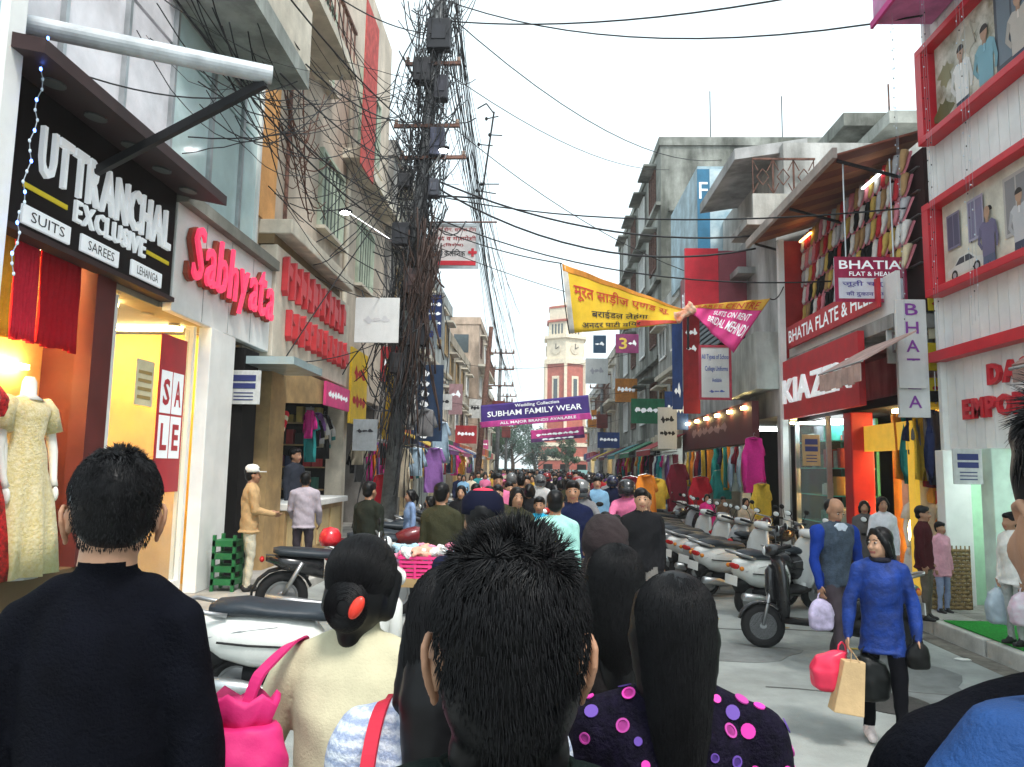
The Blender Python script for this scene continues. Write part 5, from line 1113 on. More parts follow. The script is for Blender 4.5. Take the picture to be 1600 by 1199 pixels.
# 5 woman in dotted dark jacket
M_SEQ = mat('sequin_jacket', (.003,.0024,.007), .75, spec=.1, var=.6, vscale=45, bump=.6, bscale=90, col2=(.009,.006,.02))
t, T, M, _ = person('person', 'woman in dark jacket with pink and purple dots and long black hair', (.305,1.66,0), R_(-4), 1.625, {'skin':M_SKIN2,'top':M_SEQ,'leg':cmat((.02,.02,.03))}, True, dict(uaL=(-.25,0,-1),uaR=(.3,.05,-1)), voxel=.010, hair=None, build=1.12, coat=.8)
long_hair(t, T, M, .98, 8000, .36, .8)
body = [c for c in t.children if c.name.startswith('body')][0]
me = body.data; fc = [p for p in me.polygons if p.material_index == 1 and p.normal.y < .25 and 1.0 < p.center.z < 1.46]; random.shuffle(fc); got = []
mp, mpu, mr = cmat((.75,.05,.42),'ink'), cmat((.13,.06,.35),'ink'), cmat((.45,.05,.30),'ink')
for p in fc:
    if len(got) > 80: break
    if all((p.center-g2).length > .036 for g2 in got):
        got.append(p.center.copy()); Mq = p.normal.to_track_quat('Z','Y').to_matrix(); r = random.choice((.009,.012,.015)); c = p.center+p.normal*.0015
        if random.random() < .45: q = MB(); q.lathe([(r,0),(r,.002),(r*.7,.002),(r*.7,0)], c, 16, Mq); q.build('ring_dot', random.choice((mr,mpu,mp)), t)
        else: q = MB(); q.lathe([(r,-.001),(r,.0018),(0,.0018)], c, 14, Mq); q.build('round_dot', random.choice((mp,mp,mr,mpu)), t)
# 6 hooded person with blue backpack
PACK = []
def backpack(parent_label, loc, rz, m, m2, label, w=.15, h=.42, d=.10, ms=None):
    g = thing('backpack', label, 'backpack', loc, rz, world=False); PACK.append(g)
    B = Body(); B.loft([(0,0,0,w*.85,d*.8),(0,0,.05,w,d),(0,-.01,h*.6,w,d),(0,0,h*.85,w*.92,d*.85),(0,0,h,w*.6,d*.5)], 'p'); link('body', B.mesh('body', .011, {'p': m}, 5), g, True)
    B = Body(); B.loft([(0,-d*.75,.04,w*.75,.035),(0,-d*.85,.1,w*.8,.045),(0,-d*.8,h*.42,w*.78,.04)], 'p'); link('front_pocket', B.mesh('front_pocket', .010, {'p': m2}, 4), g, True)
    MB().tube([(-w*.8,-d*.95,h*.62),(0,-d*1.12,h*.66),(w*.8,-d*.95,h*.62)], .006, 6).build('zip', M_STEEL, g)
    MB().tube([(-.03,0,h-.01),(-.03,0,h+.03),(.03,0,h+.03),(.03,0,h-.01)], .008, 6).build('handle', m2, g)
    for sx in ((-1,1) if ms is None else ()): strap(g, [(sx*w*(.55+.2*u),d*(.4+2.0*math.sin(u*3.0)),h*(.98+.12*math.sin(u*3.1)-.95*u*u)) for u in np.linspace(0,1,14)], .045, .012, ms or m2, 'strap', (1,0,0))
    return g
loc, h = at_px(945,797,2.95); person('person', 'person in dark brown head scarf and dark coat, blue backpack on', loc, R_(4), h-.02, {'top':cmat((.012,.010,.012)),'leg':cmat((.02,.02,.03))}, True, voxel=.012, hair=None, coat=.6, hood=mat('dark_scarf', (.022,.014,.015), .9, var=.3, bump=.4))
backpack('', (loc[0]+.015,loc[1]-.20,.98), R_(4), mat('blue_nylon', (.02,.10,.42), .6, var=.2), mat('pale_blue_nylon', (.45,.55,.66), .6), 'blue and pale blue backpack on the dark-scarfed person', .16, .40)
# 7 right-edge man and his backpack
t, T, M, _ = person('person', 'tall dark-haired man at the kerb side in black jacket, face turned to the street', (.588,.76,0), R_(8), 1.95, {'skin':M_SKIN,'top':M_BLK,'leg':cmat((.02,.02,.025))}, voxel=.010, hair=None, headyaw=R_(-8), coat=.8)
ears(t, T, M, 1.15, m=M_SKIN); fg_short(t, T, M, 1.15, 6000, .045, .5)
backpack('', (.445,.64,1.265), R_(10), mat('azure_nylon', (.008,.05,.18), .75, var=.25, vscale=5, bump=.4, bscale=150), mat('black_nylon', (.005,.005,.007), .7, spec=.15, var=.2, bump=.3, bscale=150), 'black backpack with azure blue panel on the tall black-jacketed man', .15, .40, .085, M_BLK)
B = Body(); B.loft([(-.01,-.075,.0,.15,.06),(-.01,-.085,.2,.155,.07),(-.015,-.075,.33,.135,.055),(-.02,-.06,.375,.08,.03)], 'p'); link('front_cover', B.mesh('front_cover', .009, {'p': MATS['black_nylon']}, 5), PACK[-1], True)
MB().tube([(-.150,-.095,.30),(-.10,-.10,.365),(-.02,-.095,.385),(.07,-.10,.37)], .0035, 8).build('piping', mat('cyan_piping', (.02,.24,.5), .6), PACK[-1], smooth=True)
# 8 others just ahead in the crowd
loc, h = at_px(755,772,3.45); t, T, M, _ = person('person', 'person in navy jacket and navy cap with bright pink-red crown', loc, R_(0), h, {'top':cmat((.012,.014,.035)),'leg':cmat((.02,.02,.03))}, voxel=.013, hair='short', coat=.75, cap=mat('cap_navy', (.006,.007,.02), .85, spec=.1))
q = MB(); q.lathe([(.072,.076),(.062,.098),(.04,.112),(0,.119)], T((0,-.015,.037)), 18, M); q.build('cap_crown', mat('cap_red', (.75,.03,.07), .7), t, smooth=True)
loc, h = at_px(782,800,2.5); person('person', 'person with dark topknot hair in charcoal top, just behind the navy cap wearer', loc, R_(5), h-.02, {'top':cmat((.02,.02,.024)),'leg':cmat((.02,.02,.03))}, True, voxel=.013, hair=None, coat=.8); updo(*PR[-1][:3], (h-.02)/1.7, 3000, (0,-.10,.05))
loc, h = at_px(868,766,7.0); person('person', 'man in mint green shirt walking away between the scooters', loc, R_(-6), h, {'top':cmat((.36,.66,.60)),'leg':cmat((.03,.03,.04))}, pose=dict(stride=.3), voxel=.014)
loc, h = at_px(962,850,2.3); person('person', 'shorter woman with dark hair in black shawl right behind the scarfed person', loc, R_(0), h, {'top':cmat((.012,.010,.010)),'leg':cmat((.02,.02,.02))}, True, voxel=.013, hair=None, coat=.6); long_hair(*PR[-1][:3], h/1.7, 4000, .3, .9)
# ---- blue jacket woman walking toward the camera
M_BJ = mat('royal_blue_quilt', (.004,.03,.19), .62, var=.3, vscale=10, bump=.9, bscale=16)
bw = (2.40,5.32,0); hw = PY(1372,826,5.32).z+.01
t, T, M, e = person('person', 'woman in royal blue padded jacket and black leggings carrying bags, looking left', bw, R_(165), hw, {'skin':M_SKIN2,'top':M_BJ,'leg':mat('leggings', (.004,.004,.006), .9, var=.1, spec=.06),'shoe':mat('pink_trainer', (.80,.70,.69), .6, var=.2, vscale=20)}, True, dict(stride=.26, uaL=(-.28,.0,-1), faL=(.0,.3,-1), uaR=(.30,.06,-1), faR=(.10,.16,-1)), voxel=.0085, hair='long', headyaw=R_(-48), hands=True, face=True, coat=.74, build=1.02, wob=.0045, longl=.20, shoe=1.3)
Mw = t.matrix_basis = Matrix.Translation(bw) @ Matrix.Rotation(R_(165),4,'Z')
B = Body(); s_ = hw/1.7; B.chain([(.066*s_*math.cos(a), .0+.066*s_*math.sin(a), 1.445*s_) for a in np.linspace(0,2*math.pi,13)], [.024*s_]*13, 'top'); link('collar', B.mesh('collar', .009, {'top': cmat((.02,.02,.03))}, 3), t, True)
hp = Mw @ e['R']; hl = Mw @ e['L']
def carrier(label, top, w, d, h, m, lean=(0,0), name='carrier_bag', cat='bag', puff=1.):
    top = Vector(top); g = thing(name, label, cat, (top.x,top.y,top.z-h-.08)); B = Body()
    x, y_, z = top.x+lean[0], top.y+lean[1], top.z-.08
    rows = [(x,y_,z-h,w*.36,d*.36),(x,y_,z-h*.9,w*.5,d*.5),(x,y_,z-h*.45,w*.54*puff,d*.54*puff),(x,y_,z-h*.1,w*.40,d*.4),(top.x,top.y,z+.02,w*.16,d*.2)]
    B.loft(rows, 'p', 28, .05, 7); me = B.mesh('bag_body', .011, {'p': m}, 3, .004, 13)
    for v in me.vertices: v.co -= Vector((top.x,top.y,top.z-h-.08))
    link('bag_body', me, g, True)
    for sx in (-1,1): MB().tube([(top.x+sx*.03,top.y,z+.01),(top.x+sx*.022,top.y,z+.055),(top.x,top.y,top.z)], .006, 6).build('handle', m, g)
    return g
carrier('red-pink plastic carrier bag in the blue-jacketed woman\'s hand', hp+Vector((-.03,.02,0)), .27, .18, .25, mat('red_plastic', (.75,.035,.09), .35, var=.15), (-.07,.02))
g = thing('paper_bag', 'tan paper shopping bag beside the red-pink carrier bag', 'bag', hp+Vector((.0,-.03,-.40)))
c = hp+Vector((-.01,-.06,-.06)); q = MB(); q.hexa([c+Vector(v) for v in ((-.14,-.06,-.37),(.06,-.06,-.40),(.06,.06,-.40),(-.14,.06,-.37),(-.05,-.04,-.04),(.09,-.04,-.05),(.09,.04,-.05),(-.05,.04,-.04))]); q.build('bag_body', mat('kraft_paper', (.55,.38,.20), .8, var=.12, bump=.3, bscale=20), g, bevel=.006)
MB().tube([c+Vector((-.01,-.04,-.05)),c+Vector((.0,-.03,.03)),c+Vector((.05,-.04,-.05))], .004, 6).build('handle', mat('kraft_paper', (.55,.38,.20)), g)
carrier('black carrier bag with white handle on the far side of tan paper bag', hp+Vector((.11,-.02,-.02)), .26, .16, .27, mat('black_bag_plastic', (.005,.006,.006), .45, var=.2, spec=.2), (.03,0))
carrier('small black handbag at the blue-jacketed woman\'s other hip', hl+Vector((.0,.0,.10)), .15, .10, .16, mat('black_leather', (.005,.005,.005), .5, var=.2, spec=.2), name='handbag')
# ---- man in blue with grey vest
loc, h = at_px(1303,786,7.25); rzm = R_(200)
t, T, M, e = person('person', 'balding man in blue shirt under grey sleeveless sweater, looking down', loc, rzm, h+.05, {'skin':M_SKIN,'top':mat('grey_vest', (.045,.065,.095), .95, var=.2, vscale=30, bump=.5, bscale=90),'sleeve':cmat((.012,.04,.26)),'leg':mat('brown_trouser', (.06,.045,.055), .9, var=.2)}, False, dict(stride=-.22, uaL=(-.25,-.02,-1), faL=(-.05,.22,-1), uaR=(.22,.05,-1), faR=(.04,.3,-1)), voxel=.0095, hair=None, headpitch=R_(-28), hands=True, face=True, build=1.24)
body = [c for c in t.children if c.name.startswith('body')][0]; s_ = (h+.05)/1.7; ks = 1
for p in body.data.polygons:
    if p.material_index == ks and abs(p.center.x) > .185*s_ and p.center.z < 1.46*s_: p.material_index = list(dict.fromkeys(['skin','top','sleeve','leg'])).index('sleeve')
B = Body(); B.ell(T((0,-.055,.015)), (.082,.075,.075), 'h', M); link('hair', B.mesh('hair', .010, {'h': M_HAIR}, 3), t, True)
q = MB(); q.prism([(-.07,0),(-.02,-.07),(0,-.02),(.02,-.07),(.07,0),(.03,.03),(-.03,.03)], .03, Matrix.Rotation(R_(90),3,'X'), (0,.085*s_,1.42*s_)); q.build('shirt_collar', cmat((.55,.62,.72)), t)
Mm = Matrix.Translation(loc) @ Matrix.Rotation(rzm,4,'Z')
carrier('pale lilac carrier bag hanging from the vest-wearing man\'s hand', Mm @ e['R'], .22, .14, .26, mat('lilac_plastic', (.55,.48,.68), .4, var=.25, vscale=8))
# ================================================================== scooters and motorcycles
M_TYRE = mat('tyre_rubber', (.014,.014,.015), .85, var=.2, bump=.3, bscale=60)
M_RIM = mat('rim_alloy', (.35,.36,.37), .35, metal=.7, var=.1)
M_SEATV = mat('seat_vinyl', (.022,.030,.040), .45, var=.2, bump=.15, bscale=80)
M_PBLK = mat('black_plastic_trim', (.009,.009,.010), .5, var=.2, spec=.2)
M_LENS = mat('lamp_lens', (.75,.8,.8), .08, var=0, spec=.8); M_RLENS = mat('tail_lens', (.45,.01,.01), .15, var=0)
def sect(y, w, z0, z1, n=16, p=2.6):
    R = []
    for k in range(n):
        a = 2*math.pi*k/n; c, s = math.cos(a), math.sin(a)
        R.append((w*math.copysign(abs(c)**(2/p), c), y, (z0+z1)/2+(z1-z0)/2*math.copysign(abs(s)**(2/p), s)))
    return R
def wheel(t, y, r=.225, w=.05, z=None, name='wheel'):
    z = z or r; M = Matrix.Rotation(R_(90),3,'Y')
    g = MB(); g.lathe([(r*.62,-w*.7),(r*.80,-w),(r*.95,-w*.75),(r,-w*.3),(r,w*.3),(r*.95,w*.75),(r*.80,w),(r*.62,w*.7),(r*.62,-w*.7)], (0,y,z), 24, M); o = g.build('wheel', M_TYRE, t, smooth=True)
    q = MB(); q.lathe([(r*.64,-w*.7),(r*.64,w*.7),(r*.55,w*.6),(r*.52,w*.2),(r*.2,w*.3),(r*.14,w*.8),(0,w*.8)], (0,y,z), 20, M); q.lathe([(r*.55,-w*.6),(r*.2,-w*.3),(r*.14,-w*.8),(0,-w*.8)], (0,y,z), 20, M); q.build('rim', M_RIM, o)
    return o
def scooter(label, loc, rz, paint, group=None, lean=6):
    t = thing('scooter', label, 'scooter', loc, rz, group, world=False); t.rotation_euler = (0, R_(lean), rz)
    wheel(t, -.60); wheel(t, .64)
    q = MB(); q.rings([sect(-.90,.04,.63,.70),sect(-.84,.10,.52,.735),sect(-.70,.155,.42,.75),(sect(-.50,.185,.36,.75)),sect(-.25,.18,.33,.73),sect(-.05,.15,.30,.68),sect(.03,.12,.30,.58)]); b = q.build('body_panel', paint, t, smooth=True)
    for sx in (-1,1):
        MB().tube([(sx*.165,-.72,.58),(sx*.190,-.5,.56),(sx*.186,-.25,.54),(sx*.15,-.05,.53)], .008, 6).build('trim_line', M_PBLK, b)
        MB().tube([(sx*.12,-.8,.6),(sx*.17,-.55,.66),(sx*.15,-.3,.68)], .004, 5).build('badge_strip', M_RIM, b)
    q = MB(); q.rings([sect(-.80,.07,.76,.815,14),sect(-.74,.12,.735,.845,14),sect(-.55,.145,.735,.855,14),sect(-.38,.15,.725,.82,14),sect(-.2,.155,.715,.80,14),sect(-.02,.13,.69,.785,14),sect(.04,.09,.68,.75,14)]); q.build('seat', M_SEATV, t, smooth=True)
    MB().tube([(-.13,-.66,.76),(-.155,-.80,.79),(-.11,-.93,.83),(0,-.965,.84),(.11,-.93,.83),(.155,-.80,.79),(.13,-.66,.76)], .017, 8).build('grab_rail', M_RIM, t, smooth=True)
    MB().ell((0,-.885,.655), (.085,.035,.04), 12, 8).build('tail_light', M_RLENS, t, smooth=True)
    for sx in (-1,1): MB().ell((sx*.115,-.87,.64), (.03,.03,.03), 8, 6).build('indicator', mat('amber_lens', (.6,.2,.02), .2, var=0), t, smooth=True)
    MB().box(-.10,.10,-.93,-.92,.42,.54).build('number_plate', mat('plate_white', (.75,.75,.72), .5), t)
    q = MB(); q.rings([sect(-.86,.07,.40,.46,10),sect(-.80,.08,.30,.50,10),sect(-.60,.085,.455,.53,10),sect(-.40,.08,.40,.5,10)]); q.build('rear_mudguard', M_PBLK, t, smooth=True)
    q = MB(); q.rings([sect(-.55,.10,.18,.36,12),sect(-.30,.12,.16,.38,12),sect(-.02,.09,.2,.34,12)]); q.build('engine', M_PBLK, t, smooth=True)
    MB().tube([(.13,-.05,.2),(.15,-.3,.2),(.16,-.55,.25),(.16,-.85,.30)], [.018,.03,.055,.05], 12).build('exhaust', M_STEEL, t, smooth=True)
    q = MB(); q.rings([sect(-.02,.13,.25,.32,12,4),sect(.2,.155,.25,.315,12,4),sect(.44,.13,.26,.33,12,4)]); q.build('floorboard', M_PBLK, t, smooth=True)
    R = []
    for z, y_, w, c in ((.28,.43,.10,.02),(.40,.45,.17,.05),(.55,.47,.205,.07),(.72,.485,.20,.08),(.86,.50,.165,.08),(.95,.51,.12,.06)):
        R.append([(w*u, y_-c*(u*u)+.035, z) for u in (-1,-.6,-.2,.2,.6,1)]+[(w*u*.96, y_-c*(u*u)-.02, z) for u in (1,.6,.2,-.2,-.6,-1)])
    q = MB(); q.rings(R); ap = q.build('front_apron', paint, t, smooth=True)
    q = MB(); q.rings([sect(.50,.06,.42,.86,12),sect(.56,.09,.48,.86,12),sect(.60,.05,.55,.80,12)]); q.build('nose', paint, ap, smooth=True)
    q = MB(); q.rings([[(x,.64+.255*math.cos(a)+(r-.255)*math.cos(a),.225+r*math.sin(a)) for (x,r) in ((-.07,.235),(-.05,.262),(.05,.262),(.07,.235),(.04,.25),(-.04,.25))] for a in np.linspace(R_(15),R_(170),10)]); q.build('front_mudguard', paint, t, smooth=True)
    for sx in (-1,1): MB().cyl((sx*.055,.64,.23),(sx*.045,.55,.62),.018,n=8).build('fork_leg', M_RIM, t, smooth=True)
    q = MB(); q.rings([sect(.40,.10,.98,1.05,12),sect(.46,.16,.96,1.08,12),sect(.54,.15,.93,1.08,12),sect(.60,.09,.95,1.05,12)]); cw = q.build('handlebar_cowl', paint, t, smooth=True)
    MB().ell((0,.592,1.0), (.085,.03,.05), 14, 8).build('headlight', M_LENS, cw, smooth=True)
    MB().tube([(-.34,.40,1.05),(-.2,.45,1.03),(0,.48,1.02),(.2,.45,1.03),(.34,.40,1.05)], .014, 8).build('handlebar', M_BLACKM, t, smooth=True)
    for sx in (-1,1):
        MB().cyl((sx*.22,.445,1.032),(sx*.36,.39,1.053),.02,n=10).build('grip', M_PBLK, t, smooth=True)
        MB().tube([(sx*.2,.45,1.05),(sx*.24,.45,1.15),(sx*.29,.43,1.22)], .006, 6).build('mirror_stem', M_BLACKM, t)
        m_ = MB().ell((sx*.31,.42,1.25), (.065,.018,.042), 12, 8).build('mirror', M_PBLK, t, smooth=True)
        MB().ell((sx*.31,.405,1.25), (.055,.008,.034), 12, 6).build('mirror_glass', M_LENS, m_, smooth=True)
    MB().tube([(-.1,-.2,.25),(-.2,-.15,.02)], .012, 6).build('side_stand', M_STEEL, t)
    return t
def motorcycle(label, loc, rz, paint, group=None, lean=7):
    t = thing('motorcycle', label, 'motorcycle', loc, rz, group, world=False); t.rotation_euler = (0, R_(lean), rz)
    wheel(t, -.66, .30, .05); wheel(t, .66, .30, .045)
    q = MB(); q.rings([sect(-.08,.08,.72,.86,12),sect(.05,.135,.70,.92,12),sect(.2,.15,.70,.96,12),sect(.34,.10,.74,.94,12),sect(.40,.05,.80,.90,12)]); q.build('fuel_tank', paint, t, smooth=True)
    q = MB(); q.rings([sect(-.78,.06,.82,.87,12),sect(-.70,.11,.79,.88,12),sect(-.4,.135,.76,.86,12),sect(-.12,.12,.74,.83,12),sect(-.04,.07,.75,.82,12)]); q.build('seat', M_SEATV, t, smooth=True)
    q = MB(); q.rings([sect(-.86,.05,.72,.80,10),sect(-.6,.12,.60,.78,10),sect(-.2,.12,.5,.74,10)]); q.build('side_panel', paint, t, smooth=True)
    q = MB(); q.rings([sect(-.15,.14,.28,.52,10,4),sect(.12,.15,.26,.56,10,4),sect(.28,.10,.32,.66,10,4)]); q.build('engine', M_STEEL, t, smooth=True)
    for sx in (-1,1):
        MB().cyl((sx*.07,.66,.30),(sx*.06,.45,.95),.022,n=8).build('fork_leg', M_RIM, t, smooth=True)
        MB().cyl((sx*.11,-.66,.32),(sx*.12,-.45,.72),.026,n=8).build('shock_absorber', M_RIM, t, smooth=True)
        MB().cyl((sx*.22,.38,1.04),(sx*.37,.30,1.05),.019,n=8).build('grip', M_PBLK, t, smooth=True)
        MB().tube([(sx*.2,.40,1.05),(sx*.26,.40,1.2)], .006, 6).build('mirror_stem', M_BLACKM, t); MB().ell((sx*.28,.39,1.23), (.06,.018,.04), 10, 6).build('mirror', M_PBLK, t, smooth=True)
    MB().tube([(-.36,.31,1.05),(-.18,.42,1.02),(.18,.42,1.02),(.36,.31,1.05)], .013, 8).build('handlebar', M_STEEL, t, smooth=True)
    MB().ell((0,.54,.90), (.09,.06,.09), 14, 10).build('headlight', M_LENS, t, smooth=True); MB().ell((0,.50,.90), (.10,.07,.10), 14, 10).build('headlight_shell', paint, t, smooth=True)
    MB().ell((0,-.90,.74), (.06,.03,.035), 10, 6).build('tail_light', M_RLENS, t, smooth=True)
    MB().tube([(.12,.2,.35),(.16,0,.22),(.17,-.4,.27),(.17,-.85,.34)], [.02,.025,.045,.05], 10).build('exhaust', M_RIM, t, smooth=True)
    q = MB(); q.rings([[(x,.66+r*math.cos(a),.30+r*math.sin(a)) for (x,r) in ((-.06,.31),(0,.335),(.06,.31),(0,.325))] for a in np.linspace(R_(40),R_(165),8)]); q.build('front_mudguard', paint, t, smooth=True)
    q = MB(); q.rings([[(x,-.66+r*math.cos(a),.30+r*math.sin(a)) for (x,r) in ((-.07,.33),(0,.36),(.07,.33),(0,.35))] for a in np.linspace(R_(20),R_(190),8)]); q.build('rear_mudguard', M_PBLK, t, smooth=True)
    return t
G = lambda c: cmat(c, 'gloss')
sc0 = scooter('white scooter with black seat parked behind the cream-sweatered woman', (-1.62,5.75,0), R_(-78), G((.70,.71,.68)))
mc0 = motorcycle('black motorcycle parked before the tan counter, red helmet on its seat', (-2.35,9.0,0), R_(-70), G((.015,.015,.017)), 'two-wheelers parked along the left kerb')
PAINT = {'white':(.70,.71,.69),'black':(.015,.015,.018),'grey':(.22,.24,.26),'silver':(.45,.47,.48),'maroon':(.16,.015,.02),'blue':(.03,.08,.22),'red':(.4,.02,.02)}
def park(kind, col, loc, rz, label, group):
    p0 = sc0 if kind == 's' else mc0; g_ = G(PAINT[col])
    o = dup(p0, loc, rz, label, group, {k: g_ for k in ('body_panel','front_apron','nose','front_mudguard','handlebar_cowl','fuel_tank','side_panel','headlight_shell')})
    return o
# black front scooter next to the vest man, and the right-hand row
park('s', 'black', (3.05,8.0,0), R_(80), 'black scooter with pale front trim standing out beside the vest-wearing man', 'scooters parked along the right kerb')
RR = [('s','white',3.25,10.15,-62,'white scooter with pale tail nearest the black front-trimmed scooter'),('s','black',4.0,10.75,-60,'black scooter squeezed behind the white pale-tailed one'),('s','white',3.05,11.55,-58,'second white scooter in the row, beside the black squeezed one'),('s','silver',3.0,12.35,-56,'silver scooter in the row past the second white one'),('s','white',2.9,13.15,-57,'third white scooter in the row next to the silver one'),('m','black',3.9,12.6,-60,'black motorcycle between scooters by the verandah post'),('s','grey',3.0,13.95,-60,'grey scooter in the row beyond third white one'),('s','white',2.95,14.8,-58,'fourth white scooter by the far end of the row'),('m','maroon',3.9,14.2,-62,'maroon motorcycle behind the grey scooter'),('s','black',3.0,15.7,-60,'black scooter after the fourth white one'),('s','silver',3.1,16.6,-60,'silver scooter near the pink-dressed woman'),('m','black',3.2,17.6,-60,'black motorcycle near the pink-dressed woman'),('s','white',3.2,18.6,-60,'white scooter before the striped-top woman'),('m','grey',3.3,19.8,-60,'grey motorcycle at the far end of the right row'),('s','blue',3.2,21.0,-60,'blue scooter at the far end of the right row'),('s','black',3.3,22.3,-60,'last black scooter of the right-hand row')]
for k, c, x, y_, a, lab in RR: park(k, c, (x,y_,0), R_(a+random.uniform(-11,9)), lab, 'scooters parked along the right kerb')
LL = [('s','grey',-1.9,10.0,-66,'grey scooter by the pole foot on the left'),('m','maroon',-2.0,11.0,-66,'maroon motorcycle past the grey scooter on the left'),('s','white',-1.9,12.0,-64,'white scooter on the left row past the maroon motorcycle'),('m','black',-2.0,13.1,-66,'black motorcycle next to the left row white scooter'),('s','silver',-1.95,14.2,-64,'silver scooter on the left row'),('s','black',-2.0,15.4,-64,'black scooter beyond the silver one on the left'),('m','grey',-2.0,16.6,-62,'grey motorcycle on the left beyond the pole'),('s','white',-2.0,17.9,-64,'white scooter on the left beyond the grey motorcycle'),('m','black',-2.1,19.3,-64,'black motorcycle far along the left row'),('s','maroon',-2.1,20.8,-64,'maroon scooter far along the left row'),('s','silver',-2.2,22.4,-64,'silver scooter at the far end of left row')]
for k, c, x, y_, a, lab in LL: park(k, c, (x,y_,0), R_(a+random.uniform(-6,6)), lab, 'two-wheelers parked along the left kerb')
g = thing('helmet', 'red and white helmet resting on the black motorcycle by the tan counter', 'helmet', (-2.5,9.05,.86), world=False)
q = MB(); q.lathe([(.11,0),(.135,.06),(.13,.13),(.09,.2),(0,.225)], n=18); q.build('shell', G((.62,.02,.03)), g, smooth=True); MB().ell((0,.09,.1), (.1,.06,.06), 12, 8).build('visor', mat('visor', (.75,.75,.76), .15), g, smooth=True)
# cart with clothes and the pink basket
g = thing('handcart', 'wooden vending cart heaped with clothes beside the two-wheelers', 'cart', (-.95,6.45,0), world=False)
MB().box(-.5,.45,-.35,.4,.86,.93).build('deck', M_WOOD, g)
for sx in (-.45,.38):
    for sy in (-.3,.33): MB().box(sx,sx+.06,sy,sy+.06,0,.86).build('leg', M_WOOD, g)
g = thing('basket', 'bright pink slatted plastic basket on the vending cart', 'basket', (-.92,6.22,.93), world=False); M_PB = mat('pink_plastic', (.72,.04,.20), .45, var=.08)
MB().box(-.17,.17,-.11,.11,0,.012).build('base', M_PB, g)
for j in range(5):
    k = .17+.007*j; k2 = .11+.006*j; q = MB(); z = .02+j*.034
    q.box(-k,k,-k2,-k2+.012,z,z+.022).box(-k,k,k2-.012,k2,z,z+.022).box(-k,-k+.012,-k2+.012,k2-.012,z,z+.0219).box(k-.012,k,-k2+.012,k2-.012,z,z+.0219); q.build('slat_band', M_PB, g)
for sx in (-1,-.33,.33,1):
    for sy in (-1,1): MB().box(sx*.175-.01,sx*.175+.01,sy*.115-.008,sy*.115+.008,.0,.19).build('upright', M_PB, g)
CL = {'peach':(.72,.38,.28),'pale blue':(.40,.58,.68),'pink':(.70,.25,.36),'white':(.7,.7,.68),'rust':(.5,.14,.07),'grey blue':(.28,.36,.42),'lilac':(.5,.4,.6),'red':(.5,.04,.06)}
for i, (nm, c) in enumerate(CL.items()):
    for k in range(2):
        B = Body(); x, y_ = random.uniform(-.42,.38), random.uniform(-.1,.32); z = .97+.05*random.random()+.03*k
        if i < 4: x, y_ = random.uniform(-.14,.18), random.uniform(-.32,-.14); z = 1.11+.02*k
        for _ in range(5): B.cap((x+random.gauss(0,.06),y_+random.gauss(0,.05),z+random.uniform(-.02,.04)), (x+random.gauss(0,.09),y_+random.gauss(0,.06),z+random.uniform(-.02,.05)), .03, .022, 'c')
        me = B.mesh('folded_garment', .011, {'c': cmat(c)}, 2, .006, 60); o = link('folded_garment', me); o.location = (-.95,6.45,0)
        tag(o, '%s %s garment in the heap %s' % (('crumpled','twisted')[k], nm, 'spilling over the pink basket' if i < 4 else 'on the vending cart'), 'garment', 'clothes heaped on the vending cart')
# ================================================================== people along the shops
def who(label, px, ytop, Y, rz, top, leg, zb=0., fem=False, hair='short', dh=0., **k):
    loc, h = at_px(px, ytop, Y, zb); m = {'skin': k.pop('skin', M_SKIN), 'top': cmat(top), 'leg': cmat(leg)}
    return person('person', label, loc, R_(rz), h+dh, m, fem, hair=hair, voxel=k.pop('voxel', .014), **k)
who('man in tan jacket, cream trousers and white cap standing by the dark doorway', 395, 728, 10.1, -62, (.52,.34,.17), (.58,.54,.42), .115, pose=dict(uaR=(.1,.15,-1),faR=(-.2,.9,-.2),uaL=(-.1,.1,-1),faL=(.2,.9,-.15)), coat=.8, cap=mat('cap_white', (.74,.73,.70), .8), hands=True, voxel=.011)
who('man in lavender grey shirt at the counter, back turned', 478, 738, 11.2, 12, (.42,.37,.42), (.05,.04,.05), .115, pose=dict(uaL=(-.2,.2,-1),faL=(.1,.8,-.5),uaR=(.22,.1,-1),faR=(.0,.5,-.8)), coat=.82, hands=True, voxel=.012)
who('shopkeeper in dark waistcoat behind the tan counter', 462, 700, 14.2, 250, (.03,.035,.05), (.03,.03,.03), .115, face=True)
who('man in dark olive jacket near the foot of the pole', 578, 752, 9.3, -30, (.02,.024,.018), (.02,.02,.02), 0., coat=.75)
who('girl in pale blue top standing among left-hand motorcycles', 642, 765, 12.2, 120, (.22,.32,.52), (.03,.03,.05), 0., True, 'pony', face=True)
who('woman in black shawl beside the girl in pale blue top', 672, 775, 11.6, 100, (.015,.015,.018), (.02,.02,.02), 0., True, 'long', coat=.6)
who('man in turquoise shirt riding among the crowd', 843, 776, 9.3, 175, (.03,.38,.60), (.03,.03,.04), 0., face=True, hair='short')
who('woman in navy and white striped top facing the street', 990, 768, 11.5, 150, (.045,.05,.085), (.02,.02,.03), 0., True, 'long', face=True, coat=.75)
STR = [o for o in bpy.data.objects if o.type == 'EMPTY' and o.get('label','').startswith('woman in navy and white striped')][0]
s_ = at_px(990,768,11.5)[1]/1.7
for k in range(8): MB().tube([(np.interp(.8+.075*k,[.75,.9,1.06,1.27,1.4],[.178,.165,.128,.165,.15])*s_*1.10*math.cos(a), np.interp(.8+.075*k,[.75,.9,1.06,1.27,1.4],[.135,.128,.108,.137,.11])*s_*1.10*math.sin(a), (.8+.075*k)*s_) for a in np.linspace(0,2*math.pi,24)], .008, 5).build('stripe', cmat((.5,.5,.55)), STR, smooth=True)
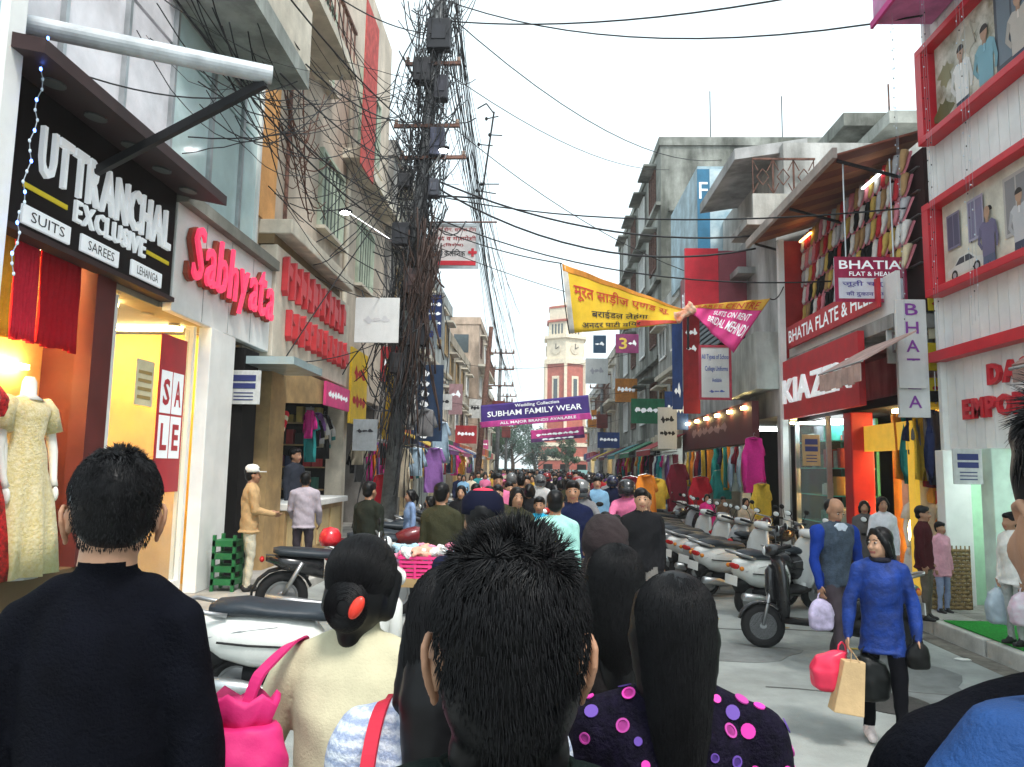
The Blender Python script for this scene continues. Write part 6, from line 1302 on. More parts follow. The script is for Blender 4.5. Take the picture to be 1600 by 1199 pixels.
who('woman in magenta pink dress and scarf beside the parked scooters', 1105, 772, 15.5, 165, (.72,.03,.22), (.6,.03,.18), 0.15, True, 'long', coat=.3, face=True)
who('woman in beige shawl near the hanging pink dress', 1165, 778, 14.0, 190, (.52,.42,.30), (.2,.15,.1), .15, True, 'long', coat=.45, face=True)
who('man in brown jacket behind the beige-shawled woman', 1130, 776, 16.5, 200, (.22,.13,.07), (.03,.03,.03), .15, face=True)
who('woman in white top with dark hair by the orange-lit doorway', 1378, 776, 9.8, 170, (.66,.66,.70), (.1,.1,.15), .15, True, 'long', face=True)
who('man in dark maroon jacket standing on the pavement edge', 1440, 790, 9.0, 230, (.06,.012,.015), (.12,.10,.08), .15, coat=.78, face=True, hands=True, voxel=.012)
who('child in pink jacket beside the maroon-jacketed man', 1468, 815, 9.5, 200, (.68,.34,.42), (.25,.3,.45), .15, True, 'short', coat=.7)
who('woman in grey shawl in front of orange-lit doorway', 1350, 782, 10.6, 160, (.12,.11,.11), (.05,.05,.05), .15, True, 'long', coat=.5)
t, T, M, e = who('person in white fleece jacket with carrier bags on the turf mat', 1578, 800, 7.7, 100, (.74,.73,.69), (.36,.38,.36), .178, True, 'short', coat=.78, hands=True, voxel=.011)
Mx = Matrix.Translation(t.location) @ Matrix.Rotation(R_(100),4,'Z')
carrier('white and pink carrier bag in the white-fleeced person\'s near hand', Mx @ e['L'], .26, .18, .30, mat('white_plastic', (.70,.68,.72), .35, var=.2, vscale=10, col2=(.62,.4,.5)))
carrier('pale blue-grey carrier bag in the white-fleeced person\'s far hand', Mx @ e['R'], .26, .18, .34, mat('bluegrey_plastic', (.40,.48,.54), .35, var=.2))
# ------------------------------------------------------------------ crowd prototypes, repeated along the street
TOPS = {'maroon':(.09,.012,.02),'black':(.012,.012,.014),'navy':(.01,.014,.045),'white':(.66,.66,.65),'grey':(.18,.18,.19),'red':(.48,.03,.04),'pink':(.62,.16,.3),'mustard':(.5,.3,.05),'teal':(.03,.22,.24),'brown':(.15,.085,.05),'sky blue':(.2,.38,.56),'purple':(.16,.06,.22),'olive':(.04,.04,.022),'cream':(.6,.53,.4)}
LEGS = [(.02,.02,.03),(.04,.05,.09),(.1,.085,.07),(.03,.03,.03),(.16,.15,.14)]
SLOT = lambda top, leg, sk: [sk, cmat(top), cmat(leg), M_SHOEB, MATS['lip']]
PK_ = dict(skin=M_SKIN, top=cmat((.3,.3,.3)), leg=cmat((.04,.04,.05)))
protos = []
for fem, hair, stride, back, coat in ((False,'short',.25,True,None),(True,'long',.2,True,.6),(False,'short',-.25,False,.8),(True,'pony',-.2,False,.55),(False,'short',.1,True,.8),(True,'bun',.2,True,.45),(True,'long',.15,False,.7),(False,'short',.3,False,None)):
    p = person('person', 'proto', (0,-30,0), 0, 1.66 if not fem else 1.56, dict(PK_), fem, dict(stride=stride), voxel=.024, hair=hair, coat=coat, face=not back)[0]; protos.append((p, fem, back))
rider = person('person', 'proto', (0,-30,0), 0, 1.66, dict(PK_), False, dict(uaL=(-.25,.75,-.75),faL=(-.1,.95,-.05),uaR=(.25,.75,-.75),faR=(.1,.95,-.05), lean=.1), voxel=.022, hair=None, seat=True)[0]
q = MB(); q.lathe([(.10,-.10),(.122,-.05),(.128,.02),(.11,.09),(.06,.13),(0,.14)], (0,.07,1.575*1.66/1.7), 16); hm = q.build('helmet', G((.6,.6,.6)), rider, smooth=True); MB().ell((0,.165,1.53), (.085,.04,.05), 12, 6).build('visor', mat('visor_dark', (.03,.03,.035), .1), hm, smooth=True)
used = []
def free(x, y, r): 
    if all((x-a)**2+(y-b)**2 > (r+c)**2 for a, b, c in used): used.append((x,y,r)); return True
    return False
for (x,y_) in ((.18,7.0),(.05,9.3),(1.5,11.5)): used.append((x,y_,.35))
for x, y_ in ((-2.0,14.),(-2,16),(-2,18),(-2,20),(3.2,14),(3.2,16),(3.2,18),(3.2,20)): used.append((x,y_,1.1))
# riders on scooters coming up the street
RID = [(.62,9.6,188,'white','grey'),(1.25,10.2,176,'silver','pink'),(.75,13.0,182,'black','black'),(1.6,15.5,178,'white','navy'),(.1,15.0,184,'red','white'),(1.3,18.5,178,'grey','maroon'),(.3,20.5,182,'white','black'),(1.9,22.5,176,'black','red'),(-.6,18.0,2,'blue','brown'),(-.5,24.0,4,'white','grey'),(1.2,26.5,180,'silver','black'),(.2,30.0,183,'white','sky blue'),(1.7,31.5,178,'black','olive'),(-.7,33.,2,'white','maroon')]
HC = {'grey':(.13,.135,.14),'black':(.01,.01,.012),'maroon':(.2,.01,.012),'navy':(.015,.02,.06)}
for i, (x, y_, a, pc, tc_) in enumerate(RID):
    used.append((x,y_,.7)); hn = list(HC)[i % 4]; fro = a > 90
    o = park('s', pc, (x,y_,0), R_(a), '%s scooter ridden %s by the %s-topped rider in %s helmet' % (pc, 'toward the camera side' if 0 else ('down the street' if fro else 'up the street'), tc_, hn), 'scooters ridden through the crowd'); o.rotation_euler = (0,0,R_(a))
    d = Vector((-math.sin(R_(a)), math.cos(R_(a)), 0)); l = Vector((x,y_,0))-d*.30
    dup(rider, (l.x,l.y,.03), R_(a), '%s-topped rider in %s helmet on the %s scooter heading %s' % (tc_, hn, pc, 'down the street' if fro else 'up the street'), 'scooter riders in the crowd', {'body': SLOT(TOPS[tc_], random.choice(LEGS), M_SKIN), 'helmet': G(HC[hn])})
cnt = 0; tries = 0
while cnt < 285 and tries < 9000:
    tries += 1
    y_ = 7.8+74*random.random()**1.5; x = random.uniform(-1.2,2.2) if y_ < 24 else random.uniform(-2.9,3.9)
    if y_ < 15 and x > 1.25: continue
    if not free(x, y_, .29): continue
    p, fem, back = random.choice(protos); tn = random.choice(list(TOPS) if y_ > 12 else ['black','navy','black','olive']); a = (random.gauss(0,14) if back else 180+random.gauss(0,14)); cnt += 1
    zone = 'near the scooter riders' if y_ < 18 else ('below the purple banner' if y_ < 34 else ('below the pink banner' if y_ < 52 else 'close to the teal fence'))
    dup(p, (x,y_,0), R_(a), '%s in %s top %s, %s' % ('woman' if fem else 'man', tn, 'heading up the street' if back else 'coming down the street', zone), 'pedestrians in the street crowd', {'body': SLOT(TOPS[tn], random.choice(LEGS), random.choice([M_SKIN,M_SKIN2]))}, random.uniform(.94,1.06))
for p in [a[0] for a in protos]+[rider]:
    for c in list(p.children):
        for g in list(c.children): bpy.data.objects.remove(g)
        bpy.data.objects.remove(c)
    bpy.data.objects.remove(p)
# ------------------------------------------------------------------ garments on rails and hooks
def garment_proto(kind):
    if kind == 'long': poly = [(-.10,0),(-.16,-.03),(-.27,-.32),(-.20,-.36),(-.16,-.22),(-.17,-.6),(-.24,-1.05),(.24,-1.05),(.17,-.6),(.16,-.22),(.20,-.36),(.27,-.32),(.16,-.03),(.10,0),(.05,-.05),(-.05,-.05)]
    elif kind == 'shirt': poly = [(-.10,0),(-.19,-.04),(-.30,-.40),(-.22,-.43),(-.18,-.2),(-.19,-.62),(.19,-.62),(.18,-.2),(.22,-.43),(.30,-.40),(.19,-.04),(.10,0),(.05,-.05),(-.05,-.05)]
    else: poly = [(-.16,0),(-.20,-.55),(-.19,-.98),(-.05,-1.0),(0,-.35),(.05,-1.0),(.19,-.98),(.20,-.55),(.16,0)]
    import bmesh
    bm = bmesh.new(); vs = [bm.verts.new((x,0,z)) for x, z in poly]; f = bm.faces.new(vs); bmesh.ops.triangulate(bm, faces=[f]); bmesh.ops.subdivide_edges(bm, edges=bm.edges[:], cuts=2, use_grid_fill=True)
    bmesh.ops.triangulate(bm, faces=bm.faces[:])
    for v in bm.verts: v.co.y += .022*math.sin(v.co.x*34+v.co.z*3)+.015*math.sin(v.co.x*70+1)
    bmesh.ops.solidify(bm, geom=bm.faces[:], thickness=.035); me = bpy.data.meshes.new('garment'); bm.to_mesh(me); bm.free(); me.shade_smooth(); me.materials.append(cmat((.5,.5,.5)))
    t = thing('hanging_garment', 'x', 'garment', (0,-30,0), world=False); link('cloth', me, t)
    MB().tube([(-.17,.017,-.02),(0,.017,.02),(.17,.017,-.02)], .006, 5).build('hanger', M_STEEL, t); MB().tube([(0,.017,.02),(0,.017,.07),(.02,.017,.09),(.03,.017,.075)], .003, 5).build('hook', M_STEEL, t)
    return t
GP = {k: garment_proto(k) for k in ('long','shirt','trousers')}; KN = {'long':'long dress','shirt':'shirt','trousers':'pair of trousers'}
GC = {'magenta':(.68,.03,.28),'orange':(.75,.25,.03),'red':(.52,.02,.04),'black':(.012,.012,.014),'navy':(.025,.035,.10),'cream':(.62,.55,.42),'teal':(.03,.28,.28),'yellow':(.75,.5,.06),'pale blue':(.35,.48,.6),'maroon':(.2,.02,.04),'grey':(.22,.22,.23),'white':(.68,.68,.66),'violet':(.3,.14,.42)}
def hang(kind, col, loc, rz, place, sc=1.):
    return dup(GP[kind], loc, R_(rz), '%s %s hanging %s' % (col, KN[kind], place), 'garments hanging at the shopfronts', {'cloth': cmat(GC[col])}, sc)
def rail(name, label, a, b):
    t = thing('clothes_rail', label, 'rail', a); MB().cyl(a, b, .012, n=8).build('bar', M_STEEL, t)
    for p in (a, b): MB().cyl(p, (p[0],p[1],p[2]+.45), .008, n=6).build('hanger_rod', M_STEEL, t)
    return t
hang('long','magenta', (4.55,15.6,2.55), 20, 'alone beside the white verandah post', 1.1); hang('long','yellow', (4.6,15.3,1.6), 20, 'below the lone magenta dress')
for x, y0, y1, z, place, lab, n in ((4.72,16.4,19.4,2.42,'under the dark maroon fascia','rail of clothes under the dark maroon fascia',9),(4.72,19.8,23.2,2.4,'past the white pier under the maroon fascia','rail of clothes past the white pier',10),(5.6,10.5,11.5,2.75,'by the yellow alley signs','rail of clothes by the yellow alley signs',7),(4.6,24.4,28.6,2.35,'below the white patched building','rail of clothes below the white patched building',11),(4.65,29.4,35.6,2.4,'below the old concrete block','rail of clothes below the old concrete block',13),(4.7,36.2,43,2.4,'at the far piers of the old concrete block','rail of clothes at the far piers of the old concrete block',13),
    (-4.4,17.9,21.8,2.45,'under the beige corner building','rail of clothes under the beige corner building',11),(-4.2,22.3,27.6,2.45,'below the grey balconied building','rail of clothes below the grey balconied building',13),(-4.15,28.4,36.6,2.5,'below the pale blue-white building','rail of clothes below the pale blue-white building',15),(-4.2,37.5,48,2.4,'below the low buff building','rail of clothes below the low buff building',14)):
    rail('r', lab, (x,y0,z+.09), (x,y1,z+.09))
    for i in range(n): hang(random.choice(('long','long','shirt','trousers')), random.choice(list(GC)), (x,y0+(i+.5)*(y1-y0)/n,z), random.uniform(25,60)*(-1 if x < 0 else 1)+ (0), place)
for i, (px, py, c, k) in enumerate(((598,742,'red','long'),(612,640,'yellow','shirt'),(628,700,'cream','long'),(648,700,'pale blue','shirt'),(665,640,'grey','shirt'),(680,700,'violet','long'),(560,700,'black','shirt'),(640,590,'white','shirt'),(690,660,'pale blue','long'))):
    Y = 15.5+i*.55; p = PY(px, py, Y); hang(k, c, (p.x,Y,p.z), random.uniform(-12,12), 'on the crossbar tree by the pole' if 0 else 'from the cords by the cable-laden pole', 1.05)
for i, (px, py, c, k) in enumerate(((1010,742,'orange','long'),(1025,748,'yellow','shirt'),(985,745,'maroon','long'),(1095,745,'red','long'),(1128,735,'teal','shirt'),(1060,725,'maroon','long'))):
    Y = 17.5+i*.3; p = PY(px, py, Y); hang(k, c, (p.x,Y,p.z), random.uniform(-12,12), 'in front of the dark clothes shop', 1.15)
for i in range(6):
    p = (5.75+.05*i,10.9+.12*i,2.55-.1*(i % 2)); hang(random.choice(('shirt','trousers')), ('black','maroon','black','grey','navy','red')[i], p, -10+8*i, 'in the alley beside the orange-lit doorway', .8)
for i in range(9): hang(random.choice(('long','shirt')), random.choice(list(GC)), (-4.75-.02*i,15.2+.24*i,2.95-.08*(i % 3)), random.uniform(-50,-20), 'inside the open tan counter shop', .95)
for t in GP.values():
    for c in list(t.children): bpy.data.objects.remove(c)
    bpy.data.objects.remove(t)
mannequin((5.75,11.25,.15), R_(160), cmat((.7,.7,.7)), 'white mannequin in pale dress at the orange-lit doorway', hgt=.95)
g = thing('garland', 'red and white garland hung inside the tan counter shop', 'garland', (-4.7,13.3,2.4))
for k in range(14):
    a = k/13*math.pi; MB().ell((-4.7,13.0+.6*k/13,2.75-.35*math.sin(a)), (.07,.07,.07), 8, 6).build('flower', cmat((.6,.03,.05) if k % 3 else (.7,.66,.5)), g, smooth=True)
# ================================================================== poles, cables, banners, trees, far signs
M_POLE = mat('pole_grey', (.24,.25,.26), .7, metal=.2, var=.3, vscale=6, grime=.5)
M_CAB = mat('cable_black', (.012,.012,.014), .6, var=.1)
def sag(a, b, d, n=14): a, b = Vector(a), Vector(b); return [a.lerp(b, k/n)-Vector((0,0,d*4*(k/n)*(1-k/n))) for k in range(n+1)]
PB, PT = Vector((-3.05,15.0,0)), Vector((-2.15,15.0,13.0)); pole_at = lambda z: PB.lerp(PT, z/13.0)
t = thing('utility_pole', 'leaning utility pole buried in cables by the beige corner building', 'pole', PB)
MB().tube([PB,PT], [.17,.12], 14).build('shaft', M_POLE, t, smooth=True)
for z, x0, x1 in ((9.0,-.7,.7),(8.3,-.5,.9),(10.4,-.6,.6)):
    c = pole_at(z); MB().beam(c+Vector((x0,-.15,0)), c+Vector((x1,-.15,.02)), .07, .07).build('cross_arm', M_RUST, t)
    for q in (x0+.05,x1-.05): MB().lathe([(.03,0),(.05,.04),(.025,.07),(.045,.1),(0,.13)], c+Vector((q,-.15,.04)), 10).build('insulator', mat('porcelain', (.3,.2,.15), .25), t, smooth=True)
for i, (z, dx, w, h, col) in enumerate(((4.6,.3,.6,.9,(.02,.022,.03)),(11.0,.1,.7,.9,(.02,.022,.03)),(10.2,-.25,.5,.7,(.02,.02,.025)),(6.6,-.35,.5,.62,(.03,.032,.04)),(7.75,-.42,.36,.4,(.03,.03,.035)),(8.6,.35,.42,.8,(.05,.055,.09)),(9.8,.3,.4,.7,(.035,.035,.05)),(7.6,.38,.3,.5,(.06,.065,.085)),(5.6,.1,.5,.7,(.06,.035,.035)),(4.75,.12,.34,.6,(.14,.16,.15)),(3.9,-.1,.4,.55,(.03,.03,.035)))):
    w, h = w*.72, h*.75; c = pole_at(z)+Vector((dx*.8,-.22,0)); b = MB().box(c.x-w/2,c.x+w/2,c.y-.13,c.y+.12,c.z-h/2,c.z+h/2).build('junction_box', cmat(col,'paint'), t, bevel=.02)
    MB().box(c.x-w*.3,c.x+w*.3,c.y-.145,c.y-.131,c.z-h*.2,c.z+h*.25).build('box_door', cmat(tuple(x*1.5 for x in col),'paint'), b)
# cable tangle round the pole: uncountable
def tangle(name, label, centre, n, rad, hgt, r=.009, seed=1, vert=.9, mat_=None):
    rr = random.Random(seed); mb = MB()
    for _ in range(n):
        z = rr.uniform(*hgt); c = centre(z); pts = []; kind = rr.random()
        if kind < .45:      # hanging run along the pole
            L = rr.uniform(.8,3.2); x, y_ = rr.gauss(0,rad*.45), rr.gauss(-.12,rad*.3); a, b = rr.uniform(0,6.28), rr.gauss(0,.12)
            for k in range(8):
                zz = z-L*k/7; cc = centre(max(zz,.5)); pts.append(Vector((cc.x+x+b*k*.3+.06*math.sin(a+k*.9), cc.y+y_+.04*math.cos(a+k), zz)))
        else:               # drooping loop
            a = rr.uniform(0,6.28); w = rr.uniform(.15,1.)*rad*1.5; d = rr.uniform(.15,.9); x0 = Vector((rr.gauss(0,rad*.4),rr.gauss(-.1,rad*.3),0)); dz = rr.gauss(0,.4)
            e = Vector((w*math.cos(a),w*math.sin(a)*.5,dz))
            for k in range(11): u = k/10; pts.append(c+x0+e*(u-.5)*2-Vector((0,0,d*4*u*(1-u)))+Vector((.03*math.sin(u*9+a),0,.03*math.sin(u*7+2*a))))
        mb.tube(pts, rr.choice((r*.5,r*.7,r,r*1.4)), 4)
    return tag(mb.build(name, mat_ or M_CAB, None, org=centre(hgt[0]), smooth=True), label, 'cables', None, 'stuff')
tangle('cable_tangle', 'dense black tangle of cables wrapped round the leaning utility pole', pole_at, 640, .50, (3.2,12.6), .010, mat_=mat('cable_grey', (.045,.048,.054), .6, var=.5, vscale=4, col2=(.012,.012,.014)))
tangle('cable_tangle', 'brown coil bundle of loose cables on the leaning pole', lambda z: pole_at(z)+Vector((.25,-.2,0)), 160, .24, (5.4,6.6), .014, 4, mat_=mat('cable_brown', (.05,.028,.022), .7))
def festoon(name, label, A, B, n, seed, r=.008, dmax=.9, m=None):
    rr = random.Random(seed); mb = MB()
    for _ in range(n):
        a, b = Vector([rr.uniform(*q) for q in A]), Vector([rr.uniform(*q) for q in B]); pts = sag(a, b, rr.uniform(.05,dmax)*min(1,(b-a).length/3), 12)
        for k in range(1,12): pts[k] += Vector((rr.gauss(0,.007),rr.gauss(0,.007),rr.gauss(0,.007)))
        mb.tube(pts, rr.choice((r*.6,r,r*1.3)), 4)
    return tag(mb.build(name, m or M_CAB, None, org=Vector((A[0][0],A[1][0],A[2][0])), smooth=True), label, 'cables', None, 'stuff')
festoon('cable_festoon', 'mass of drooping cables strung from beige upper wall to the pole', ((-4.6,-3.7),(11.5,14.5),(5.5,11.0)), ((-3.2,-2.4),(14.8,15.1),(5.2,10.5)), 40, 5, .008)
festoon('cable_festoon', 'loose cable loops sagging across the glazed upper floor', ((-4.5,-3.7),(6.5,9.5),(5.6,8.5)), ((-4.3,-3.4),(10.5,13.5),(5.8,9.0)), 34, 6, .007)
festoon('cable_festoon', 'rusty brown cable loops hanging before the peach wall', ((-4.5,-4.0),(10.8,12.2),(7.2,8.4)), ((-4.4,-3.8),(12.2,14.2),(6.2,8.6)), 20, 9, .009, 1.4, mat('cable_rust', (.10,.035,.018), .7))
festoon('cable_festoon', 'fan of thin wires dropping from the pole top past the ladder bracket', ((-2.4,-1.9),(15.0,15.3),(10.0,13.0)), ((-1.6,-.6),(20,46),(4.5,8.5)), 22, 15, .007, .9)
# lit street lamps on the pole
M_LAMPW = mat('lamp_white', (.95,1,1), .4, var=0, emit=14)
for lab, a, b in (('lit white street lamp reaching over the street from the leaning pole', pole_at(7.75), PY(694,233,14.6)), ('lit white street lamp on the wall side of the leaning pole', pole_at(6.2), PY(540,330,14.6))):
    g = thing('street_lamp', lab, 'street lamp', a); d = (b-a).normalized()
    MB().cyl(a+Vector((0,-.15,0)), b-d*.12, .022, n=8).build('arm', M_STEEL, g); MB().ell(b, (.14,.08,.06), 12, 8, Matrix.Rotation(math.atan2(d.y,d.x),3,'Z')).build('head', M_PBLK, g, smooth=True); MB().ell(b+Vector((0,-.02,-.045)), (.11,.07,.04), 12, 8).build('lens', M_LAMPW, g, smooth=True)
# ladder-like bracket over the street
g = thing('cable_bracket', 'thin black steel ladder bracket holding cables beside the pole', 'bracket', PY(668,308,16))
K = lambda px, py: PY(px, py, 15.6)
for a, b, r in ((K(668,305),K(752,310),.022),(K(752,312),K(772,175),.02),(K(752,312),K(748,300),.02),(K(772,178),K(760,162),.016),(K(760,162),K(746,170),.016)): MB().cyl(a, b, r, n=8).build('rod', M_BLACKM, g)
for (a, b) in (((745,298),(775,303)),((752,288),(780,288)),((748,226),(770,228)),((760,186),(779,182)),((765,211),(785,212))): MB().cyl(K(*a), K(*b), .013, n=6).build('rung', M_BLACKM, g); MB().ell(K(*a), (.035,.035,.045), 8, 6).build('insulator', M_PBLK, g, smooth=True)
# overhead cables, one thing each; ends are real points on the buildings and pole
CAB = [(pole_at(11.5),(5.2,9.9,8.9),.35,.016,'thick cable crossing from the pole top to the white cladding'),(pole_at(12),(5.3,9.8,8.2),.6,.014,'second cable crossing to the pink box sign'),
 (pole_at(8.0),(4.7,15.6,6.9),.5,.022,'heavy black cable from pole to the diamond grille balcony'),(pole_at(7.9),(4.45,14.9,6.4),.75,.022,'heavy black cable sagging to the brown canopy'),(pole_at(7.6),(5.2,10.3,5.6),.35,.014,'cable from pole to the lower billboard'),(pole_at(7.2),(5.0,12.5,5.1),.5,.014,'cable from pole passing the shoe balcony'),
 (pole_at(9.5),(4.6,18.5,6.6),.5,.010,'thin cable from pole to the louvred wall'),(pole_at(6.6),(4.7,21,6.2),.3,.009,'thin cable from pole to the maroon sign'),(pole_at(10.5),(5.5,29.5,14.2),.7,.011,'thin cable from pole to the old concrete block roof'),(pole_at(11.8),(7.5,29.2,14.5),1.1,.014,'long cable from pole top to the old concrete roof'),
 ((-4.6,9.0,7.6),pole_at(7.2),.5,.012,'cable from glazed upper floor to the pole'),((-4.3,5.6,7.4),pole_at(6.6),.7,.014,'cable from white-clad corner along the glazed floor'),((-4.2,5.4,8.6),pole_at(8.8),.5,.014,'upper cable from white-clad corner to the pole'),((-2.6,6.85,5.7),pole_at(8.2),.3,.010,'cable tied to the white pipe end'),((-4.4,6.2,5.4),(-3.7,10.6,7.7),.3,.009,'thin cable rising past the sign canopy'),((-4.5,11.6,6.4),pole_at(5.6),.25,.010,'cable from peach wall to the pole'),((-4.4,12.2,3.4),pole_at(8.4),-.1,.012,'slanting cable from the glass canopy to the pole'),((-4.3,12.0,3.5),pole_at(4.7),.2,.010,'low cable from glass canopy to the pole'),((-4.4,14,5.5),pole_at(5.2),.15,.009,'cable from cream fascia to the pole'),((-4.7,13.5,8.8),pole_at(10.4),.25,.009,'cable from beige wall to upper cross arm'),((-3.6,10.5,7.9),pole_at(9.2),.35,.013,'cable from balcony slab to the pole'),((-3.6,9.5,8.9),pole_at(11.2),.3,.012,'cable from balcony parapet to pole top'),((-4.3,5.4,9.6),(-3.6,10.2,7.95),.3,.010,'cable from clad corner top to balcony slab'),((-4.7,16.9,9.9),pole_at(9.6),.1,.010,'short cable from red vertical banner to the pole')]
for i in range(9): CAB.append((pole_at(12.6-.28*i)+Vector((.3,.2,0)), (-2.4+.12*i,44+.7*i,8.9-.25*i), .9+.1*i, .010+.003*(i % 2), 'lengthwise cable number %d from the top running down the street' % (i+1) if 0 else ('%s lengthwise cable running from the pole toward the clock tower' % ('topmost','second','third','fourth','fifth','sixth','seventh','eighth','lowest')[i])))
for i, (z, y0, y1) in enumerate(((7.2,38,36),(6.0,44,46),(5.2,40,39),(4.6,50,50),(6.6,52,50))): CAB.append(((-4.4,y0,z),(4.6,y1,z+.3),.5,.012,'%s far cable strung across the street by the clock tower view' % ('highest','second','third','lowest','faint')[i]))
for a, b, d, r, lab in CAB: solo(MB().tube(sag(a,b,d), r, 5), 'overhead_cable', M_CAB, lab, 'cable', 'overhead cables', smooth=True)
# far poles
def far_pole(label, x, y, h, lean, arms=True):
    t = thing('utility_pole', label, 'pole', (x,y,0)); top = Vector((x+lean,y,h)); MB().tube([(x,y,0),top], [.14,.09], 10).build('shaft', M_POLE if arms else M_RUST, t, smooth=True)
    if arms:
        for k in range(4):
            c = Vector((x,y,0)).lerp(top, .97-.11*k); MB().beam(c+Vector((-.8,-.1,0)), c+Vector((.8,-.1,0)), .08, .08).build('cross_arm', M_RUST, t)
            for q in (-.75,-.3,.3,.75): MB().lathe([(.04,0),(.07,.06),(.03,.1),(.06,.15),(0,.2)], c+Vector((q,-.1,.05)), 8).build('insulator', mat('porcelain', (.3,.2,.15)), t, smooth=True)
        c = Vector((x,y,0)).lerp(top, .6); MB().box(c.x-.35,c.x+.35,c.y-.45,c.y-.12,c.z-.5,c.z+.4).build('transformer', cmat((.2,.03,.03),'paint'), t, bevel=.03)
    return t
p = PY(742,730,30); far_pole('leaning rusty pole standing left of the purple banner', p.x, 30, 7.6, .55, False)
p = PY(775,735,42); far_pole('electric pole with four cross arms and red transformer behind purple banner', p.x, 42, 8.6, .15)
p = PY(790,735,60); far_pole('distant electric pole with cross arms near the trees', p.x, 60, 7.8, .0)
p = PY(940,735,48); far_pole('distant electric pole with cross arms on the right side', p.x, 48, 8.2, .0)
# ------------------------------------------------------------------ banners
def banner(name, label, TL, TR, BL, BR, m, strips=(), lines=(), amp=.05, nu=40, nv=12, sagt=.0):
    TL, TR, BL, BR = map(Vector, (TL,TR,BL,BR)); nrm = (TR-TL).cross(BL-TL).normalized(); nrm = nrm if nrm.y < 0 else -nrm
    def S(u, v, w=0.):   # v 0 bottom .. 1 top
        p = (BL.lerp(BR,u)).lerp(TL.lerp(TR,u), v); return p+nrm*(amp*math.sin(u*9+v*2)*(1.1-v)+amp*.5*math.sin(u*23-v*3)+w)-Vector((0,0,sagt*4*u*(1-u)))
    t = thing(name, label, 'banner', S(.5,0))
    def patch(u0,u1,v0,v1,w,m_,nm):
        q = MB(); R = []
        for j in range(nv+1):
            v = v0+(v1-v0)*j/nv; R.append([S(u0+(u1-u0)*i/nu,v,w) for i in range(nu+1)]+[S(u0+(u1-u0)*i/nu,v,w-.006) for i in range(nu,-1,-1)])
        q.rings(R); return q.build(nm, m_, t, smooth=True)
    patch(0,1,0,1,0,m,'cloth')
    for (u0,u1,v0,v1,ms) in strips: patch(u0,u1,v0,v1,.007,ms,'printed_strip')
    for (s_,u0,u1,v0,v1,ms) in lines:
        q = MB(); put_text(q, s_, (0,0,0), (1,0,0), (0,0,1), 1, 1, .012, warp=lambda a,b,c: S(u0+(u1-u0)*a, v0+(v1-v0)*b, .014)); q.build('lettering', ms, t, recalc=False)
    return t
Q = lambda px, py, Y=13.6: PY(px, py, Y)
mY = mat('banner_yellow', (.80,.52,.03), .75, var=.14, vscale=1.5); mRd = cmat((.55,.05,.02),'ink'); mBk = M_INK
bY = banner('street_banner', 'yellow cloth banner with red Hindi lettering tied across the street', Q(878,412), Q(1068,484), Q(890,522), Q(1058,506), mY, [(.0,.045,.0,1.,cmat((.62,.6,.55),'paint')),(.0,1.,.90,1.,cmat((.78,.30,.03),'paint')),(.62,1.,.02,.2,cmat((.65,.08,.05),'paint'))], [('मूरत साड़ीज एणड सू',.08,.90,.48,.80,mRd),('बराईडल लेहंगा',.22,.72,.22,.40,mBk),('अनदर पाटी वियर',.12,.66,.05,.18,mBk)], .05)
mPk = mat('banner_pink', (.72,.06,.26), .75, var=.1)
bP = banner('street_banner', 'pink end of the twisted banner reading BRIDAL MEHNDI with yellow top', Q(1078,478,13.7), Q(1203,467,13.7), Q(1083,492,13.7), Q(1146,552,13.7), mPk, [(.0,1.,.78,1.,cmat((.78,.42,.04),'paint'))], [('SAREE CENTRE',.10,.92,.80,.95,mRd),('SUITS ON RENT',.35,.9,.55,.70,M_LET),('BRIDAL MEHNDI',.30,.96,.25,.48,M_LET)], .04)
B = Body(); a, b = Q(1056,495,13.65), Q(1082,484,13.68); B.cap(a, b, .10, .08, 'p'); B.cap(a+Vector((.05,-.05,-.1)), b+Vector((-.05,-.05,.1)), .05, .05, 'p'); me = B.mesh('knot', .02, {'p': mat('banner_twist', (.78,.66,.5), .8, var=.5, vscale=7, col2=(.7,.2,.1))}, 3, .012, 20); o = link('banner_knot', me); tag(o, 'twisted pale knot joining the yellow and pink banner halves', 'knot')
for a, b, par in ((pole_at(7.0),Q(878,412),bY),(Q(1203,467,13.7),(4.95,14.7,5.6),bP),(Q(890,522),Q(876,412),bY)): MB().tube(sag(a,b,.12), .012, 5).build('cord', M_CAB, par)
Q2 = lambda px, py: PY(px, py, 29)
bU = banner('street_banner', 'purple and pink banner reading SUBHAM FAMILY WEAR strung over the crowd', Q2(749,634), Q2(921,617), Q2(750,669), Q2(925,655), mat('banner_purple', (.055,.025,.20), .7, var=.12), [(0,1,0,.26,cmat((.70,.06,.38),'paint')),(0,.012,0,1,cmat((.6,.6,.6),'paint')),(.988,1,0,1,cmat((.6,.6,.6),'paint'))], [('Wedding Collection',.32,.72,.74,.92,M_LET),('SUBHAM FAMILY WEAR',.07,.92,.44,.68,M_LET),('ALL MAJOR BRANDS AVAILABLE',.18,.86,.05,.2,M_LET)], .04)
Q3 = lambda px, py: PY(px, py, 42)
bG = banner('street_banner', 'small pink banner with blurred white print beyond the purple one', Q3(829,673), Q3(912,666), Q3(830,692), Q3(914,684), cmat((.68,.05,.30),'paint'), [(0,1,0,.3,cmat((.15,.03,.2),'paint'))], [('~~~~~~~~',.1,.9,.42,.7,M_LET),('~~~~~',.2,.8,.06,.25,M_LET)], .03)
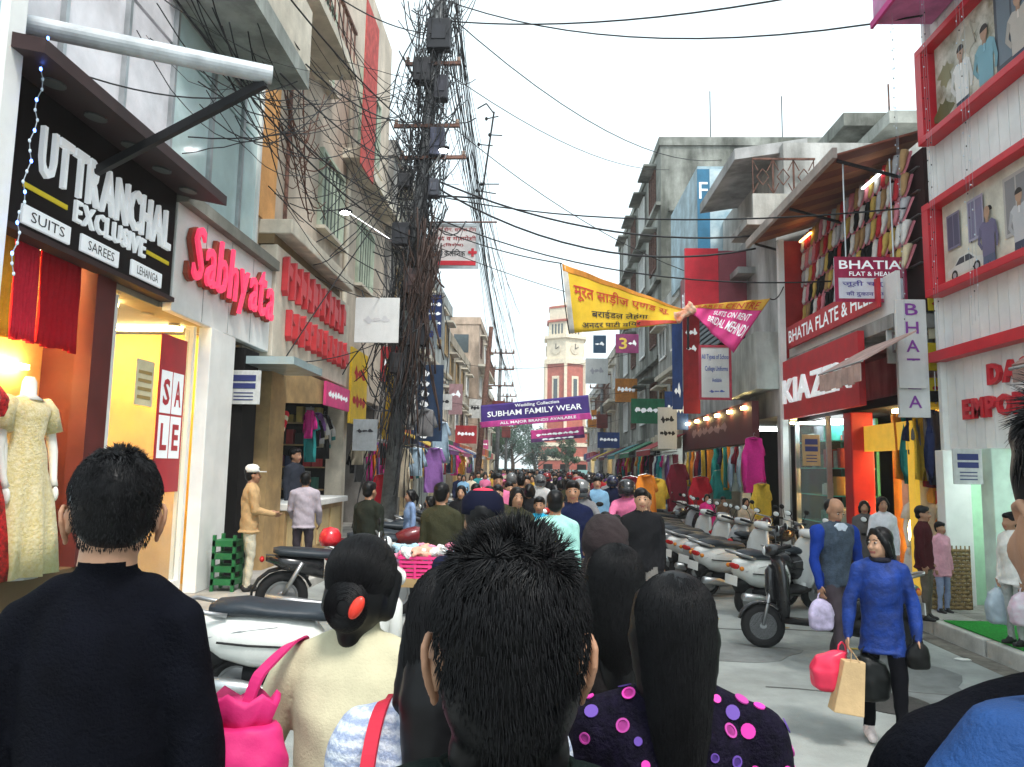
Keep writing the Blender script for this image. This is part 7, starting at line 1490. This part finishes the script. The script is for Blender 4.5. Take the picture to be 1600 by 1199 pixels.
for a, b, par in ((Q2(749,634),(-4.5,29.2,4.6),bU),(Q2(921,617),(4.7,29.2,5.1),bU),(Q3(829,673),(-4.5,42,4.4),bG),(Q3(912,666),(4.9,42,4.7),bG)): MB().tube(sag(a,b,.08), .008, 4).build('cord', M_CAB, par)
# ------------------------------------------------------------------ signs down the left side
def pboard(label, x0, y0, x1, y1, Y, m, lines, ink, border=None, **k):
    a, b = PY(x0,y0,Y), PY(x1,y1,Y); return board('hanging_sign', label, min(a.x,b.x), max(a.x,b.x), Y, min(a.z,b.z), max(a.z,b.z), m, lines, ink, border=border, **k)
cs = pboard('white clinic sign with Hindi lettering and red arrow hung beside the pole', 670,350,747,420,16.2, mat('sign_pink_white', (.74,.70,.70), .6, var=.08), [('चरम रोग, सवचा रोग',.08,.95,.82,.93,cmat((.35,.04,.05),'ink')),('दरद व मासपेशी',.1,.95,.62,.74,cmat((.35,.04,.05),'ink')),('(िवशेष)',.3,.7,.48,.57,cmat((.35,.04,.05),'ink')),('वरमा कलीिनक',.06,.74,.27,.43,M_INK)], M_INK, M_STEEL)
a, b = PY(670,350,16.2), PY(747,420,16.2); w, h = b.x-a.x, a.z-b.z; mr_ = cmat((.6,.03,.05),'ink')
MB().box(a.x+w*.2,a.x+w*.95,16.185,16.195,b.z+h*.07,b.z+h*.17).build('arrow_shaft', mr_, cs); MB().prism([(0,0),(w*.16,h*.13),(w*.16,-h*.13)], .008, Matrix.Rotation(R_(90),3,'X'), (a.x+w*.05,16.19,b.z+h*.12)).build('arrow_head', mr_, cs)
MB().box(a.x+w*.86,a.x+w*.91,16.185,16.195,b.z+h*.27,b.z+h*.45).build('red_cross', mr_, cs); MB().box(a.x+w*.80,a.x+w*.97,16.183,16.193,b.z+h*.33,b.z+h*.39).build('red_cross', mr_, cs)
MB().cyl(pole_at(6.95)+Vector((0,.0,0)), (b.x+.4,16.2,a.z+.05), .02, n=8).build('hanger_rod', M_RUST, cs)
pboard('plain white tilted board strapped to the wall side of the pole', 556,465,622,536,14.2, M_PAPER, [('~~~',.2,.8,.4,.6)], cmat((.55,.56,.58),'ink'))
pboard('navy blue board with faint print behind the pole', 652,458,692,530,18, cmat((.03,.06,.22),'paint'), [('~~~~~',.1,.9,.7,.8),('~~~~',.1,.9,.5,.6),('~~~~~~',.1,.9,.3,.38)], M_LET, M_STEEL)
pboard('pale blue board with coiled cable print below the navy board', 636,500,682,545,17.2, cmat((.50,.60,.66),'paint'), [('~~~~~',.1,.9,.35,.65)], cmat((.05,.12,.4),'ink'))
pboard('tall white blank hoarding below the pale blue board', 622,540,650,640,17.6, M_PAPER, [('~~~~~',.1,.9,.45,.55)], cmat((.4,.45,.5),'ink'))
vs = pboard('vertical dark blue sign with white marks', 652,570,690,690,19, cmat((.02,.05,.12),'paint'), [], M_LET)
a, b = PY(652,570,19), PY(690,690,19)
for i in range(7): lettering(vs, 'lettering', [('~',.1,.34,0,.2)], (a.x,18.99,a.z-.32-i*.27), (1,0,0), (0,0,1), 1, M_LET, .0)
vs['label'] = 'vertical dark blue sign with blurred white marks behind the pole'
pboard('yellow hanging sign beside the pole with black print', 604,560,622,640,16.6, cmat((.78,.52,.03),'paint'), [('~~~',.1,.9,.6,.7),('~~~',.1,.9,.35,.45)], M_INK)
pboard('grey metal meter board hung low on the pole', 552,655,588,705,14.0, cmat((.30,.33,.36),'paint'), [('~~~',.15,.85,.55,.7)], M_INK)
pboard('pinkish patterned hoarding on the pale blue-white building', 702,600,722,648,31, cmat((.5,.3,.32),'paint'), [('~~',.15,.85,.5,.8)], M_LET)
pboard('yellow and purple square sign above the right-hand shops', 962,522,998,552,24, cmat((.38,.06,.22),'paint'), [('3',.15,.5,.2,.8,cmat((.8,.6,.1),'ink')),('~~',.55,.9,.3,.7)], M_LET)
pboard('dark blue square sign near the right-hand electric pole', 927,524,947,552,33, cmat((.05,.12,.22),'paint'), [('~~',.15,.85,.35,.65)], M_LET)
pboard('white cloth screen hung at the far right buildings', 915,560,950,600,34, M_PAPER, [('~~~',.2,.8,.35,.65)], cmat((.4,.4,.45),'ink'))
rr = random.Random(3); WD = ['SAREES','SHOES','KIDS WEAR','JEWELS','BAGS','OPTICAL','TAILOR','WATCH','SUITS','BOOKS']
CN = {'red':(.5,.03,.04),'blue':(.03,.08,.3),'yellow':(.75,.5,.04),'green':(.03,.25,.12),'white':(.72,.73,.73),'purple':(.25,.05,.3),'teal':(.05,.3,.32),'orange':(.7,.25,.03),'pink':(.65,.1,.3),'maroon':(.2,.02,.04)}
for i in range(0,20,2) if 0 else (0,1,3,4,7,10,11,14,17,18):
    sd_ = -1 if i % 2 else 1; Y = 20+i*1.9+rr.random(); z = 2.9+rr.random()*2.3; w, h = rr.uniform(.7,1.3), rr.uniform(.5,1.3); cn = list(CN)[i % 10]; x = -4.4 if sd_ > 0 else 4.6-w
    board('projecting_sign', '%s sign jutting from the %s%s' % (cn, ('left-hand' if sd_ > 0 else 'right-hand')+' row of buildings', ', the nearer one' if i < 10 else ', the farther one'), x, x+w, Y, z, z+h, cmat(CN[cn],'paint'), [('~~~~~',.1,.9,.4,.65)], M_INK if cn in ('white','yellow') else M_LET)
for i in range(12):
    sd_ = 1 if i < 6 else -1; Y = 23+(i % 6)*5.2; c = list(CN)[(i*3+2) % 10]; X = -4.4 if sd_ > 0 else 4.6
    g = thing('awning', '%s cloth awning over the %s shops, %s along the row' % (c, 'left-hand' if sd_ > 0 else 'right-hand', ('first','second','third','fourth','fifth','last')[i % 6]), 'awning', (X,Y,2.6))
    q = [(X+sd_*1.1,Y,2.45),(X+sd_*1.1,Y+3,2.45),(X,Y+3,2.95),(X,Y,2.95)]; MB().slab(q, .03).build('cloth', cmat(tuple(.6*v+.06 for v in CN[c])), g)
    for k in range(10): MB().box(X+sd_*1.09,X+sd_*1.11,Y+.3*k,Y+.3*k+.29,2.28,2.44).build('valance_flap', cmat(tuple(.6*v+.06 for v in CN[c])), g)
    MB().cyl((X+sd_*1.1,Y-.05,2.46),(X+sd_*1.1,Y+3.05,2.46),.018,n=6).build('rod', M_STEEL, g)
# ------------------------------------------------------------------ trees at the far end
def leaf_mat(n, c): return mat(n, c, .7, var=.4, vscale=.9, spec=.3)
def tree(label, x, y, h, r, m, n=5200):
    t = thing('tree', label, 'tree', (x,y,0)); q = MB(); q.tube([(x,y,0),(x+.1,y,h*.3),(x-.1,y,h*.55),(x,y,h*.75)], [.28,.22,.15,.06], 10)
    for k in range(7):
        a = k*.9; q.tube([(x,y,h*(.3+.05*k)),(x+math.cos(a)*r*.4,y+math.sin(a)*r*.4,h*(.45+.05*k)),(x+math.cos(a)*r*.75,y+math.sin(a)*r*.75,h*(.55+.05*k))], [.1,.06,.02], 6)
    q.build('trunk', mat('bark', (.10,.075,.055), .9, var=.3), t, smooth=True)
    cl = [(Vector((x+random.gauss(0,r*.42),y+random.gauss(0,r*.42),h*random.uniform(.45,.97))), random.uniform(.18,.36)*r) for _ in range(26)]; V = []; F = []
    for i in range(n):
        c, cr = random.choice(cl); d = Vector((random.gauss(0,1),random.gauss(0,1),random.gauss(0,.8))).normalized(); p = c+d*cr*random.random()**.4; s = random.uniform(.07,.15)
        a = Vector((random.gauss(0,1),random.gauss(0,1),random.gauss(0,.5))).normalized()*s; b = a.orthogonal().normalized()*s*.55; o = len(V); V += [tuple(p-a),tuple(p+b),tuple(p+a),tuple(p-b)]; F.append((o,o+1,o+2,o+3))
    mb = MB(); mb.v = V; mb.f = F; mb.build('crown', m, t, recalc=False); return t
LM = leaf_mat('leaf_dark', (.035,.075,.03)); LM2 = leaf_mat('leaf_blue', (.05,.10,.07))
p = PY(800,735,84); tree('broad dark green tree between the far buildings and clock tower', p.x, 84, 6.8, 3.4, LM2, 7000)
p = PY(762,735,80); tree('smaller green tree against the farthest grey block', p.x, 80, 6.2, 2.4, LM)
p = PY(835,735,90); tree('rounded tree just left of the brick-red hall', p.x, 90, 5.2, 2.6, LM2)
p = PY(885,735,91); tree('slim tree in front of the clock tower shaft', p.x, 91, 5.5, 1.8, LM)

hz = MB().box(-402,402,-62,502,-1.06,26.5).build('haze', None, org=Vector()); tag(hz, kind='stuff')
hm_ = bpy.data.materials.new('haze_air'); hm_.use_nodes = True; hn = hm_.node_tree; hn.nodes.clear(); pv = hn.nodes.new('ShaderNodeVolumePrincipled'); ho = hn.nodes.new('ShaderNodeOutputMaterial')
pv.inputs['Color'].default_value = (.92,.95,.97,1); pv.inputs['Density'].default_value = .0012; hn.links.new(pv.outputs[0], ho.inputs['Volume']); hz.data.materials.append(hm_)
bpy.data.scenes.remove(TS)
